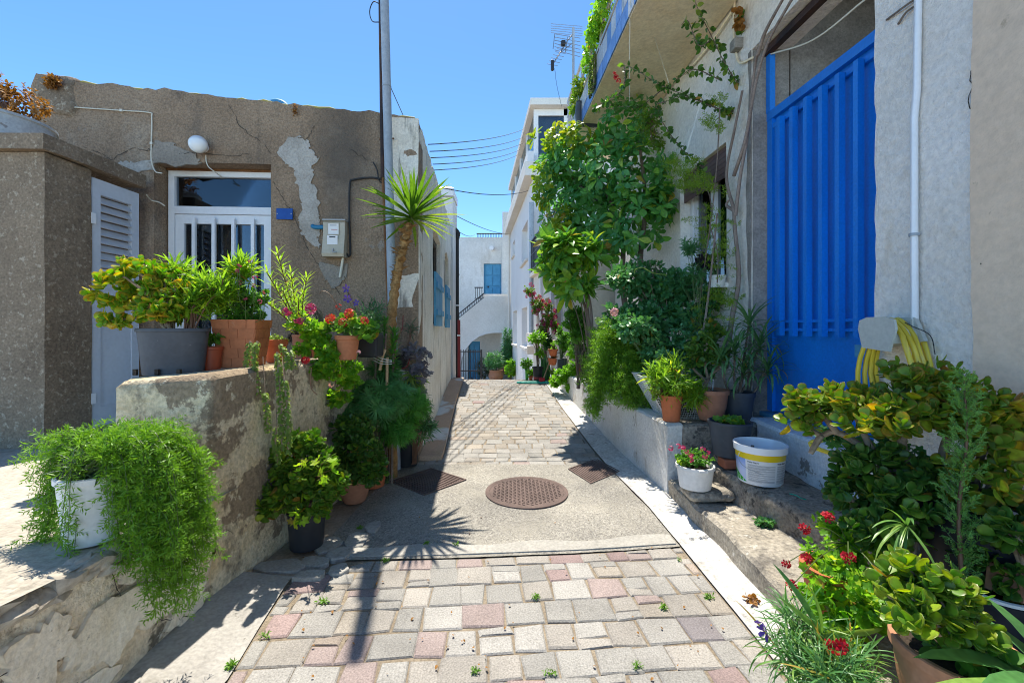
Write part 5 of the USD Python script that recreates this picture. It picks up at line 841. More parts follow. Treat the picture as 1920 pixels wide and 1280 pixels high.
# ================================================================== WIRES, ANTENNA
for i, (a, b) in enumerate([((803, 271), (985, 241)), ((806, 284), (982, 257)), ((808, 296), (980, 269)), ((812, 308), (975, 281)), ((814, 319), (970, 291))]):
    p, q = P(*a, 5.8 + .25 * i), P(*b, 15.5); n = 24; t_ = np.linspace(0, 1, n)[:, None]; w_ = p + (q - p) * t_ - UP * .10 * 4 * t_ * (1 - t_)
    solo('overhead_wire', tube(w_, .0075, 5), m_cable, ['top wire of the five strung from the old house to the pale house', 'second wire from the top of the five strung across the lane', 'middle wire of the five strung across the lane', 'fourth wire from the top of the five strung across the lane', 'lowest wire of the five strung from the old house to the pale house'][i], 'wire')
for i, (a, da, b, db, lb) in enumerate([((828, 352), 7.2, (990, 358), 13.2, 'single sagging wire crossing the lane below the group of five'), ((856, 405), 9.8, (955, 438), 20.5, 'wire sloping down to the arched house roof'), ((854, 430), 9.8, (890, 440), 22.5, 'short wire running to the far roof railing'), ((733, 165), 4.26, (757, 219), 4.7, 'thin wire from the grey pole down to the old house roof')]):
    p, q = P(*a, da), P(*b, db); t_ = np.linspace(0, 1, 20)[:, None]; solo('overhead_wire', tube(p + (q - p) * t_ - UP * .12 * 4 * t_ * (1 - t_) * (i != 3), .009 if i < 3 else .004, 5), m_cable, lb, 'wire')
an = thing('television_antenna', 'television antenna on a dark mast above the balcony', 'antenna', (1.3, 9.05, 3.0)); mx = lambda py, dx=0.: P(1075 + dx, py, 9.05)
add(an, 'mast', tube([mx(330), mx(52)], .028, 10), m_galv, 30)
bo = mx(62); tip_ = P(1036, 122, 8.75); add(an, 'boom', [tube([bo, P(1062, 80, 9.0), tip_], .012, 6), tube([mx(80), P(1050, 100, 8.85)], .008, 6)], m_antenna); add(an, 'junction', rbox(P(1056, 82, 8.95) - .05, P(1056, 82, 8.95) + .05, .02), m_black)
for i in range(5): add(an, 'reflector_rod', tube([P(1033, 45 + 4.2 * i, 8.9 + .03 * i), P(1092, 50 + 4.4 * i, 9.3 + .03 * i)], .0045, 5), m_antenna)
for i in range(6): add(an, 'reflector_rod', tube([P(1040, 64 + 6 * i, 8.9), P(1088, 72 + 7 * i, 9.2)], .006, 5), m_antenna)
for i in range(8): c = bo + (tip_ - bo) * (.35 + .65 * i / 7); add(an, 'director_rod', tube([c + A([-.11, 0, .02]), c + A([.11, 0, -.02])], .005, 5), m_antenna)
add(an, 'side_bars', [tube([P(1040, 64, 8.9), P(1037, 92, 8.9)], .008, 5), tube([P(1064, 70, 9.0), P(1060, 98, 9.0)], .008, 5)], m_antenna); add(an, 'end_cap', rbox(tip_ - A([.035, .03, .12]), tip_ + A([.03, .03, .10]), .02), m_black, 30); add(an, 'cable', tube(bez([P(1040, 128, 8.8), P(1044, 160, 8.9), P(1053, 200, 9.0)], 5), .004, 4), m_cable)
# ================================================================== PLANTS, left row (front to back)
JADE = T_jade(); OVAL = T_leaf(.36, .3); SMALL = T_leaf(.34, .5, n=3); OBV = T_leaf(.36, .35, OBOV); NEED = [T_needles(12, .60, .050, s, 1.0) for s in (1, 2, 3)]
STRAPS = [T_strip(.055, d_, 6, .3) for d_ in (.25, .8, 1.5)]; LOBE = [T_lobed(5, .22, .3), T_lobed(5, .3, .15)]; FIVE = T_flower(); HEAD = [T_head(16, s) for s in (1, 2)]
STAR = T_whorl(T_strip(.035, .7, 4, .2), 22, 1.0)
def B(*a): return [(A(c, float), A(r_, float)) for c, r_ in a]
def hang(t, start, regions, n, m, stem, seed, Ts=NEED, size=.05, step=.028, out=.12, rise=.12, w=.75, r0=.0022):
    """arching and hanging fern stems set with twigs of needles; regions: (end centre, radii, weight)"""
    r = np.random.default_rng(seed); ws = A([q[2] for q in regions], float); ws /= ws.sum(); pos, d, up, ms = [], [], [], []
    for i in range(n):
        c, rad, _ = regions[r.choice(len(regions), p=ws)]; e = A(c, float) + r.uniform(-1, 1, 3) * rad; s = A(start, float) + r.normal(0, .035, 3) * [1, 1, .3]
        hz = (e - s) * [1, 1, 0]; mid = s + hz * r.uniform(.45, .8) + UP * (rise * r.uniform(.5, 1.3) + max(0, e[2] - s[2]) * .8); q = bez([s, mid, e], 10); ms.append(tube(q, np.linspace(r0, r0 * .5, len(q)), 3))
        L = np.concatenate([[0], np.cumsum(np.linalg.norm(np.diff(q, axis=0), axis=1))]); k = max(3, int(L[-1] / step)); ts = np.linspace(L[-1] * .18, L[-1], k); pp = np.stack([np.interp(ts, L, q[:, j]) for j in range(3)], 1); tg = nrm(np.gradient(pp, axis=0)); az = np.arange(k) * 2.4 + r.uniform(0, 6); x = nrm(np.cross(tg, r.normal(size=3))); y = np.cross(tg, x)
        pos.append(pp); d.append(nrm(tg * .7 + w * (np.cos(az)[:, None] * x + np.sin(az)[:, None] * y) + r.normal(0, .15, pp.shape))); up.append(tg + UP * .3)
    pos, d, up = np.vstack(pos), np.vstack(d), np.vstack(up); leafset(t, Ts, pos, d, up, size * r.uniform(.7, 1.3, len(pos)), m, 0, smooth=False); add(t, 'stem', merge(ms), stem, kind='stuff')

def deeper(bl, add):
    out = []
    for c_, r_ in bl: k = (c_[1] + add) / c_[1]; out.append(((c_ - [0, 0, EYE]) * k + [0, 0, EYE], r_ * k))
    return out
# asparagus fern in a white pot on the terrace edge
c = A([-1.665, 1.70, tz(1.7) + .004]); t = thing('asparagus_fern', 'bright green asparagus fern spilling from a white pot over the terrace edge', 'potted plant', c)
pot(t, c, .108, .088, .265, m_whitepot, .008, .025); s = c + A([.02, 0, .27])
hang(t, s, [(c + A([.28, .04, .12]), (.10, .13, .10), 3.2), (c + A([.34, .02, -.06]), (.07, .12, .12), 2.6), (c + A([.33, .0, -.28]), (.05, .09, .10), .9), (c + A([.24, -.05, -.02]), (.08, .08, .10), 1.8), (c + A([.05, .12, .30]), (.2, .12, .05), 1.8), (c + A([-.19, .02, .14]), (.04, .06, .14), .8), (c + A([-.26, .05, .30]), (.10, .05, .02), .35), (c + A([.02, -.12, .02]), (.05, .03, .08), .16), (c + A([.22, .1, .24]), (.14, .12, .06), 2.2), (c + A([-.18, -.02, .0]), (.05, .05, .05), .3), (c + A([.40, -.02, -.42]), (.02, .04, .05), .12)], 330, l_fern, m_greenstem, 31, size=.046, step=.024, w=.95, rise=.10)
bush(t, s, B((s + A([.0, -.02, .04]), (.13, .09, .06))), 46, 7, T_strip(.05, .5, 4, .2), .07, l_lav, m_greenstem, 0, 32, .06, .8, a0=.3, a1=1.1)
# jade and oleander in the big grey pot
def onp(px, py): d = (EYE - 1.11) * FPX / (py - HZ); p = P(px, py, d); p[2] = PZ(p[0]) + .002; return p
c = onp(298, 706) + A([.0, .11, 0]); t = thing('jade_plant', 'yellowing jade plant in an oval dark grey pot on the planter wall', 'potted plant', c)
pot(t, c, .205, .175, .285, m_greypot, .010, .022, 1.0, .62); top = c + UP * .27
for dx in (-.13, 0, .13): p = c + A([dx, -.118, .02]); add(t, 'drain_slot', bx(p + A([-.011, -.012, -.014]), p + A([.011, .004, .022])), m_soil)
bush(t, top + A([-.03, 0, 0]), B((P(215, 545, 2.60), (.13, .13, .11)), (P(268, 520, 2.66), (.20, .14, .12)), (P(330, 545, 2.7), (.16, .12, .10)), (P(205, 600, 2.58), (.11, .08, .03)), (P(295, 580, 2.6), (.18, .10, .07))), 175, 6, JADE, .056, l_jadeyellow, m_jadestem, 290, 41, .05, .5, a0=.45, a1=1.25, stem_n=16, stem_r=.012)
bush(t, top + A([.1, 0, 0]), B((P(350, 560, 2.68), (.14, .12, .10)), (P(395, 540, 2.75), (.15, .12, .13)), (P(330, 500, 2.75), (.10, .1, .07))), 80, 14, STRAPS[:2], .12, l_lime, m_redstem, 120, 42, .13, .8, a0=.35, a1=1.2, stem_n=24, stem_r=.005)
# small red brown pot
c = onp(382, 700) + A([0, .06, 0]); t = thing('seedling_pot', 'small red brown plastic pot with a leggy seedling beside the grey pot', 'potted plant', c); pot(t, c, .068, .056, .155, m_redpot, .006, .02); bush(t, c + UP * .14, B((c + UP * .22, (.06, .05, .035))), 14, 4, OVAL, .05, l_geran, m_greenstem, 0, 43, .04, stem_n=6, stem_r=.003)
# faux brick terracotta pot with snapdragons
c = onp(432, 697) + A([0, .13, 0]); t = thing('snapdragon_pot', 'square terracotta pot moulded like brickwork with pink snapdragons', 'potted plant', c)
def frus(c, r0, r1, h, th=.012):
    def ring(r_, z): return [(-r_, -r_, z), (r_, -r_, z), (r_, r_, z), (-r_, r_, z)]
    v = A(ring(r0, 0) + ring(r1, h) + ring(r1 - th, h) + ring(r1 - th, h - .05)) @ Rz(.16).T + c; f = [[0, 2, 1], [0, 3, 2], [12, 13, 14], [12, 14, 15]]
    for o in (0, 4, 8): f += [x for i in range(4) for x in ([o + i, o + (i + 1) % 4, o + 4 + (i + 1) % 4], [o + i, o + 4 + (i + 1) % 4, o + 4 + i])]
    return v, A(f)
hh = .325; add(t, 'pot', frus(c, .102, .138, hh - .003, .014), TERRA[0])
for k in range(5):
    for sx in range(3):
        z0, z1 = hh * (k + .06) / 5, hh * (k + .96) / 5; ra, rb_ = .102 + .036 * z0 / hh, .102 + .036 * z1 / hh; o = (k % 2) * .5; a, b = np.clip([(sx - .5 * o * 2 + .03) / 2.5 * 1.0, (sx + 1 - .5 * o * 2 - .03) / 2.5], 0, 1)
        if b - a < .08: continue
        for face in (0, 1):
            q = A([[ra * (2 * a - 1), -ra - .004, z0], [ra * (2 * b - 1), -ra - .004, z0], [rb_ * (2 * b - 1), -rb_ - .004, z1], [rb_ * (2 * a - 1), -rb_ - .004, z1]]); q2 = q + A([0, .02, 0]); v = np.vstack([q, q2]) @ Rz(.16 + face * math.pi / 2).T + c
            add(t, 'moulded_brick', (v, A([[0, 1, 2], [0, 2, 3], [0, 4, 5], [0, 5, 1], [1, 5, 6], [1, 6, 2], [2, 6, 7], [2, 7, 3], [3, 7, 4], [3, 4, 0]])), TERRA[0])
add(t, 'soil', prism([(c[0] - .11, c[1] - .11), (c[0] + .11, c[1] - .11), (c[0] + .11, c[1] + .11), (c[0] - .11, c[1] + .11)], c[2] + .2, c[2] + .27), m_soil)
top = c + UP * .30; bush(t, top, B((top + A([.0, 0, .07]), (.18, .14, .09)), (top + A([.05, 0, .18]), (.14, .1, .08))), 90, 9, SMALL, .042, l_geran, m_greenstem, 0, 44, .07, .8, a0=.4, a1=1.2, stem_n=30, stem_r=.0035)
bush(t, top, B((P(400, 540, 2.85), (.12, .1, .10)), (P(450, 500, 2.9), (.10, .1, .08))), 36, 14, STRAPS[:2], .12, l_lime, m_greenstem, 80, 46, .13, .9, a0=.3, a1=1.1, stem_n=18, stem_r=.004)
fl = [P(x, y, 2.78) for x, y in [(470, 490), (449, 497), (445, 508), (478, 520), (432, 545), (460, 560), (487, 565), (476, 535), (421, 528), (450, 530), (495, 548)]]; flowers(t, fl, T_head(6, 3, size=.6), .013, f_pink, seed=4); add(t, 'flower_stalk', [tube(bez([top + A([.02 * i - .08, 0, 0]), p - UP * .12, p], 4), .002, 4) for i, p in enumerate(fl)], m_greenstem)
# tall lime reed
c = onp(556, 683) + A([-.03, .18, 0]); t = thing('lime_reed_plant', 'tall lime leaved reed like plant in a rose coloured pot', 'potted plant', c); pot(t, c, .088, .075, .20, TERRA[2], .004, .02); top = c + UP * .19
for i, (px, py) in enumerate([(520, 475), (545, 510), (500, 510), (575, 520), (530, 545), (490, 560), (560, 560)]):
    e = P(px, py, 2.98); q = bez([top, top * .5 + e * .5 + A([-.02, 0, .03]), e], 12); add(t, 'cane', tube(q, np.linspace(.006, .003, len(q)), 5), m_redstem, True); r = np.random.default_rng(i); n = 46; k = (np.linspace(.35, 1, n) * (len(q) - 1)); pp = np.stack([np.interp(k, np.arange(len(q)), q[:, j]) for j in range(3)], 1); az = np.arange(n) * 2.4; dd_ = nrm(np.stack([np.cos(az), np.sin(az), .9 + .5 * r.random(n)], 1)); leafset(t, STRAPS[:2], pp, dd_, np.tile(UP, (n, 1)), .085 * r.uniform(.7, 1.25, n), l_lime, 26, rest='foliage')
# trailing stonecrop in terracotta bowl
c = onp(502, 688) + A([0, .10, 0]); t = thing('trailing_stonecrop', 'pale trailing stonecrop hanging in ropes from a terracotta pot', 'potted plant', c); pot(t, c, .078, .055, .175, TERRA[1], .012, .045, belly=.008); top = c + UP * .17
CHUB = T_leaf(.34, .2, OBOV, 3)
def rope(t, pts, rad, m, seed, dens=520, size=.022, thin=1.):
    r = np.random.default_rng(seed); q = bez(pts, 10); L = np.concatenate([[0], np.cumsum(np.linalg.norm(np.diff(q, axis=0), axis=1))]); n = int(L[-1] * dens); ts = np.sort(r.uniform(0, L[-1], n)); pp = np.stack([np.interp(ts, L, q[:, j]) for j in range(3)], 1); tg = nrm(np.stack([np.interp(ts, L, nrm(np.gradient(q, axis=0))[:, j]) for j in range(3)], 1)); az = r.uniform(0, 6.28, n); x = nrm(np.cross(tg, A([.3, .9, .1]))); y = np.cross(tg, x); rd = np.cos(az)[:, None] * x + np.sin(az)[:, None] * y; rr_ = rad * np.interp(ts / L[-1], [0, .1, .85, 1], [.7, 1, 1, .5])
    V = place(CHUB, pp + rd * (rr_ * .3)[:, None], nrm(rd + .8 * tg), -tg, size * r.uniform(.8, 1.25, n)); add(t, 'trailing_stem', join(*V), m, True); add(t, 'core', tube(q, rad * .35, 5), m_jadestem)
bush(t, top, B((top + UP * .0, (.10, .08, .04))), 60, 8, CHUB, .026, l_sedum, None, 0, 47, .04, .8, a0=.5, a1=1.3)
for i, (x0_, pts) in enumerate([(0, [(483, 640), (477, 665), (478, 700), (484, 736)]), (1, [(470, 640), (464, 665), (462, 688)]), (2, [(525, 645), (537, 670), (540, 690)]), (3, [(497, 735), (500, 770), (503, 808)]), (4, [(520, 660), (524, 720), (527, 780), (530, 845)]), (5, [(533, 710), (538, 760), (541, 805), (540, 850)]), (6, [(519, 800), (516, 830), (522, 868)]), (7, [(545, 655), (550, 690)])]):
    rope(t, [top + A([(pts[0][0] - 502) * .0012, -.05, .02])] * 0 + [P(x, y, 2.52 if y > 690 or i in (0, 3, 4, 5, 6) else 2.66) for x, y in pts], .020, l_sedum, 50 + i, 620)
    if i in (3, 6, 5): a, b = P(pts[0][0], pts[0][1], 2.52), P(pts[0][0] - 4, 668, 2.6); add(t, 'bare_stem', tube([b, a], .0025, 4), m_jadestem)
# purple brown succulents and pink geranium behind
c = onp(548, 676) + A([.05, .03, 0]); t = thing('brown_succulent', 'purple brown finger succulents in a dusty rose pot', 'potted plant', c); pot(t, c, .058, .05, .155, TERRA[2], .004, .02); top = c + UP * .15
for i in range(16):
    r = np.random.default_rng(i); b = top + A([r.uniform(-.11, .07), r.uniform(-.05, .05), -.01]); e = b + A([r.uniform(-.03, .03), r.uniform(-.02, .02), r.uniform(.06, .13)]); rope(t, [b, (b + e) / 2 + r.normal(0, .006, 3), e], .011, l_brownsucc, i, 700, .014)
c = onp(590, 668) + A([.02, .16, 0]); t = thing('pink_geranium', 'pink geranium behind the lime trailing one on the planter wall', 'potted plant', c); pot(t, c, .085, .07, .165, TERRA[4], .008, .03); top = c + UP * .16; bush(t, top, B((top + UP * .06, (.13, .1, .08)), (P(560, 600, 2.98), (.1, .08, .07))), 60, 4, LOBE, .045, l_ivy, m_greenstem, 40, 48, .05, .9, a0=.6, a1=1.2, stem_n=30, stem_r=.003)
fl = [P(538, 584, 2.9), P(583, 579, 2.9), P(556, 600, 2.88), P(563, 602, 2.9)]; flowers(t, fl[:2], HEAD[0], .034, f_pink, seed=5); flowers(t, fl[2:], HEAD[1], .022, f_pink, seed=6); add(t, 'flower_stalk', [tube(bez([top, (top + p) / 2, p], 4), .0025, 4) for p in fl], m_greenstem)
# trailing lime ivy geranium
c = onp(585, 682) + A([.05, .04, 0]); t = thing('ivy_geranium', 'lime green ivy geranium tumbling down the planter wall with one red bloom', 'potted plant', c); pot(t, c, .072, .06, .14, TERRA[1], .006, .025); top = c + UP * .13
bl = B((P(590, 625, 2.82), (.11, .09, .09)), (P(620, 655, 2.78), (.13, .09, .08)), (P(645, 690, 2.82), (.13, .09, .07)), (P(610, 690, 2.72), (.10, .06, .08)), (P(655, 715, 2.9), (.09, .07, .05)), (P(635, 745, 2.9), (.10, .06, .06)), (P(565, 655, 2.75), (.06, .05, .05)))
bush(t, top, deeper(bl, .38), 320, 4, LOBE, .046, l_ivy, m_redstem, 180, 49, .05, .5, a0=.5, a1=1.3, stem_n=40, stem_r=.0028)
flowers(t, [P(573, 675, 2.8)], HEAD[0], .036, f_red, seed=7); flowers(t, [P(621, 721, 2.75), P(672, 660, 2.85)], T_head(5, 2, size=.7), .016, f_palepink, seed=8); p = P(672, 660, 2.85); add(t, 'flower_stalk', tube(bez([P(665, 690, 2.9), P(668, 675, 2.87), p], 4), .002, 4), m_greenstem); add(t, 'bare_stem', tube(bez([P(584, 690, 2.6), P(582, 715, 2.6), P(585, 730, 2.6), P(595, 740, 2.62)], 5), .003, 5), m_redstem)
# coral geranium
c = onp(651, 664) + A([.02, .30, 0]); c[1] = 3.18; c[:2] = P(652, 664, 3.18)[:2]; c[2] = PZ(c[0]) + .002; t = thing('coral_geranium', 'terracotta pot of geraniums with four coral pink flower heads', 'potted plant', c); pot(t, c, .082, .062, .18, TERRA[0], .010, .032); top = c + UP * .17
bush(t, top, B((P(650, 605, 3.18), (.15, .12, .07)), (P(690, 612, 3.15), (.08, .08, .08)), (P(620, 612, 3.2), (.08, .08, .05))), 80, 3, [T_lobed(7, .1, .25)], .062, l_geran, m_greenstem, 110, 51, .05, .9, a0=.6, a1=1.2, stem_n=30, stem_r=.003)
fl = [P(620, 598, 3.1), P(655, 588, 3.1), P(684, 601, 3.1), P(643, 605, 3.1)]; flowers(t, fl, HEAD[0], .036, f_coral, seed=9); add(t, 'flower_stalk', [tube(bez([top, (top + p) / 2 + A([0, .01, .02]), p], 4), .0026, 4) for p in fl], m_greenstem)
# black trough with violet flowers
c = A([P(690, 660, 3.45)[0], 3.5, PZ(-1.5)]); c[0] = -1.28 if False else P(684, 655, 3.5)[0]; t = thing('violet_petunia', 'black trough with violet flowers on thin stalks by the house wall', 'potted plant', c); tr = rbox(c + A([-.13, -.09, 0]), c + A([.13, .09, .19]), .015); add(t, 'trough', tr, m_blackpot, 35); add(t, 'soil', bx(c + A([-.115, -.075, .185]), c + A([.115, .075, .193])), m_soil); top = c + UP * .2
bush(t, top, B((top + A([.0, .05, .12]), (.2, .1, .12)), (P(690, 575, 3.75), (.18, .08, .10))), 70, 7, T_strip(.06, .5, 4), .07, l_darkstrap, m_greenstem, 0, 52, .09, .7, a0=.4, a1=1.2, stem_n=26, stem_r=.003)
fl = [P(650, 541, 3.5), P(652, 560, 3.5), P(668, 568, 3.5)]; flowers(t, fl, T_flower(5, .12), .034, f_purple, seed=10); flowers(t, [P(635, 575, 3.5)], T_head(6, 4, size=.6), .03, f_coral, seed=11); add(t, 'flower_stalk', [tube(bez([top + A([-.1, 0, 0]), (top + p) / 2, p], 4), .0026, 4) for p in fl] + [tube(bez([top + A([-.12, 0, 0]), P(625, 560, 3.5), P(606, 545, 3.5), P(598, 552, 3.5)], 5), .0028, 4)], m_redstem)
# spurge columns
for i, (px, y0_, y1_, d_, lb) in enumerate([(704, 705, 600, 3.75, 'dark green spiky spurge column behind the black trough'), (735, 740, 622, 3.8, 'dark green spiky spurge column tied to bamboo canes')]):
    b, e = P(px, y0_, d_), P(px + 4, y1_, d_); t = thing('spurge_plant', lb, 'plant', b); add(t, 'stem', tube([A([b[0], b[1], .02]), b, e], [.012, .012, .014], 8), m_bark, True); r = np.random.default_rng(i); n = 260; q = r.random(n); az = r.uniform(0, 6.28, n); pp = b + (e - b) * (q**.7)[:, None]; dd_ = nrm(np.stack([np.cos(az), np.sin(az), .15 + q * 1.2], 1)); leafset(t, T_strip(.10, .35, 3, .15), pp + dd_ * .012, dd_, np.tile(UP, (n, 1)), .075 * r.uniform(.7, 1.2, n), l_feather, 0)
    if i == 0: leafset(t, T_strip(.10, .35, 3, .15), pp[:120] + A([.055, .03, .0]), dd_[:120], np.tile(UP, (120, 1)), np.full(120, .07), l_feather, 0)
t = thing('bamboo_canes', 'short bamboo canes lashed with white wire before the spurge', 'canes', P(725, 740, 3.6)); add(t, 'cane', tube([P(712, 694, 3.62), P(717, 668, 3.62), P(722, 655, 3.62)], .013, 8), m_cane, True); add(t, 'cane', tube([P(725, 745, 3.64), P(726, 670, 3.64)], .012, 8), m_cane, True); add(t, 'cane', tube([P(722, 655, 3.64), P(724, 625, 3.64)], .009, 8), m_bark, True); add(t, 'tie_wire', [tube(bez([P(700, 665 + 5 * k, 3.62), P(716, 672 + 5 * k, 3.59), P(735, 676 + 3 * k, 3.64)], 5), .003, 4) for k in range(3)], m_wiremesh)
# yucca
b = A([-1.13, 4.02, .0]); t = thing('yucca_tree', 'tall yucca with leaning trunk and a star of sword leaves', 'yucca', b)
tk = bez([b, P(733, 640, 4.02), P(738, 560, 4.0), P(748, 500, 3.98), P(760, 450, 3.96), P(768, 418, 3.95)], 8); r = np.random.default_rng(3); n = 16; add(t, 'trunk', tube(tk, np.linspace(.05, .032, len(tk)) * (1 + .18 * np.sin(np.arange(len(tk)) * 2.7)), 12), m_yuccatrunk, True)
n = 150; q = r.uniform(.42, .97, n); pp = np.stack([np.interp(q, np.linspace(0, 1, len(tk)), tk[:, j]) for j in range(3)], 1); az = r.uniform(0, 6.28, n); dd_ = nrm(np.stack([np.cos(az), np.sin(az), .2 - .8 * r.random(n) * (r.random(n) < .3) + .5], 1)); add(t, 'bark_scale', join(*place(T_strip(.42, .3, 2, .1), pp + dd_ * .028, dd_, np.tile(UP, (n, 1)), np.where(r.random(n) < .12, .09, .045) * r.uniform(.7, 1.2, n))), m_yuccatrunk, kind='stuff')
top = P(772, 402, 3.94); n = 78; i = np.arange(n); el = 1.45 - 1.75 * ((i + .5) / n)**.85 + r.normal(0, .06, n); az = i * 2.39996; dd_ = nrm(np.stack([np.cos(el) * np.cos(az), np.cos(el) * np.sin(az), np.sin(el)], 1)); s = np.interp(i / n, [0, .25, .8, 1], [.36, .46, .47, .40]) * r.uniform(.88, 1.1, n); YU = [T_strip(.042, d_, 6, .35, ([0, .1, .45, .8, 1], [.5, .7, 1, .6, .02])) for d_ in (.08, .2, .45)]
leafset(t, YU, top + dd_ * .015 - UP * (.05 * i / n)[:, None], dd_, np.tile(UP, (n, 1)) + .2, s, l_yucca, 78, name='sword_leaf')
t_y = t
# feathery shrubs
for i, (px, py, d_, rr_, lb, bb) in enumerate([(708, 752, 3.7, (.24, .15, .17), 'dark feathery shrub below the trailing lime geranium', (-1.2, 3.75)), (722, 695, 3.85, (.11, .08, .09), 'small tuft of feathery leaves under the bamboo canes', (-1.12, 3.9)), (665, 785, 3.6, (.15, .1, .10), 'shaded feathery shrub against the planter wall', (-1.36, 3.65))]):
    b = A([*bb, .0]); t = thing('feathery_shrub', lb, 'shrub', b); bush(t, b, B((P(px, py, d_), rr_)) + (B((P(738, 742, 3.72), (.13, .1, .17))) if i == 0 else []), 130 if i == 0 else 40, 1, STAR, .12, l_bluefeather, m_bark, 0, 60 + i, .02, .8, a0=.05, a1=.2, shell=.6, stem_n=5, stem_r=.004)
# dark pot with feathery plant in front of the kerb
c = A([P(763, 866, 4.36)[0], 4.36, .01]); t = thing('marguerite_bush', 'feathery marguerite bush in a black pot at the kerb end', 'potted plant', c); pot(t, c, .125, .105, .27, m_blackpot, .006, .025); top = c + UP * .26
bush(t, top, deeper(B((P(752, 800, 4.2), (.16, .12, .13)), (P(772, 760, 4.25), (.14, .12, .14)), (P(738, 805, 4.12), (.13, .08, .11))), -.36), 150, 1, STAR, .12, l_feather, m_bark, 0, 63, .02, .7, a0=.05, a1=.2, shell=.6, stem_n=8, stem_r=.004); flowers(t, [P(765, 767, 4.05), P(746, 757, 4.1), P(757, 766, 4.08)], T_head(5, 2, size=.6), .02, f_palepink, seed=12)
b = A([-.98, 4.25, .05]); t = thing('strap_leaf_shrub', 'dark narrow leaved shrub drooping over the kerb at the house corner', 'shrub', b); bush(t, b, B((P(790, 765, 4.3), (.14, .12, .22)), (P(800, 800, 4.25), (.10, .08, .16)), (P(775, 720, 4.35), (.10, .1, .14))), 90, 12, STRAPS[1:], .095, l_darkstrap, m_redstem, 60, 64, .16, .1, a0=.5, a1=1.3, stem_n=30, stem_r=.003)
# hanging pot with grey purple leaves
c = P(751, 690, 4.18); t = thing('hanging_pot', 'black hanging pot with grey purple leaves beside the yucca trunk', 'potted plant', c); add(t, 'pot', lathe([(.001, 0), (.05, .005), (.085, .05), (.098, .12), (.104, .14), (.094, .14), (.08, .06), (.001, .05)], c, 24), m_blackpot, 35); add(t, 'hanger', [tube(bez([c + A([.1, -.01, .13]), c + A([.09, -.1, .03]), c + A([.02, -.10, -.0])], 5), .005, 5), tube([c + A([-.09, -.02, .14]), c + A([-.0, .08, .40]), c + A([.0, .1, .52])], .004, 5)], m_redmetal, True)
LILY = [T_lobed(6, .35, .2)]; bush(t, c + UP * .12, B((P(778, 660, 4.1), (.17, .1, .08)), (P(790, 700, 4.1), (.10, .09, .12)), (P(785, 630 + 60, 4.08), (.12, .08, .05)), (P(782, 735, 4.1), (.08, .06, .04))), 46, 4, LILY, .075, l_purple, m_greenstem, 60, 65, .06, .6, a0=.7, a1=1.3, stem_n=20, stem_r=.003); bush(t, c + UP * .12, B((P(772, 715, 4.12), (.08, .05, .10))), 18, 3, T_strip(.05, .6, 4), .16, l_sedum, None, 0, 66, .03, -.8, a0=.2, a1=.6)
p = A([-1.08, 4.12, 0]); t = thing('red_clay_stand', 'thin red brown stakes standing behind the hanging pot', 'stakes', p); add(t, 'stake', tube([P(742, 760, 4.15), P(743, 700, 4.15)], .018, 8), TERRA[4], True); add(t, 'stake', tube([P(752, 745, 4.18), P(752, 700, 4.18)], .012, 8), m_cane, True)
bush(thing('grassy_tuft', 'sparse pale grass stalks growing above the purple leaves', 'grass', P(768, 640, 4.2)), P(765, 650, 4.2), B((P(770, 612, 4.2), (.07, .05, .09))), 9, 6, T_strip(.05, .5, 4), .08, l_lav, m_redstem, 0, 67, .06, .8, a0=.4, a1=1.2, stem_n=9, stem_r=.002)
# jade plants at the wall foot
c = G(562, 1035, .02) + A([0, .09, 0]); t = thing('jade_plant', 'sunlit jade plant in a black pot at the foot of the left wall', 'potted plant', c); pot(t, c, .112, .098, .235, m_blackpot, .005, .02); top = c + UP * .22
bush(t, top, B((P(562, 870, 2.66), (.20, .15, .19)), (P(610, 890, 2.66), (.15, .13, .16)), (P(525, 930, 2.6), (.12, .11, .13)), (P(585, 940, 2.58), (.15, .10, .10)), (P(575, 825, 2.7), (.11, .1, .08)), (P(498, 955, 2.55), (.06, .06, .07))), 330, 6, JADE, .048, l_jadegreen, m_jadestem, 298, 71, .05, .6, a0=.5, a1=1.3, stem_n=14, stem_r=.011)
bush(t, top, B((P(595, 880, 2.5), (.10, .05, .12)), (P(540, 965, 2.48), (.12, .05, .05))), 13, 2, [T_lobed(5, .4, .1)], .07, l_ivy, m_redstem, 30, 72, .03, .3, a0=.6, a1=1.1, stem_n=10, stem_r=.003)
c = G(656, 948, .01) + A([0, .10, 0]); t = thing('jade_plant', 'dense dark jade bush in a round terracotta pot beside the drain cover', 'potted plant', c); pot(t, c, .118, .082, .195, TERRA[2], .010, .03, belly=.012); top = c + UP * .18
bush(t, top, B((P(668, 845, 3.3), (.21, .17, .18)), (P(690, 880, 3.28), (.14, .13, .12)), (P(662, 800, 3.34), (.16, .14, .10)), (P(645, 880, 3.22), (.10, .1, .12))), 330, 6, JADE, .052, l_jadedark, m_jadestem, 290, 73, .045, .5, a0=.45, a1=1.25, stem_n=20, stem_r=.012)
c = G(694, 918, .01) + A([.0, .10, 0]); t = thing('orange_pot', 'orange plastic pot half hidden behind the dark jade bush', 'pot', c); pot(t, c, .115, .088, .20, TERRA[1], .006, .03); bush(t, c + UP * .18, B((c + UP * .26, (.12, .1, .06))), 24, 5, OVAL, .05, l_geran, m_greenstem, 0, 74, .05)
c = G(727, 880, .01) + A([0, .09, 0]); t = thing('white_tin', 'rusty white tin used as a pot between orange and black pots', 'tin', c); pot(t, c, .085, .085, .21, m_tin, .003, .012); bush(t, c + UP * .2, B((c + UP * .27, (.1, .09, .06))), 20, 5, OVAL, .05, l_geran, m_greenstem, 0, 75, .05)
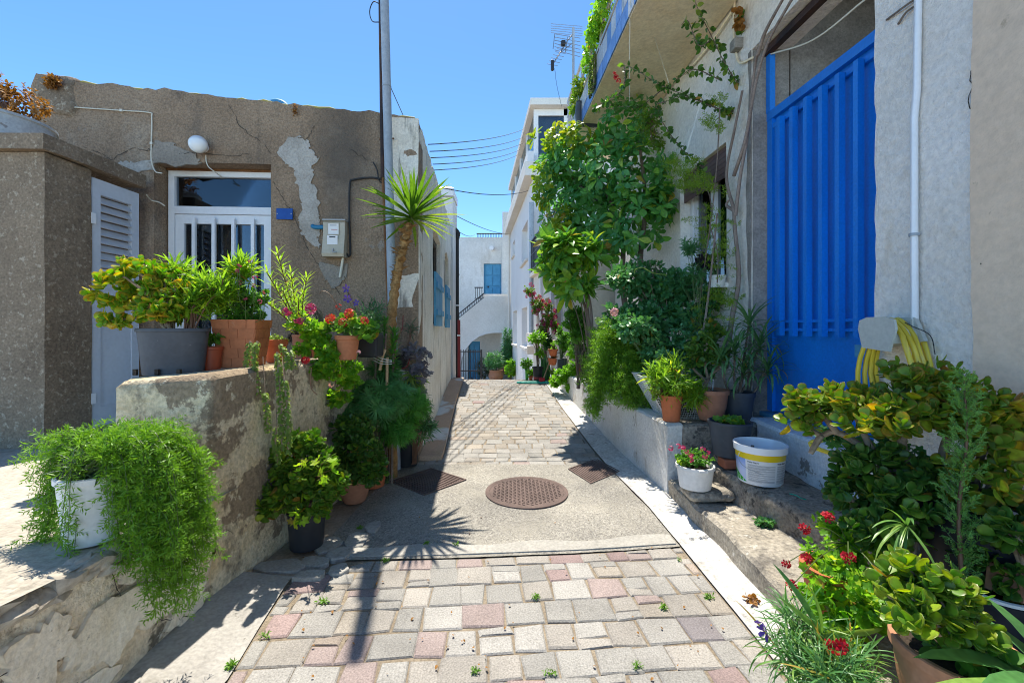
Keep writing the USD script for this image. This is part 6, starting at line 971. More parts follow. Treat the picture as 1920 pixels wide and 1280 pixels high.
t = thing('soil_weeds', 'sprig of green weeds growing by the orange pot at the drain', 'weed', G(725, 905, .01)); bush(t, G(725, 905, .01), B((G(724, 900, .01) + UP * .04, (.07, .04, .03))), 14, 5, OVAL, .03, l_weed, m_greenstem, 0, 76, .03)
# ================================================================== OBJECTS ON THE RIGHT STEPS
# paint bucket
c = A([1.735, 2.985, .338]); t = thing('paint_bucket', 'empty white paint bucket with yellow band and blue printed label', 'bucket', c)
r0, r1, h = .138, .160, .262; rr = lambda z: r0 + (r1 - r0) * z / h
add(t, 'body', lathe([(.001, .004), (r0 - .004, .004), (r0, 0), (r0 + .001, .004), (rr(h - .05), h - .05), (rr(h - .05) + .010, h - .048), (rr(h) + .010, h - .002), (rr(h) + .006, h), (rr(h) - .002, h), (r0 - .006, .008), (.001, .008)], c, 64), m_bucketwhite, 30)
def shell(a0, a1, z0, z1, o, n=24, zf0=None):
    a = np.radians(np.linspace(a0, a1, n)); z0a = np.array([zf0(q) for q in np.linspace(0, 1, n)]) if zf0 else np.full(n, z0)
    lo, hi = np.stack([(rr(z0a) + o) * np.cos(a), (rr(z0a) + o) * np.sin(a), z0a], 1), np.stack([(rr(z1) + o) * np.cos(a), (rr(z1) + o) * np.sin(a), np.full(n, z1) if np.ndim(z1) == 0 else z1], 1); v = np.vstack([lo, hi]) + c; i = np.arange(n - 1); return v, np.vstack([np.stack([i, i + 1, n + i + 1], 1), np.stack([i, n + i + 1, n + i], 1)])
add(t, 'yellow_band', shell(-230, 60, .170, .212, .0012, 60), m_bucketyellow, True); add(t, 'blue_label', shell(-230, -155, .012, .169, .0012, 20), m_bucketblue, True)
n = 14; a = np.linspace(0, 1, n); zz = .075 * (1 - a)**.8 + .012; v, f = shell(-205, -154, .0125, zz, .0020, n); add(t, 'green_field', (v, f), m_bucketgreen, True)
for k, (a0, z1) in enumerate(((-190, .060), (-178, .046), (-166, .03))): add(t, 'white_letter', shell(a0, a0 + 2.2, .014, z1, .0028, 4), m_bucketwhite)
add(t, 'print_panel', shell(-153.5, -20, .006, .169, .0012, 40), m_print, True)
r = np.random.default_rng(5)
for col, (a0, a1) in enumerate(((-149, -84), (-79, -40))):
    z = .140
    while z > .022:
        blk = r.integers(2, 6)
        for q in range(blk):
            if z < .022: break
            end = a1 if q < blk - 1 else a0 + (a1 - a0) * r.uniform(.4, .9); add(t, 'text_line', shell(a0, end, z, z + .0016, .0020, 12), m_inkgrey); z -= .0031
        z -= .0035
def wrap_text(s, hgt, a0, z0):
    m = meshkit.text_mesh(s, hgt, .0006, True); v = m.vertices; a = np.radians(a0) + v[:, 0] / r1; rad = rr(z0 + v[:, 1]) + .0016 + v[:, 2]; return np.stack([rad * np.cos(a), rad * np.sin(a), z0 + v[:, 1]], 1) + c, m.faces
add(t, 'heading', wrap_text('Water Repro', .0095, -150, .152), m_ink); add(t, 'heading', wrap_text('Water Repro', .0095, -79, .152), m_ink)
a = np.linspace(0, math.pi, 24); hp = c + A([math.cos(-2.9) * .172, math.sin(-2.9) * .172, .205]); add(t, 'wire_handle', tube(bez([hp, hp + A([-.02, -.03, -.03]), hp + A([.0, -.06, -.075]), hp + A([.08, -.12, -.11])], 6), .0022, 5), m_galv, True); add(t, 'stick', tube([c + A([-.05, .02, .05]), c + A([-.035, .03, .235])], .011, 7), m_bark, 30)
# white flower bucket
c = A([1.345, 3.135, .238]); t = thing('flower_bucket', 'cut down white plastic bucket of small pink flowers on the stone slab', 'potted plant', c); pot(t, c, .128, .108, .165, m_whitepot, .007, .026, n=48); add(t, 'lid_tab', bx(c + A([-.03, -.146, .143]), c + A([.03, -.128, .160])), m_whitepot)
top = c + UP * .155; bush(t, top, B((top + UP * .06, (.14, .12, .055))), 90, 4, [T_lobed(5, .3, .2), LOBE[0]], .032, l_geran, m_redstem, 0, 81, .05, .8, a0=.5, a1=1.2, stem_n=40, stem_r=.002); bush(t, top, B((top + A([-.09, -.02, .03]), (.06, .07, .03))), 16, 3, LOBE, .03, l_jade, None, 0, 82, .03)
flowers(t, [P(x, y, 3.02) for x, y in [(1272, 836), (1281, 838), (1288, 847), (1295, 853), (1318, 842), (1328, 848), (1296, 862), (1258, 840), (1322, 855)]], T_head(6, 5, size=.62), .016, f_pink, seed=14)
# grey pot with round leaves on a brick
c = A([1.70, 3.33, .415]); br = thing('red_brick', 'chipped red brick wedged under the grey pot', 'brick', (1.7, 3.3, .34)); add(br, 'brick', rbox((1.60, 3.21, .338), (1.85, 3.32, .41), .008, .03, .004, 12), TERRA[4], 35); add(br, 'support', rbox((1.62, 3.34, .338), (1.82, 3.45, .412), .008), m_stonestep, 35)
t = thing('grey_flower_pot', 'dark grey pot with a few round geranium leaves on a brick', 'potted plant', c); pot(t, c, .152, .122, .265, m_greypot, .008, .022, n=44); add(t, 'drain_slot', bx(c + A([-.02, -.128, .0]), c + A([.0, -.118, .028])), m_soil); top = c + UP * .24; bush(t, top, B((top + A([0, 0, .02]), (.11, .1, .035))), 26, 2, LOBE, .07, l_geran, m_greenstem, 40, 83, .05, .9, a0=.7, a1=1.2, stem_n=20, stem_r=.003)
# orange pot with willow leaves
def onw(px, py): return G(px, py, .602)
c = onw(1267, 793) + A([0, .10, 0]); t = thing('willow_leaf_plant', 'orange pot of narrow bright leaves at the front corner of the raised planter', 'potted plant', c); pot(t, c, .092, .068, .225, TERRA[1], .003, .012, n=40); top = c + UP * .215
bush(t, top, B((P(1262, 715, 3.65), (.22, .16, .13)), (P(1230, 700, 3.6), (.12, .1, .09)), (P(1300, 735, 3.65), (.12, .1, .09)), (P(1255, 685, 3.7), (.12, .1, .10))), 74, 16, STRAPS, .115, l_lime, m_greenstem, 120, 84, .12, .6, a0=.4, a1=1.35, stem_n=34, stem_r=.003); bush(t, top, B((P(1228, 735, 3.55), (.05, .05, .06))), 16, 4, LOBE, .035, l_jade, m_redstem, 0, 85, .03)
# big terracotta with jade
c = onw(1348, 793) + A([.0, .15, 0]); t = thing('jade_tree', 'small branching jade tree in a wide terracotta pot by the door jamb', 'potted plant', c); pot(t, c, .138, .092, .265, TERRA[2], .012, .04, n=44, belly=.01); top = c + UP * .25
br_ = [[top, P(1318, 735, 3.8), P(1325, 715, 3.8), P(1335, 700, 3.82), P(1350, 690, 3.8)], [P(1325, 715, 3.8), P(1300, 690, 3.78), P(1298, 668, 3.78)], [P(1328, 712, 3.8), P(1322, 680, 3.8), P(1330, 655, 3.8)], [P(1340, 697, 3.81), P(1352, 680, 3.85), P(1362, 672, 3.85)]]
for i, b in enumerate(br_): q = bez(b, 6); add(t, 'branch', tube(q, np.linspace(.022 if not i else .014, .010, len(q)), 8), m_jadestem, True)
bush(t, top, B((P(1318, 655, 3.78), (.14, .12, .12)), (P(1335, 625, 3.8), (.12, .1, .12)), (P(1300, 675, 3.75), (.07, .07, .06)), (P(1352, 668, 3.8), (.07, .07, .06))), 70, 6, JADE, .062, l_jadedark, None, 150, 86, .045, .5, a0=.45, a1=1.25)
# dragon plant
b = onw(1392, 790) + A([.03, .12, 0]); t = thing('dragon_plant', 'tall plant of long drooping dark strap leaves in front of the blue door', 'plant', b); add(t, 'pot', lathe([(.001, 0), (.10, 0), (.125, .2), (.135, .2), (.135, .24), (.115, .24), (.1, .1), (.001, .1)], b, 28), m_greypot, 30)
LONG = [T_strip(.036, d_, 8, .3) for d_ in (.7, 1.5, 2.3)]
for i, (px, py, d_) in enumerate([(1405, 600, 3.75), (1378, 650, 3.7), (1425, 640, 3.7), (1395, 690, 3.72), (1352, 665, 3.66), (1440, 685, 3.62)]):
    e = P(px, py, d_); q = bez([b + UP * .2, b * .4 + e * .6 + A([.0, .03, -.05]), e], 8); add(t, 'cane', tube(q, np.linspace(.012, .008, len(q)), 6), m_bark, True); r = np.random.default_rng(i); n = 34; az = np.arange(n) * 2.4; el = 1.25 - 1.0 * np.arange(n) / n; dd_ = np.stack([np.cos(az) * np.cos(el), np.sin(az) * np.cos(el), np.sin(el)], 1); leafset(t, LONG, e - UP * (.10 * np.arange(n) / n)[:, None], dd_, np.tile(UP, (n, 1)) + .1, .27 * r.uniform(.75, 1.2, n), l_darkstrap, 34)
# wire crate
t = thing('wire_crate', 'tapered white wire mesh crate behind the orange pot', 'crate', (1.45, 3.85, .6))
q0, q1 = A([1.30, 3.80, .604]), A([1.66, 3.80, .604]); up_ = A([-.13, .0, .36]); tl, tr_ = P(1205, 706, 3.84), P(1338, 712, 3.84); bl, br2 = P(1252, 788, 3.80), P(1330, 786, 3.82); bk_ = A([0, .34, 0])
def wires(p00, p10, p01, p11, n, m_):
    ms = []
    for i in range(n + 1): a = i / n; ms.append(tube([p00 + (p10 - p00) * a, p01 + (p11 - p01) * a], .0016, 3))
    for j in range(m_ + 1): a = j / m_; ms.append(tube([p00 + (p01 - p00) * a, p10 + (p11 - p10) * a], .0016, 3))
    return merge(ms)
add(t, 'front_mesh', wires(bl, br2, tl, tr_, 26, 18), m_wiremesh, kind='stuff'); add(t, 'side_mesh', wires(bl, bl + bk_, tl, tl + bk_, 16, 18), m_wiremesh, kind='stuff'); add(t, 'side_mesh', wires(br2, br2 + bk_, tr_, tr_ + bk_, 16, 18), m_wiremesh, kind='stuff')
add(t, 'rim', tube([tl, tr_, tr_ + bk_, tl + bk_, tl], .006, 6), m_wiremesh); add(t, 'corner_wire', tube([tl, bl], .0055, 6), m_wiremesh); add(t, 'corner_wire', tube([tr_, br2], .0055, 6), m_wiremesh)
# hose holder and hose
t = thing('hose_holder', 'pale grey plastic hose holder fixed to the white wall', 'hose holder', (2.25, 2.45, 1.4)); wx = WX(2.46)
hc = A([0, 2.47, 1.405]); pl_ = lambda x0, x1, y0, y1, z0, z1: bx((x0, y0, z0), (x1, y1, z1))
xf, xb = 2.075, wx - .012
vv = A([[xb, 2.30, 1.33], [xb, 2.60, 1.27], [xb, 2.56, 1.46], [xb, 2.36, 1.46]]); add(t, 'wall_plate', m3_hull(np.vstack([vv, vv + A([-.022, 0, 0])])) if False else (lambda V: (V, trimesh.convex.convex_hull(V).faces))(np.vstack([vv, vv + A([-.022, 0, 0])])) if False else trimesh.convex.convex_hull(np.vstack([vv, vv + A([-.022, 0, 0])])), m_holder)
for k in range(4): y = 2.36 + .055 * k; add(t, 'plate_rib', pl_(xb - .032, xb - .023, y, y + .012, 1.31, 1.45), m_holder)
a = np.linspace(math.radians(200), math.radians(-20), 14); ctr = (2.435, 1.345); R_ = .092
for i in range(13):   # saddle staves
    y0_, z0_ = ctr[0] + R_ * math.cos(a[i]), ctr[1] + R_ * .9 * math.sin(a[i]); y1_, z1_ = ctr[0] + R_ * math.cos(a[i + 1]), ctr[1] + R_ * .9 * math.sin(a[i + 1]); add(t, 'saddle_stave', beam((xf + .02, (y0_ + y1_) / 2, (z0_ + z1_) / 2), (xb - .02, (y0_ + y1_) / 2, (z0_ + z1_) / 2), .026, .010, A([0, math.cos((a[i] + a[i + 1]) / 2), math.sin((a[i] + a[i + 1]) / 2)])), m_holder)
fl_ = m3.CrossSection([A([(ctr[0] + a_, ctr[1] + b_) for a_, b_ in ((-.085, -.075), (.095, -.06), (.125, .05), (.115, .10), (.06, .118), (-.06, .118), (-.115, .10), (-.125, .05))])]).extrude(.014).to_mesh(); fv = np.array(fl_.vert_properties[:, :3]); add(t, 'front_flange', (np.stack([xf + .014 - fv[:, 2], fv[:, 0], fv[:, 1]], 1), np.array(fl_.tri_verts)), m_holder, 25)
add(t, 'screw', [tube([A([xb - .034, 2.40, 1.42]), A([xb - .02, 2.40, 1.42])], .008, 8), tube([A([xb - .034, 2.50, 1.40]), A([xb - .02, 2.50, 1.40])], .008, 8)], m_black); add(t, 'tie_wire', tube(bez([A([xb - .035, 2.39, 1.425]), A([xb - .06, 2.37, 1.43]), A([xb - .05, 2.34, 1.41]), A([xb - .01, 2.28, 1.36]), A([xb - .004, 2.26, 1.26])], 6), .003, 4), m_black, True)
t = thing('garden_hose', 'yellow garden hose hung in loops over the grey holder', 'hose', (2.05, 2.45, 1.2)); r = np.random.default_rng(8)
pts = []
for k in range(4):
    x = xf + .035 + (.0, .03, .058, .095)[k]; bot = .84 - .05 * r.random() - .03 * (k % 2); wd = .155 + .025 * r.random()
    for q in np.linspace(0, 1, 24, endpoint=False):
        a = math.pi / 2 - 2 * math.pi * q; hgt = (1.452 + bot) / 2; pts.append((x + .030 * q + .012 * math.sin(a * 2 + k), ctr[0] + wd * math.cos(a) * (1 - .22 * max(0, math.sin(a))), hgt + (1.452 - hgt) * math.sin(a) if math.sin(a) > 0 else hgt + (hgt - bot) * math.sin(a)))
add(t, 'coil', tube(A(pts) + np.random.default_rng(3).normal(0, .002, (len(pts), 3)), .0135, 8), m_hose, True); e = A(pts[-1]); add(t, 'tail', tube(bez([e, e + A([-.03, -.05, -.25]), e + A([-.2, .05, -.62]), e + A([-.35, .3, -.77]), e + A([-.3, .0, -.79])], 8), .0135, 8), m_hose, True)

# ================================================================== RIGHT FOREGROUND PLANTS
t = thing('jade_plant', 'very large jade bush with reddish edged leaves below the yellow hose', 'shrub', (2.0, 1.9, .35)); base = A([1.95, 1.78, .36])
add(t, 'pot', lathe([(.001, 0), (.17, 0), (.21, .3), (.225, .3), (.225, .34), (.19, .34), (.16, .1), (.001, .1)], base - UP * .02, 40), m_blackpot, 30)
can = B((P(1530, 755, 2.1), (.17, .12, .07)), (P(1500, 790, 2.12), (.09, .09, .05)), (P(1600, 750, 2.0), (.20, .14, .08)), (P(1700, 760, 1.9), (.24, .18, .10)), (P(1735, 705, 1.95), (.17, .14, .08)), (P(1800, 760, 1.85), (.22, .18, .12)), (P(1870, 800, 1.75), (.16, .16, .13)), (P(1650, 790, 1.85), (.18, .12, .07)), (P(1850, 900, 1.7), (.17, .14, .12)))
bush(t, base + UP * .3, can, 330, 6, JADE, .058, l_jade, m_jadestem, 300, 91, .052, .6, a0=.5, a1=1.3, stem_n=0, shell=.35)
for i, b in enumerate([[base + UP * .3, P(1690, 900, 1.9), P(1640, 850, 1.98), P(1600, 770, 2.0)], [P(1640, 850, 1.98), P(1570, 810, 2.06), P(1540, 815, 2.1), P(1510, 800, 2.12)], [P(1570, 812, 2.06), P(1545, 780, 2.08), P(1530, 755, 2.1)], [base + UP * .3, P(1700, 860, 1.9), P(1700, 790, 1.92), P(1735, 715, 1.95)], [base + UP * .3, P(1770, 860, 1.85), P(1800, 770, 1.85)], [base + UP * .3, P(1830, 880, 1.78), P(1870, 800, 1.75)], [P(1540, 815, 2.1), P(1525, 840, 2.1), P(1520, 850, 2.1)], [base + UP * .3, P(1840, 950, 1.72), P(1860, 900, 1.7)]]):
    q = bez(b, 7); add(t, 'branch', tube(q, np.linspace(.030 if i in (0, 3, 4) else .016, .011, len(q)), 9), m_jadestem, True)
t = thing('jade_plant', 'deep green jade bush growing below the very large one by the step', 'shrub', (1.75, 1.85, .3)); base = A([1.72, 1.88, .30])
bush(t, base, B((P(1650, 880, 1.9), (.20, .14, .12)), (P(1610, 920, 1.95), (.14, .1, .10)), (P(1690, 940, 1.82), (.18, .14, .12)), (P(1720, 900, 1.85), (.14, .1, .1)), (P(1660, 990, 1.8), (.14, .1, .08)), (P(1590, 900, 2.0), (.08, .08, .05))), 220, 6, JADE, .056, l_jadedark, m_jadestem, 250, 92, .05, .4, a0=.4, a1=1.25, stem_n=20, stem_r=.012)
t = thing('jade_plant', 'shaded jade bush at the right edge beside the cypress sapling', 'shrub', (2.05, 1.55, .2)); base = A([2.0, 1.62, .15])
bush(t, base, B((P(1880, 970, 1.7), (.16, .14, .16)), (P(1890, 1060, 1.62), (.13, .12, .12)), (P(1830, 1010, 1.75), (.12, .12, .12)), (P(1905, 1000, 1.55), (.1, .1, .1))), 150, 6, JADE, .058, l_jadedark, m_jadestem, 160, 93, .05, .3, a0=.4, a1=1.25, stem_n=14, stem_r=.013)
# ivy leaves in the gap
t = thing('ivy', 'small trailing ivy between the white threshold and the jade bush', 'ivy', (1.85, 2.1, .45)); bush(t, A([1.9, 2.05, .36]), B((P(1640, 830, 2.05), (.14, .1, .09)), (P(1560, 820, 2.15), (.06, .06, .04)), (P(1700, 870, 2.0), (.10, .1, .1))), 60, 4, [T_lobed(5, .4, .15)], .055, l_bush, m_greenstem, 30, 94, .05, .3, a0=.7, a1=1.3, stem_n=24, stem_r=.002)
# cypress sapling
b, e = P(1806, 1120, 1.62), P(1808, 705, 1.68); t = thing('cypress_sapling', 'upright feathery cypress sapling in front of the jade bushes', 'sapling', b); q = bez([b, P(1798, 960, 1.64), P(1812, 830, 1.66), e], 8); add(t, 'stem', tube(q, np.linspace(.009, .003, len(q)), 7), m_redstem, True)
r = np.random.default_rng(6); n = 150; k = r.random(n)**.85; pp = np.stack([np.interp(k, np.linspace(0, 1, len(q)), q[:, j]) for j in range(3)], 1); az = r.uniform(0, 6.28, n); dd_ = nrm(np.stack([np.cos(az), np.sin(az), .55 + .5 * r.random(n)], 1)); Ls_ = (.015 + .062 * np.sin(np.clip(1.05 - k, 0, 1) * 2.6)**1.0) * r.uniform(.6, 1.15, n); pos, dr, sz, ms = [], [], [], []
for i in range(n):
    m_ = max(2, int(Ls_[i] / .013)); s_ = np.linspace(.12, 1, m_)[:, None]; p2 = pp[i] + dd_[i] * Ls_[i] * s_ + UP * (.25 * Ls_[i] * s_**2); ms.append(tube(np.vstack([pp[i][None], p2]), .0012, 3)); pos.append(p2); dr.append(nrm(dd_[i] + r.normal(0, .55, (m_, 3)) + UP * .3)); sz.append(np.full(m_, .032) * r.uniform(.7, 1.2, m_))
pos, dr, sz = np.vstack(pos), np.vstack(dr), np.concatenate(sz); leafset(t, [T_needles(16, .45, .06, s, .6) for s in (4, 5)], pos, dr, np.tile(UP, (len(pos), 1)) + .1, sz, l_cyp, 0, smooth=False); add(t, 'twig', merge(ms), m_greenstem, kind='stuff')
# spider leaf rosette
c = P(1700, 985, 1.62); t = thing('spider_rosette', 'small pale edged strap leaf rosette hanging before the jade bushes', 'plant', c); n = 13; r = np.random.default_rng(2); dd_ = nrm(np.stack([-.9 + r.normal(0, .5, n), -.5 + r.normal(0, .4, n), r.uniform(-.7, .8, n)], 1)); leafset(t, [T_strip(.035, .6, 6, .3), T_strip(.035, 1.1, 6, .3)], np.tile(c, (n, 1)), dd_, np.tile(UP, (n, 1)), .17 * r.uniform(.8, 1.2, n), l_strap, 13); add(t, 'stem', tube(bez([A([1.62, 1.7, .2]), c + A([.05, .1, -.1]), c], 6), .005, 5), m_greenstem, True)
# geranium with red flowers
c = A([1.40, 1.86, .155]); t = thing('red_geranium', 'bushy green geranium with scattered red blooms at the end of the step', 'shrub', c); add(t, 'pot', lathe([(.001, 0), (.09, 0), (.115, .18), (.125, .18), (.125, .21), (.105, .21), (.08, .08), (.001, .08)], c, 32), TERRA[1], 30)
bush(t, c + UP * .18, B((P(1560, 1050, 1.85), (.13, .12, .10)), (P(1600, 1010, 1.9), (.12, .1, .09)), (P(1590, 1100, 1.75), (.16, .13, .11)), (P(1550, 1130, 1.75), (.12, .1, .09)), (P(1630, 1130, 1.65), (.10, .1, .10)), (P(1590, 1180, 1.66), (.12, .08, .06)), (P(1570, 990, 1.95), (.10, .08, .06))), 230, 4, LOBE, .048, l_ivy, m_greenstem, 250, 95, .06, .7, a0=.5, a1=1.3, stem_n=40, stem_r=.003)
fl = [P(1508, 990, 1.72), P(1551, 971, 1.75), P(1511, 1047, 1.68), P(1591, 1045, 1.62), P(1473, 1056, 1.72), P(1485, 1097, 1.68), P(1671, 1114, 1.5)]; flowers(t, fl, T_head(7, 6, size=.62), .022, f_red, seed=15); add(t, 'flower_stalk', [tube(bez([c + A([.08, .02, .3]), (c + A([.08, .02, .3]) + p) / 2 + UP * .03, p], 5), .0022, 4) for p in fl], m_greenstem); flowers(t, [P(1568, 1206, 1.42)], T_head(14, 7), .030, f_red, seed=16)
# terracotta pot with jade at the bottom
c = A([1.405, 1.30, .155]); c[:2] = P(1800, 1200, 1.33)[:2]; t = thing('jade_plant', 'bright young jade in the large terracotta pot at the bottom right corner', 'potted plant', c); c = A([c[0], c[1], .105]); pot(t, c, .158, .105, .30, TERRA[3], .012, .035, n=56, belly=.012); top = c + UP * .28
bush(t, top, B((P(1720, 1080, 1.36), (.12, .1, .07)), (P(1680, 1090, 1.38), (.08, .08, .06)), (P(1770, 1100, 1.33), (.10, .08, .06)), (P(1730, 1130, 1.30), (.12, .08, .05)), (P(1790, 1120, 1.3), (.06, .06, .05)), (P(1700, 1150, 1.28), (.06, .05, .03)), (P(1800, 1165, 1.28), (.10, .08, .04))), 95, 6, JADE, .050, l_jadegreen, m_jadestem, 290, 96, .045, .5, a0=.45, a1=1.2, stem_n=22, stem_r=.008)
bush(t, top, B((top + A([.02, -.03, .04]), (.13, .1, .04))), 34, 4, OVAL, .055, l_geran, m_greenstem, 20, 97, .05)
# broad strap leaves at the corner
b = A([1.62, 1.12, .12]); t = thing('broad_strap_plant', 'broad glossy strap leaves reaching in at the bottom right corner', 'plant', b); BR = [T_strip(.075, d_, 8, .25, ([0, .2, .6, .9, 1], [.6, .9, 1, .5, .02])) for d_ in (.5, .9)]
tips_ = [P(1745, 1190, 1.22), P(1760, 1160, 1.30), P(1850, 1150, 1.35), P(1640, 1275, 1.0), P(1900, 1120, 1.3), P(1870, 1230, 1.1), P(1790, 1265, 1.12)]; pos = np.tile(A([1.58, 1.16, .32]), (7, 1)) + np.random.default_rng(1).normal(0, .03, (7, 3)); dv = A(tips_) - pos; leafset(t, BR, pos, nrm(dv + UP * .12), np.tile(UP, (7, 1)), np.linalg.norm(dv, axis=1) * 1.08, l_strap, 7); add(t, 'pot', lathe([(.001, 0), (.10, 0), (.13, .2), (.14, .2), (.14, .24), (.12, .24), (.09, .08), (.001, .08)], A([1.58, 1.16, .10]), 32), m_blackpot, 30)
t = thing('black_pot', 'black pot with white rim in shade at the right edge', 'pot', P(1875, 1180, 1.62)); c = P(1872, 1175, 1.62); c[2] = .155; pot(t, c, .115, .10, .25, m_blackpot, .008, .03); add(t, 'rim', lathe([(.124, .25), (.126, .262), (.11, .262), (.11, .25)], c, 32), m_whitepot, 30)
t = thing('hollow_brick', 'orange hollow clay brick resting in shade at the right edge', 'brick', P(1900, 1095, 1.58)); p = P(1905, 1090, 1.60); bb = m3.Manifold.cube([.16, .10, .10], True)
for iz in (-.025, .025):
    for ix in (-.05, 0, .05): bb = bb - m3.Manifold.cylinder(.3, .016, circular_segments=14).translate([0, 0, -.15]).rotate([90, 0, 0]).translate([ix, 0, iz])
v, f = rough(bb.rotate([0, 12, 20]), None, 0); add(t, 'brick', (v + p, f), TERRA[3], 30)
# dianthus grass
b = A([1.20, 1.50, .03]); t = thing('grassy_plant', 'sprawling grey green grass leaved plant at the bottom right of the lane', 'plant', b); GR = [T_strip(.022, d_, 7, .3) for d_ in (.5, 1.2, 1.9)]
bush(t, b, B((P(1510, 1200, 1.6), (.16, .12, .12)), (P(1560, 1240, 1.5), (.16, .12, .10)), (P(1500, 1260, 1.5), (.14, .12, .08)), (P(1480, 1160, 1.65), (.08, .1, .10)), (P(1590, 1270, 1.4), (.12, .1, .08))), 60, 16, GR, .15, l_strap, m_greenstem, 200, 98, .10, .6, a0=.35, a1=1.35, stem_n=30, stem_r=.002)
n = 5; leafset(t, T_strip(.045, .5, 8, .4), np.tile(P(1540, 1190, 1.55), (n, 1)), nrm(A([[-.5, 0, 1], [-.75, -.1, .8], [.3, -.2, -.6], [.8, -.1, .1], [-.2, -.3, 1.]])), np.tile(A([.3, -1, .4]), (n, 1)), A([.28, .2, .22, .25, .2]), l_strap, 5)
flowers(t, [P(1430, 1167, 1.6), P(1436, 1184, 1.58)], T_flower(5, .5), .024, f_purple, seed=17, face=(-1, -.4, -.2))
# step weed, leaves
t = thing('step_weed', 'small grey green weed growing at the foot of the rough step', 'weed', G(1432, 985, .16)); bush(t, G(1432, 985, .16), B((G(1432, 985, .16) + UP * .02, (.07, .05, .03))), 26, 4, [T_lobed(5, .4, .2)], .03, l_bluefeather, m_greenstem, 0, 99, .03)
solo('string_scrap', tube(bez([G(1480, 925, .352), G(1492, 928, .352), G(1503, 934, .354), G(1512, 936, .352)], 6), .0035, 5), plain('teal_string', (.01, .35, .22), .6), 'scrap of teal string lying on the rough step', 'string', True)

# ================================================================== PLANTER BED AND CLIMBERS
b = A([1.75, 5.6, .55]); t = thing('umbrella_tree', 'big umbrella tree with whorled leaves climbing to the balcony', 'tree', b); UMB = [T_leaf(.22, .7, OBOV, 5, .18, .18), T_leaf(.25, .45, OBOV, 5, .18, .18)]
for i, bb in enumerate([[b, P(1170, 560, 5.7), P(1165, 430, 5.9), P(1120, 330, 6.3)], [b + A([.1, 0, 0]), P(1200, 520, 5.6), P(1210, 380, 5.7), P(1195, 240, 5.8)], [P(1165, 430, 5.9), P(1120, 380, 6.3), P(1060, 320, 6.8)]]): q = bez(bb, 7); add(t, 'trunk' if i < 2 else 'limb', tube(q, np.linspace(.05, .018, len(q)), 9), m_bark, True)
um = B((P(1080, 300, 5.8), (.40, .34, .42)), (P(1060, 380, 5.9), (.32, .3, .42)), (P(1110, 380, 5.6), (.38, .3, .45)), (P(1040, 310, 6.0), (.2, .25, .28)), (P(1175, 240, 5.4), (.34, .28, .36)), (P(1200, 330, 5.2), (.38, .3, .45)), (P(1205, 415, 5.1), (.36, .28, .42)), (P(1150, 440, 5.4), (.36, .28, .3)), (P(1140, 320, 5.5), (.34, .28, .5)), (P(1235, 380, 5.0), (.14, .2, .2)))
um = deeper(um[:4], .9) + deeper(um[4:], .45)
bush(t, b, um, 480, 7, UMB, .19, l_schef, None, 300, 101, .012, .25, a0=1.2, a1=1.4, shell=.62, szj=.2, droop=.18)
bush(t, b, deeper(B((P(1070, 262, 5.7), (.36, .3, .16)), (P(1022, 262, 5.8), (.18, .2, .14)), (P(1022, 340, 5.8), (.12, .2, .32)), (P(1050, 420, 5.6), (.2, .2, .2))), .8), 75, 7, UMB, .17, l_scheflime, None, 200, 102, .012, .5, a0=1.0, a1=1.3, shell=.75, droop=.0)
b = A([.98, 5.6, .55]); b[0] = P(1112, 620, 5.70)[0]; b[1] = 5.7; t = thing('loquat_tree', 'small tree with large ribbed lime to dark green leaves leaning over the lane', 'tree', b); LQ = [T_leaf(.17, .45, ([0, .08, .3, .6, .85, 1], [.1, .3, .75, 1, .6, .02]), 6, .3), T_leaf(.19, .8, OV, 6, .3)]
for bb in ([b, P(1108, 580, 5.65), P(1090, 530, 5.60), P(1060, 490, 5.60)], [b + A([.05, 0, 0]), P(1100, 560, 5.65), P(1105, 500, 5.60), P(1095, 450, 5.60)], [b + A([-.04, .03, 0]), P(1100, 590, 5.70), P(1075, 540, 5.70), P(1040, 520, 5.70)]): q = bez(bb, 7); add(t, 'trunk', tube(q, np.linspace(.024, .012, len(q)), 8), m_vinebark, True)
lq = B((P(1070, 470, 5.50), (.38, .28, .22)), (P(1040, 490, 5.60), (.24, .25, .28)), (P(1100, 480, 5.50), (.24, .24, .26)), (P(1075, 530, 5.50), (.30, .26, .24)), (P(1110, 540, 5.50), (.14, .2, .16)), (P(1025, 450, 5.70), (.12, .15, .12)))
bush(t, b, lq, 60, 10, LQ, .23, l_rubber, m_bark, 300, 103, .10, .6, a0=.5, a1=1.5, shell=.55, droop=.1, stem_n=5, stem_r=.008)
def simple(name, lb, cat, base, bl, tips, lpt, Ts, size, m, stem, seed, indiv=0, **k): t = thing(name, lb, cat, base); bush(t, base, bl, tips, lpt, Ts, size, m, stem, indiv, seed, **k); return t
simple('dark_shrub', 'dense dark leaved shrub below the window and the umbrella tree', 'shrub', A([1.75, 4.7, .55]), B((P(1190, 520, 4.9), (.36, .28, .26)), (P(1260, 540, 4.7), (.34, .26, .26)), (P(1180, 600, 4.8), (.34, .28, .28)), (P(1290, 590, 4.5), (.28, .24, .2)), (P(1330, 560, 4.4), (.14, .14, .2)), (P(1230, 600, 4.6), (.34, .26, .24))), 520, 8, [OVAL, T_leaf(.28, .4)], .078, l_bush, m_bark, 111, 150, back=.12, stem_n=40, stem_r=.008, a0=.4, a1=1.4)
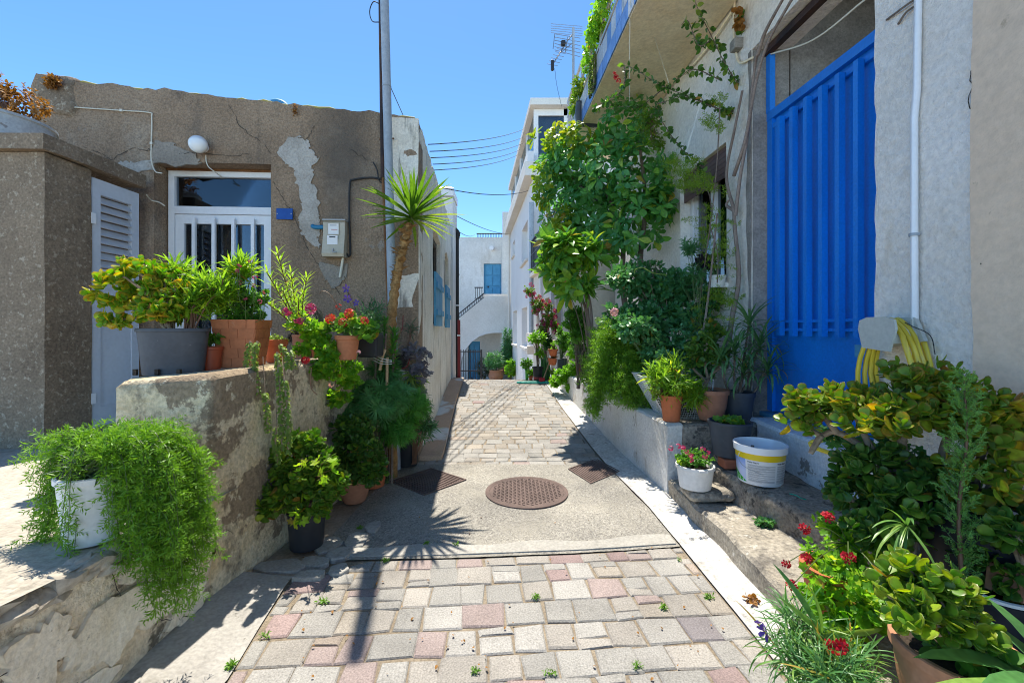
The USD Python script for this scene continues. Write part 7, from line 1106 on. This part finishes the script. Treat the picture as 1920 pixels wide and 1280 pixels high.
simple('lantana_shrub', 'glossy sunlit shrub leaning over the raised planter wall', 'shrub', A([1.5, 4.3, .55]), B((P(1200, 620, 4.3), (.24, .2, .16)), (P(1245, 660, 4.2), (.24, .2, .18)), (P(1290, 640, 4.2), (.22, .18, .18)), (P(1170, 605, 4.5), (.16, .16, .10)), (P(1230, 700, 4.15), (.18, .14, .12)), (P(1310, 690, 4.1), (.18, .14, .14))), 330, 8, [T_leaf(.40, .35), T_leaf(.34, .55)], .058, l_poin, m_greenstem, 112, 200, back=.09, stem_n=40, stem_r=.005, a0=.5, a1=1.4); flowers('/World/lantana_shrub', [P(1152, 585, 4.3)], HEAD[0], .045, f_palepink, seed=18)
t = thing('feathery_fern', 'mass of fine bright green fern hanging over the white planter wall', 'fern', A([1.25, 4.8, .6])); s0 = A([1.33, 4.75, .85])
hang(t, s0, [(P(1125, 700, 4.65), (.16, .25, .20), 3), (P(1165, 730, 4.45), (.16, .2, .15), 3), (P(1200, 720, 4.4), (.12, .15, .14), 2), (P(1140, 640, 4.7), (.18, .2, .14), 3), (P(1110, 765, 4.6), (.06, .12, .06), .7), (P(1195, 660, 4.5), (.14, .15, .14), 2), (P(1215, 745, 4.3), (.10, .1, .08), .8)], 520, l_fern, m_greenstem, 113, size=.078, step=.045, out=.1, rise=.16, w=.9)
simple('box_shrub', 'rounded bright green small leaved shrub under the loquat', 'shrub', A([P(1085, 640, 6.0)[0], 6.0, .55]), B((P(1080, 600, 6.0), (.20, .2, .18)), (P(1090, 625, 5.9), (.18, .18, .14)), (P(1072, 585, 6.0), (.12, .14, .1))), 190, 9, OVAL, .055, l_geran, m_bark, 114, 0, back=.1, stem_n=20, stem_r=.005, a0=.4, a1=1.3)
# window plants
b = A(W(1345, 533, .05)); t = thing('asparagus_climber', 'lime asparagus fern trained up beside the roller shutter', 'climber', b); AF = [T_needles(22, .30, .03, s, 1.2) for s in (7, 8)]
r = np.random.default_rng(9); pos, dr, sz = [], [], []
for px, py, rx, ry, k, off in [(1290, 325, 28, 22, 70, .35), (1300, 350, 26, 16, 45, .3), (1275, 310, 15, 15, 24, .35), (1335, 345, 16, 14, 12, .2), (1335, 420, 30, 36, 40, .2), (1345, 480, 32, 36, 60, .18), (1360, 560, 26, 14, 40, .2), (1330, 610, 30, 25, 40, .3), (1340, 240, 12, 14, 20, .2), (1350, 195, 12, 18, 14, .2)]:
    for _ in range(k): p = W(px + r.normal(0, .6) * rx, py + r.normal(0, .6) * ry, off * r.uniform(.4, 1.2)); pos.append(p); dr.append(nrm(A([-.75, -.35, .1]) + r.normal(0, .5, 3) * [1, 1, .35])); sz.append(r.uniform(.08, .16))
leafset(t, AF, A(pos), A(dr), np.tile(UP, (len(pos), 1)) + .05, A(sz), l_scheflime, 0, smooth=False); ms = []
for a_, b_ in (((1300, 690), (1335, 400)), ((1335, 400), (1300, 320)), ((1345, 530), (1330, 420)), ((1335, 400), (1350, 195))): ms.append(tube(bez([W(*a_, .25), (W(*a_, .25) + W(*b_, .25)) / 2 + r.normal(0, .03, 3), W(*b_, .25)], 6), .006, 5))
add(t, 'stem', merge(ms), m_bark, True)
b = W(1310, 690, .3); t = thing('thin_climber', 'dark feathery leaved plant with bare stem before the window', 'plant', b); q = bez([b, W(1330, 540, .25), W(1345, 400, .22)], 8); add(t, 'stem', tube(q, np.linspace(.014, .008, len(q)), 7), m_vinebark, True); bush(t, b, B((W(1295, 460, .3), (.14, .16, .12)), (W(1310, 510, .3), (.16, .14, .10)), (W(1280, 530, .35), (.14, .14, .12))), 60, 10, T_strip(.09, .5, 4), .07, l_bush, m_greenstem, 0, 116, .12, a0=.6, a1=1.4, stem_n=16, stem_r=.003)
t = thing('wandering_plant', 'small plant with blackish purple leaves on the window sill', 'potted plant', W(1325, 525, .15)); sp = W(1345, 528, .10); add(t, 'pot', lathe([(.001, 0), (.06, 0), (.08, .1), (.085, .12), (.07, .12), (.05, .05), (.001, .05)], sp - UP * .06, 24), m_whitepot, 30); bush(t, sp, B((W(1322, 490, .15), (.10, .16, .08))), 40, 5, OVAL, .06, leafmat('purple_black_leaf', [(0, (.02, .016, .03)), (1, (.05, .04, .065))], .4, .1), m_greenstem, 0, 117, .06)
q = bez([P(1190, 512, 4.3), P(1192, 505, 4.28), P(1205, 502, 4.25), P(1225, 512, 4.22), P(1250, 515, 4.2)], 6); t = thing('pale_tendril', 'single pale green tendril waving in front of the dark shrub', 'tendril', q[-1]); add(t, 'stem', tube(q, .004, 5), l_sedum, True)
# thorny vine
vt = thing('thorny_climber', 'thorny climber with bare trunk and long sprays across the wall by the door', 'climber', W(1370, 650, .1)); o = .07
for i, bb in enumerate([[W(1360, 690, .2), W(1372, 600, .12), W(1385, 520, o), W(1378, 430, o), W(1376, 395, o)], [W(1378, 400, o), W(1362, 330, o), W(1378, 240, o), W(1392, 170, o)], [W(1379, 405, o), W(1388, 330, o), W(1402, 250, o), W(1412, 150, o), W(1420, 100, .12)], [W(1376, 330, o), W(1398, 260, .09), W(1416, 160, .1), W(1440, 80, .12), W(1490, -10, .15)], [W(1376, 395, o), W(1362, 385, .09), W(1366, 376, .09)], [W(1420, 105, .12), W(1435, 60, .15), W(1470, -5, .2)]]):
    q = bez(bb, 8); add(vt, 'trunk' if i == 0 else 'branch', tube(q, np.linspace(.026 if i == 0 else .017, .015 if i == 0 else .010, len(q)), 8), m_vinebark, True)
r = np.random.default_rng(11); pos, dr, up_, ms, th = [], [], [], [], []
SPR = [[(1392, 175, 4.2), (1370, 215, 4.2), (1330, 195, 4.15), (1280, 180, 4.1), (1250, 190, 4.1)], [(1390, 210, 4.2), (1350, 205, 4.15), (1300, 185, 4.1), (1240, 160, 4.2), (1190, 130, 4.4), (1170, 122, 4.5)], [(1412, 130, 4.1), (1390, 160, 4.1), (1360, 120, 4.0), (1335, 70, 3.95), (1310, 20, 3.9), (1300, -10, 3.9)], [(1335, 75, 3.95), (1310, 85, 4.0), (1290, 40, 3.95), (1277, 48, 3.95)], [(1250, 190, 4.1), (1230, 205, 4.3), (1270, 270, 4.5), (1310, 310, 4.5), (1325, 340, 4.4)], [(1240, 170, 4.3), (1200, 200, 4.6), (1180, 200, 4.7), (1150, 200, 5.0)], [(1412, 130, 4.1), (1440, 60, 4.0), (1470, 30, 3.9), (1500, 5, 3.8)], [(1420, 100, 4.1), (1390, 60, 4.05), (1400, 20, 4.0), (1420, -10, 4.0)], [(1170, 122, 4.5), (1172, 150, 4.5), (1160, 175, 4.7), (1130, 195, 5.1), (1110, 205, 5.4)], [(1350, 150, 4.1), (1300, 130, 4.1), (1270, 150, 4.1)], [(1240, 205, 4.5), (1215, 225, 4.7), (1205, 250, 4.7)]]
for bb in SPR:
    q = bez([P(*p) for p in bb], 10); ms.append(tube(q, np.linspace(.006, .0025, len(q)), 5)); L = np.concatenate([[0], np.cumsum(np.linalg.norm(np.diff(q, axis=0), axis=1))]); n = int(L[-1] * 85); s_ = r.uniform(.04 * L[-1], L[-1], n); p0 = np.stack([np.interp(s_, L, q[:, j]) for j in range(3)], 1); off = nrm(r.normal(size=(n, 3))); pos.append(p0 + off * .02 * r.random((n, 1))); dr.append(nrm(off + r.normal(0, .3, (n, 3)))); 
    for _ in range(int(L[-1] * 14)): s1 = r.uniform(0, L[-1]); p1 = A([np.interp(s1, L, q[:, j]) for j in range(3)]); th.append(tube([p1, p1 + nrm(r.normal(size=3) - .3 * UP) * r.uniform(.03, .07)], A([.0016, .0003]), 3))
pos, dr = np.vstack(pos), np.vstack(dr); leafset(vt, [T_leaf(.38, .4), T_leaf(.32, .6)], pos, dr, r.normal(size=pos.shape) + UP, r.uniform(.034, .074, len(pos)), l_vine, 290); add(vt, 'spray', merge(ms), m_bark, True); add(vt, 'thorn', merge(th), m_vinebark, kind='stuff')
bush(vt, P(1220, 230, 4.7), B((P(1215, 225, 4.7), (.18, .15, .16)), (P(1230, 265, 4.7), (.12, .1, .14))), 90, 5, T_leaf(.4, .4), .036, l_boug, m_redstem, 0, 118, .08, a0=.6, a1=1.4, stem_n=40, stem_r=.0022); flowers(vt, [P(1155, 145, 4.5), P(1160, 152, 4.5), P(1152, 138, 4.52)], HEAD[1], .026, f_red, seed=19)
n = 40; r = np.random.default_rng(12); pp = np.stack([W(1385 + r.normal(0, 5), 10 + r.uniform(0, 40), .06) for _ in range(n)]); leafset(vt, T_leaf(.4, .6), pp, nrm(r.normal(size=(n, 3)) - UP), r.normal(size=(n, 3)), r.uniform(.04, .07, n), l_dry, 0, rest='dry_leaves')
# balcony plants
for px, py, rx, rz, m_, lb, k in [(1108, 95, .12, .28, l_ivy, 'lime vine spilling through the balcony railing near the antenna', 1), (1082, 190, .14, .22, l_boug, 'leafy plant on the far end of the balcony above the drain elbow', 2), (1130, 15, .14, .24, l_ivy, 'green vine on the balcony railing at the top of the picture', 3)]:
    d = 1.415 / ((px - 960) / FPX + .05); c = P(px, py, d); t = thing('balcony_plant', lb, 'potted plant', c - UP * .35); add(t, 'trough', rbox((BO(d) + .10, d - .3, 4.87), (BO(d) + .26, d + .3, 5.05), .01), TERRA[0], 30); bush(t, A([BO(d) + .18, d, 5.05]), B((c + A([.0, 0, 0]), (rx, .5, rz)), (c + A([-.02, -.4, .05]), (rx, .3, rz * .7))), 80, 6, [LOBE[1], OVAL], .07, m_, m_greenstem, 30, 120 + k, .08, a0=.5, a1=1.4, stem_n=24, stem_r=.004)
d = 5.75; t = thing('balcony_stonecrop', 'brown green stonecrop hanging down over the balcony tiles', 'plant', A([BO(d) - .03, d, 4.9]))
for i in range(7): y = d - .12 + .04 * i; rope(t, [A([BO(y) - .035, y, 5.05]), A([BO(y) - .05, y, 4.8]), A([BO(y) - .05, y + .01, 4.62 - .03 * (i % 3)])], .022, l_lav if i % 2 else l_sedum, 130 + i, 420, .028)
# ================================================================== POTS AND PLANTS BY THE CREAM HOUSE
def gpt(px, d): p = P(px, 0, d); p[2] = float(gz(d)) + .004; return p
t = thing('black_planter', 'black pot with red bands holding a small lime tree before the cream house', 'potted plant', gpt(1008, 9.0)); c = gpt(1008, 8.95); pot(t, c, .105, .085, .30, m_blackpot, .012, .03); add(t, 'band', lathe([(.090, .04), (.092, .04), (.094, .09), (.092, .09)], c, 28), m_redmetal, 30); q = bez([c + UP * .28, P(1006, 660, 8.95), P(1005, 630, 8.95)], 6); add(t, 'stem', tube(q, .014, 6), m_vinebark, True); bush(t, c + UP * .3, B((P(1006, 632, 8.95), (.20, .18, .15)), (P(1012, 660, 8.9), (.12, .1, .12))), 70, 6, OVAL, .07, l_ivy, m_bark, 0, 141, .1, stem_n=14)
b = gpt(1022, 9.35); t = thing('bougainvillea', 'bougainvillea with pink bracts climbing the cream house', 'climber', b); r = np.random.default_rng(4)
for bb in ([b, P(1020, 640, 9.5), P(1015, 580, 9.6), P(995, 545, 9.6)], [b, P(1025, 620, 9.4), P(1030, 560, 9.4)]): q = bez(bb, 7); add(t, 'trunk', tube(q, np.linspace(.022, .01, len(q)), 6), m_vinebark, True)
bg = B((P(993, 545, 9.6), (.14, .15, .16)), (P(1008, 570, 9.5), (.18, .2, .22)), (P(1030, 590, 9.3), (.16, .2, .35)), (P(1018, 620, 9.3), (.14, .15, .25)), (P(1040, 610, 9.1), (.08, .1, .2))); bush(t, b, bg, 150, 7, OVAL, .065, l_boug, m_vinebark, 0, 142, .12, stem_n=20, stem_r=.005); p, _ = sample(bg, 90, r, .7); add(t, 'bract', join(*place(T_head(5, 8, size=.7), p, r.normal(size=p.shape), r.normal(size=p.shape), np.full(len(p), .04))), f_pink, True, kind='stuff')
for (px, d, r1_, h_, m_, lb, pl_m, sz, bl_) in [(988, 9.25, .04, .22, m_bucketgreen, 'narrow green pot with leafy plant at the pale house corner', l_geran, .06, (.16, .15, .14)), (995.5, 9.1, .045, .10, TERRA[1], 'tiny orange pot between the green and black pots', l_ivy, .05, (.10, .1, .08)), (1040, 8.75, .07, .13, m_blackpot, 'small grey pot with pale leaves near the red broom', l_sedum, .05, (.11, .1, .08))]:
    c = gpt(px, d); t = thing('small_flower_pot', lb, 'potted plant', c); pot(t, c, r1_, r1_ * .8, h_, m_, .005, .02, n=24); bush(t, c + UP * h_, B((c + UP * (h_ + bl_[2]), bl_)), 40, 6, OVAL, sz, pl_m, m_greenstem, 0, int(px), .08, stem_n=12)
for px, py, lb in ((1037, 661, 'upper terracotta pot hung on the cream house wall'), (1036, 678, 'lower terracotta pot hung beneath the upper one')): c = P(px, py + 6, 8.75); t = thing('hanging_flower_pot', lb, 'potted plant', c); pot(t, c, .095, .065, .14, TERRA[1], .006, .03, n=24); add(t, 'bracket', beam(c + A([0, .02, .05]), c + A([.5, .3, .05]), .015, .015), m_black); bush(t, c + UP * .14, B((c + A([.02, 0, .2]), (.07, .07, .1))), 16, 5, OVAL, .05, l_ivy if py < 670 else l_dry, m_redstem, 0, int(py), .06)
b = gpt(1022, 9.05); t = thing('cactus', 'cluster of thin green cactus columns beside the black planter', 'cactus', b)
for i in range(9): r = np.random.default_rng(i); p = b + A([r.uniform(-.09, .09), r.uniform(-.05, .05), 0]); add(t, 'column', tube([p, p + A([r.normal(0, .01), 0, r.uniform(.25, .45)]), p + A([r.normal(0, .02), 0, r.uniform(.46, .55)])], A([.022, .022, .008]), 8), l_bluefeather, True)
simple('hanging_foliage', 'dark round clump of foliage below the bougainvillea', 'shrub', P(1026, 660, 9.15), B((P(1026, 640, 9.15), (.13, .12, .20))), 70, 7, OVAL, .05, l_vine, None, 151)
t = thing('broom', 'wooden handled broom with red head leaning by the pots', 'broom', gpt(1017, 8.75)); add(t, 'handle', tube([P(1034, 668, 8.9), P(1018, 712, 8.75)], .012, 8), m_cane, 30); add(t, 'head', rbox(gpt(1016, 8.72) + A([-.06, -.04, .0]), gpt(1016, 8.72) + A([.06, .04, .09]), .02), m_redbroom, 30)
t = thing('coiled_hose', 'teal garden hose lying flat in coils at the crest of the lane', 'hose', gpt(1000, 8.6)); a = np.linspace(0, 4.2 * 2 * np.pi, 160); cc = gpt(1003, 8.62); rad = .26 + .03 * np.sin(a * .37); add(t, 'coil', tube(np.stack([cc[0] + rad * np.cos(a) * 1.25, cc[1] + rad * np.sin(a) * .35, cc[2] + .012 + .003 * np.sin(a * .5) + .0 * a], 1), .012, 6), m_tealhose, True)
solo('orange_ball', (lambda s: (s.vertices + gpt(1032, 8.65) + UP * .045, s.faces))(trimesh.creation.icosphere(2, .045)), m_orange, 'small orange ball on the paving beside the red broom', 'ball', True)
t = thing('grey_tub', 'pale grey tub of leafy plants on the far end of the planter', 'potted plant', A([P(1053, 0, 7.9)[0], 7.9, .60])); c = A([P(1053, 0, 7.9)[0], 7.9, .60]); add(t, 'tub', rbox(c + A([-.08, -.1, 0]), c + A([.10, .1, .24]), .01), m_greypot, 30); bush(t, c + UP * .24, B((P(1062, 640, 7.8), (.20, .2, .2)), (P(1050, 625, 7.9), (.08, .1, .15))), 110, 7, OVAL, .06, l_geran, m_greenstem, 0, 152, .09, stem_n=20)
t = thing('tall_orange_pot', 'tall orange pot with yellowish plant on the planter wall', 'potted plant', A([1.16, 7.3, .6])); c = A([P(1086, 0, 7.2)[0], 7.2, .602]); pot(t, c, .062, .052, .22, TERRA[1], .006, .025, n=24); bush(t, c + UP * .22, B((c + UP * .34, (.10, .1, .12))), 40, 6, OVAL, .05, l_boug, m_greenstem, 0, 153, .07, stem_n=12)
simple('trailing_shrub', 'yellow green trailing shrub hanging over the far planter wall', 'shrub', A([P(1060, 0, 7.4)[0], 7.4, .6]), B((P(1050, 705, 7.4), (.16, .2, .16)), (P(1072, 695, 7.3), (.16, .2, .18)), (P(1040, 715, 7.6), (.12, .15, .12)), (P(1075, 660, 7.2), (.12, .15, .12)), (P(1068, 725, 7.3), (.10, .12, .10))), 230, 6, [OVAL, LOBE[1]], .058, l_ivy, m_greenstem, 154, 0, back=.08, stem_n=24, stem_r=.004)
simple('trailing_shrub', 'shady leafy growth between the tall orange pot and the fern', 'shrub', A([P(1095, 0, 6.2)[0], 6.3, .6]), B((P(1100, 665, 6.2), (.18, .2, .16)), (P(1085, 650, 6.4), (.14, .2, .14))), 90, 7, OVAL, .06, l_vine, m_greenstem, 155, 0, back=.09, stem_n=20)
# ================================================================== FAR PLANTS
for px, py, w_, lb in ((930, 706, .28, 'round terracotta jar by the far arch'), (945, 700, .26, 'terracotta pot on the far step')): c = P(px, py, 19.3 if px < 940 else 20.4); c[2] = -1.015 if px < 940 else -.795; t = thing('far_clay_pot', lb, 'potted plant', c); pot(t, c, w_, w_ * .7, .52, TERRA[3], .03, .06, n=24, belly=.10); bush(t, c + UP * .5, B((c + A([-.1 if px < 940 else .2, 0, .95]), (.5 if px < 940 else .3, .4, .45))), 90, 8, T_strip(.08, .4, 3), .22, l_bush, m_bark, 0, px, .2)
simple('far_shrub', 'tall dark rosemary like shrub against the pale house end', 'shrub', P(950, 700, 20), B((P(950, 655, 20), (.3, .3, .8)), (P(952, 630, 20), (.2, .2, .5))), 120, 8, T_strip(.08, .4, 3), .2, l_bush, m_bark, 156)
simple('far_shrub', 'yellow green shrub at the corner pipe of the pale house', 'shrub', P(957, 710, 18.5), B((P(957, 690, 18.5), (.28, .3, .4))), 70, 7, OVAL, .12, l_ivy, m_bark, 157)
simple('far_shrub', 'grey dry shrub beside the iron gate under the arch', 'shrub', P(908, 715, 20.2), B((P(907, 690, 20.2), (.4, .3, .5))), 110, 7, T_strip(.07, .4, 3), .18, l_lav, m_bark, 158)
# ================================================================== LITTLE WEEDS AND LITTER
r = np.random.default_rng(21)
for i, (px, py, lb) in enumerate([(498, 1192, 'weed tuft in the joints left of the pole shadow'), (435, 1248, 'weed tuft at the left edge of the near paving'), (855, 1022, 'weed tuft at the seam of the rough concrete under the yucca shadow'), (722, 1052, 'weed tuft where the concrete strip meets the paving on the left'), (604, 1128, 'small weed in a joint below the stone edging'), (892, 1000 + 258, 'weed tuft in the nearest paving courses, left of centre'), (1030, 1262, 'weed tuft at the bottom of the picture near the middle'), (1196, 1250, 'weed tuft at the bottom of the picture right of the middle'), (800, 1020, 'low weed by the tip of the yucca shadow'), (1005, 1120, 'weed in a joint in the middle of the near paving'), (1330, 1120, 'weed growing at the paving edge by the white margin'), (675, 990, 'two leaf weed on the rough concrete beside the stones'), (1245, 1140, 'weed in a joint near the right edge of the paving'), (1275, 1050, 'weed at the right end of the concrete strip'), (1245, 925, 'weed at the planter corner by the white margin')]):
    p = G(px, py, .004); t = thing('paving_weed', lb, 'weed', p); bush(t, p, B((p + UP * .010, (.012 + .022 * r.random(), .010 + .012 * r.random(), .009))), 5 + (i * 7) % 13, 4, T_leaf(.16, .7, n=3), .014 + .012 * r.random(), l_weed, None, 0, 200 + i, .018, .6, a0=.5, a1=1.4)
n = 70; pos = np.stack([G(r.uniform(560, 1380), r.uniform(960, 1270), .012) for _ in range(n)]); pos[:, 2] = .012; leaf_bits = join(*place(T_leaf(.35, .9, n=3), pos, nrm(r.normal(size=(n, 3)) * [1, 1, .2]), np.tile(UP, (n, 1)) + r.normal(0, .3, (n, 3)), r.uniform(.008, .02, n)))
solo('leaf_litter', leaf_bits, l_dry, 'scattered dry leaf crumbs on the paving', 'leaf litter', True, kind='stuff')
p = G(1412, 1125, .02); t = thing('fallen_leaf', 'brown fallen leaf cluster on the white margin', 'leaf', p); bush(t, p, B((p + UP * .01, (.04, .03, .008))), 8, 3, OVAL, .03, l_dry, m_redstem, 0, 230, .02)
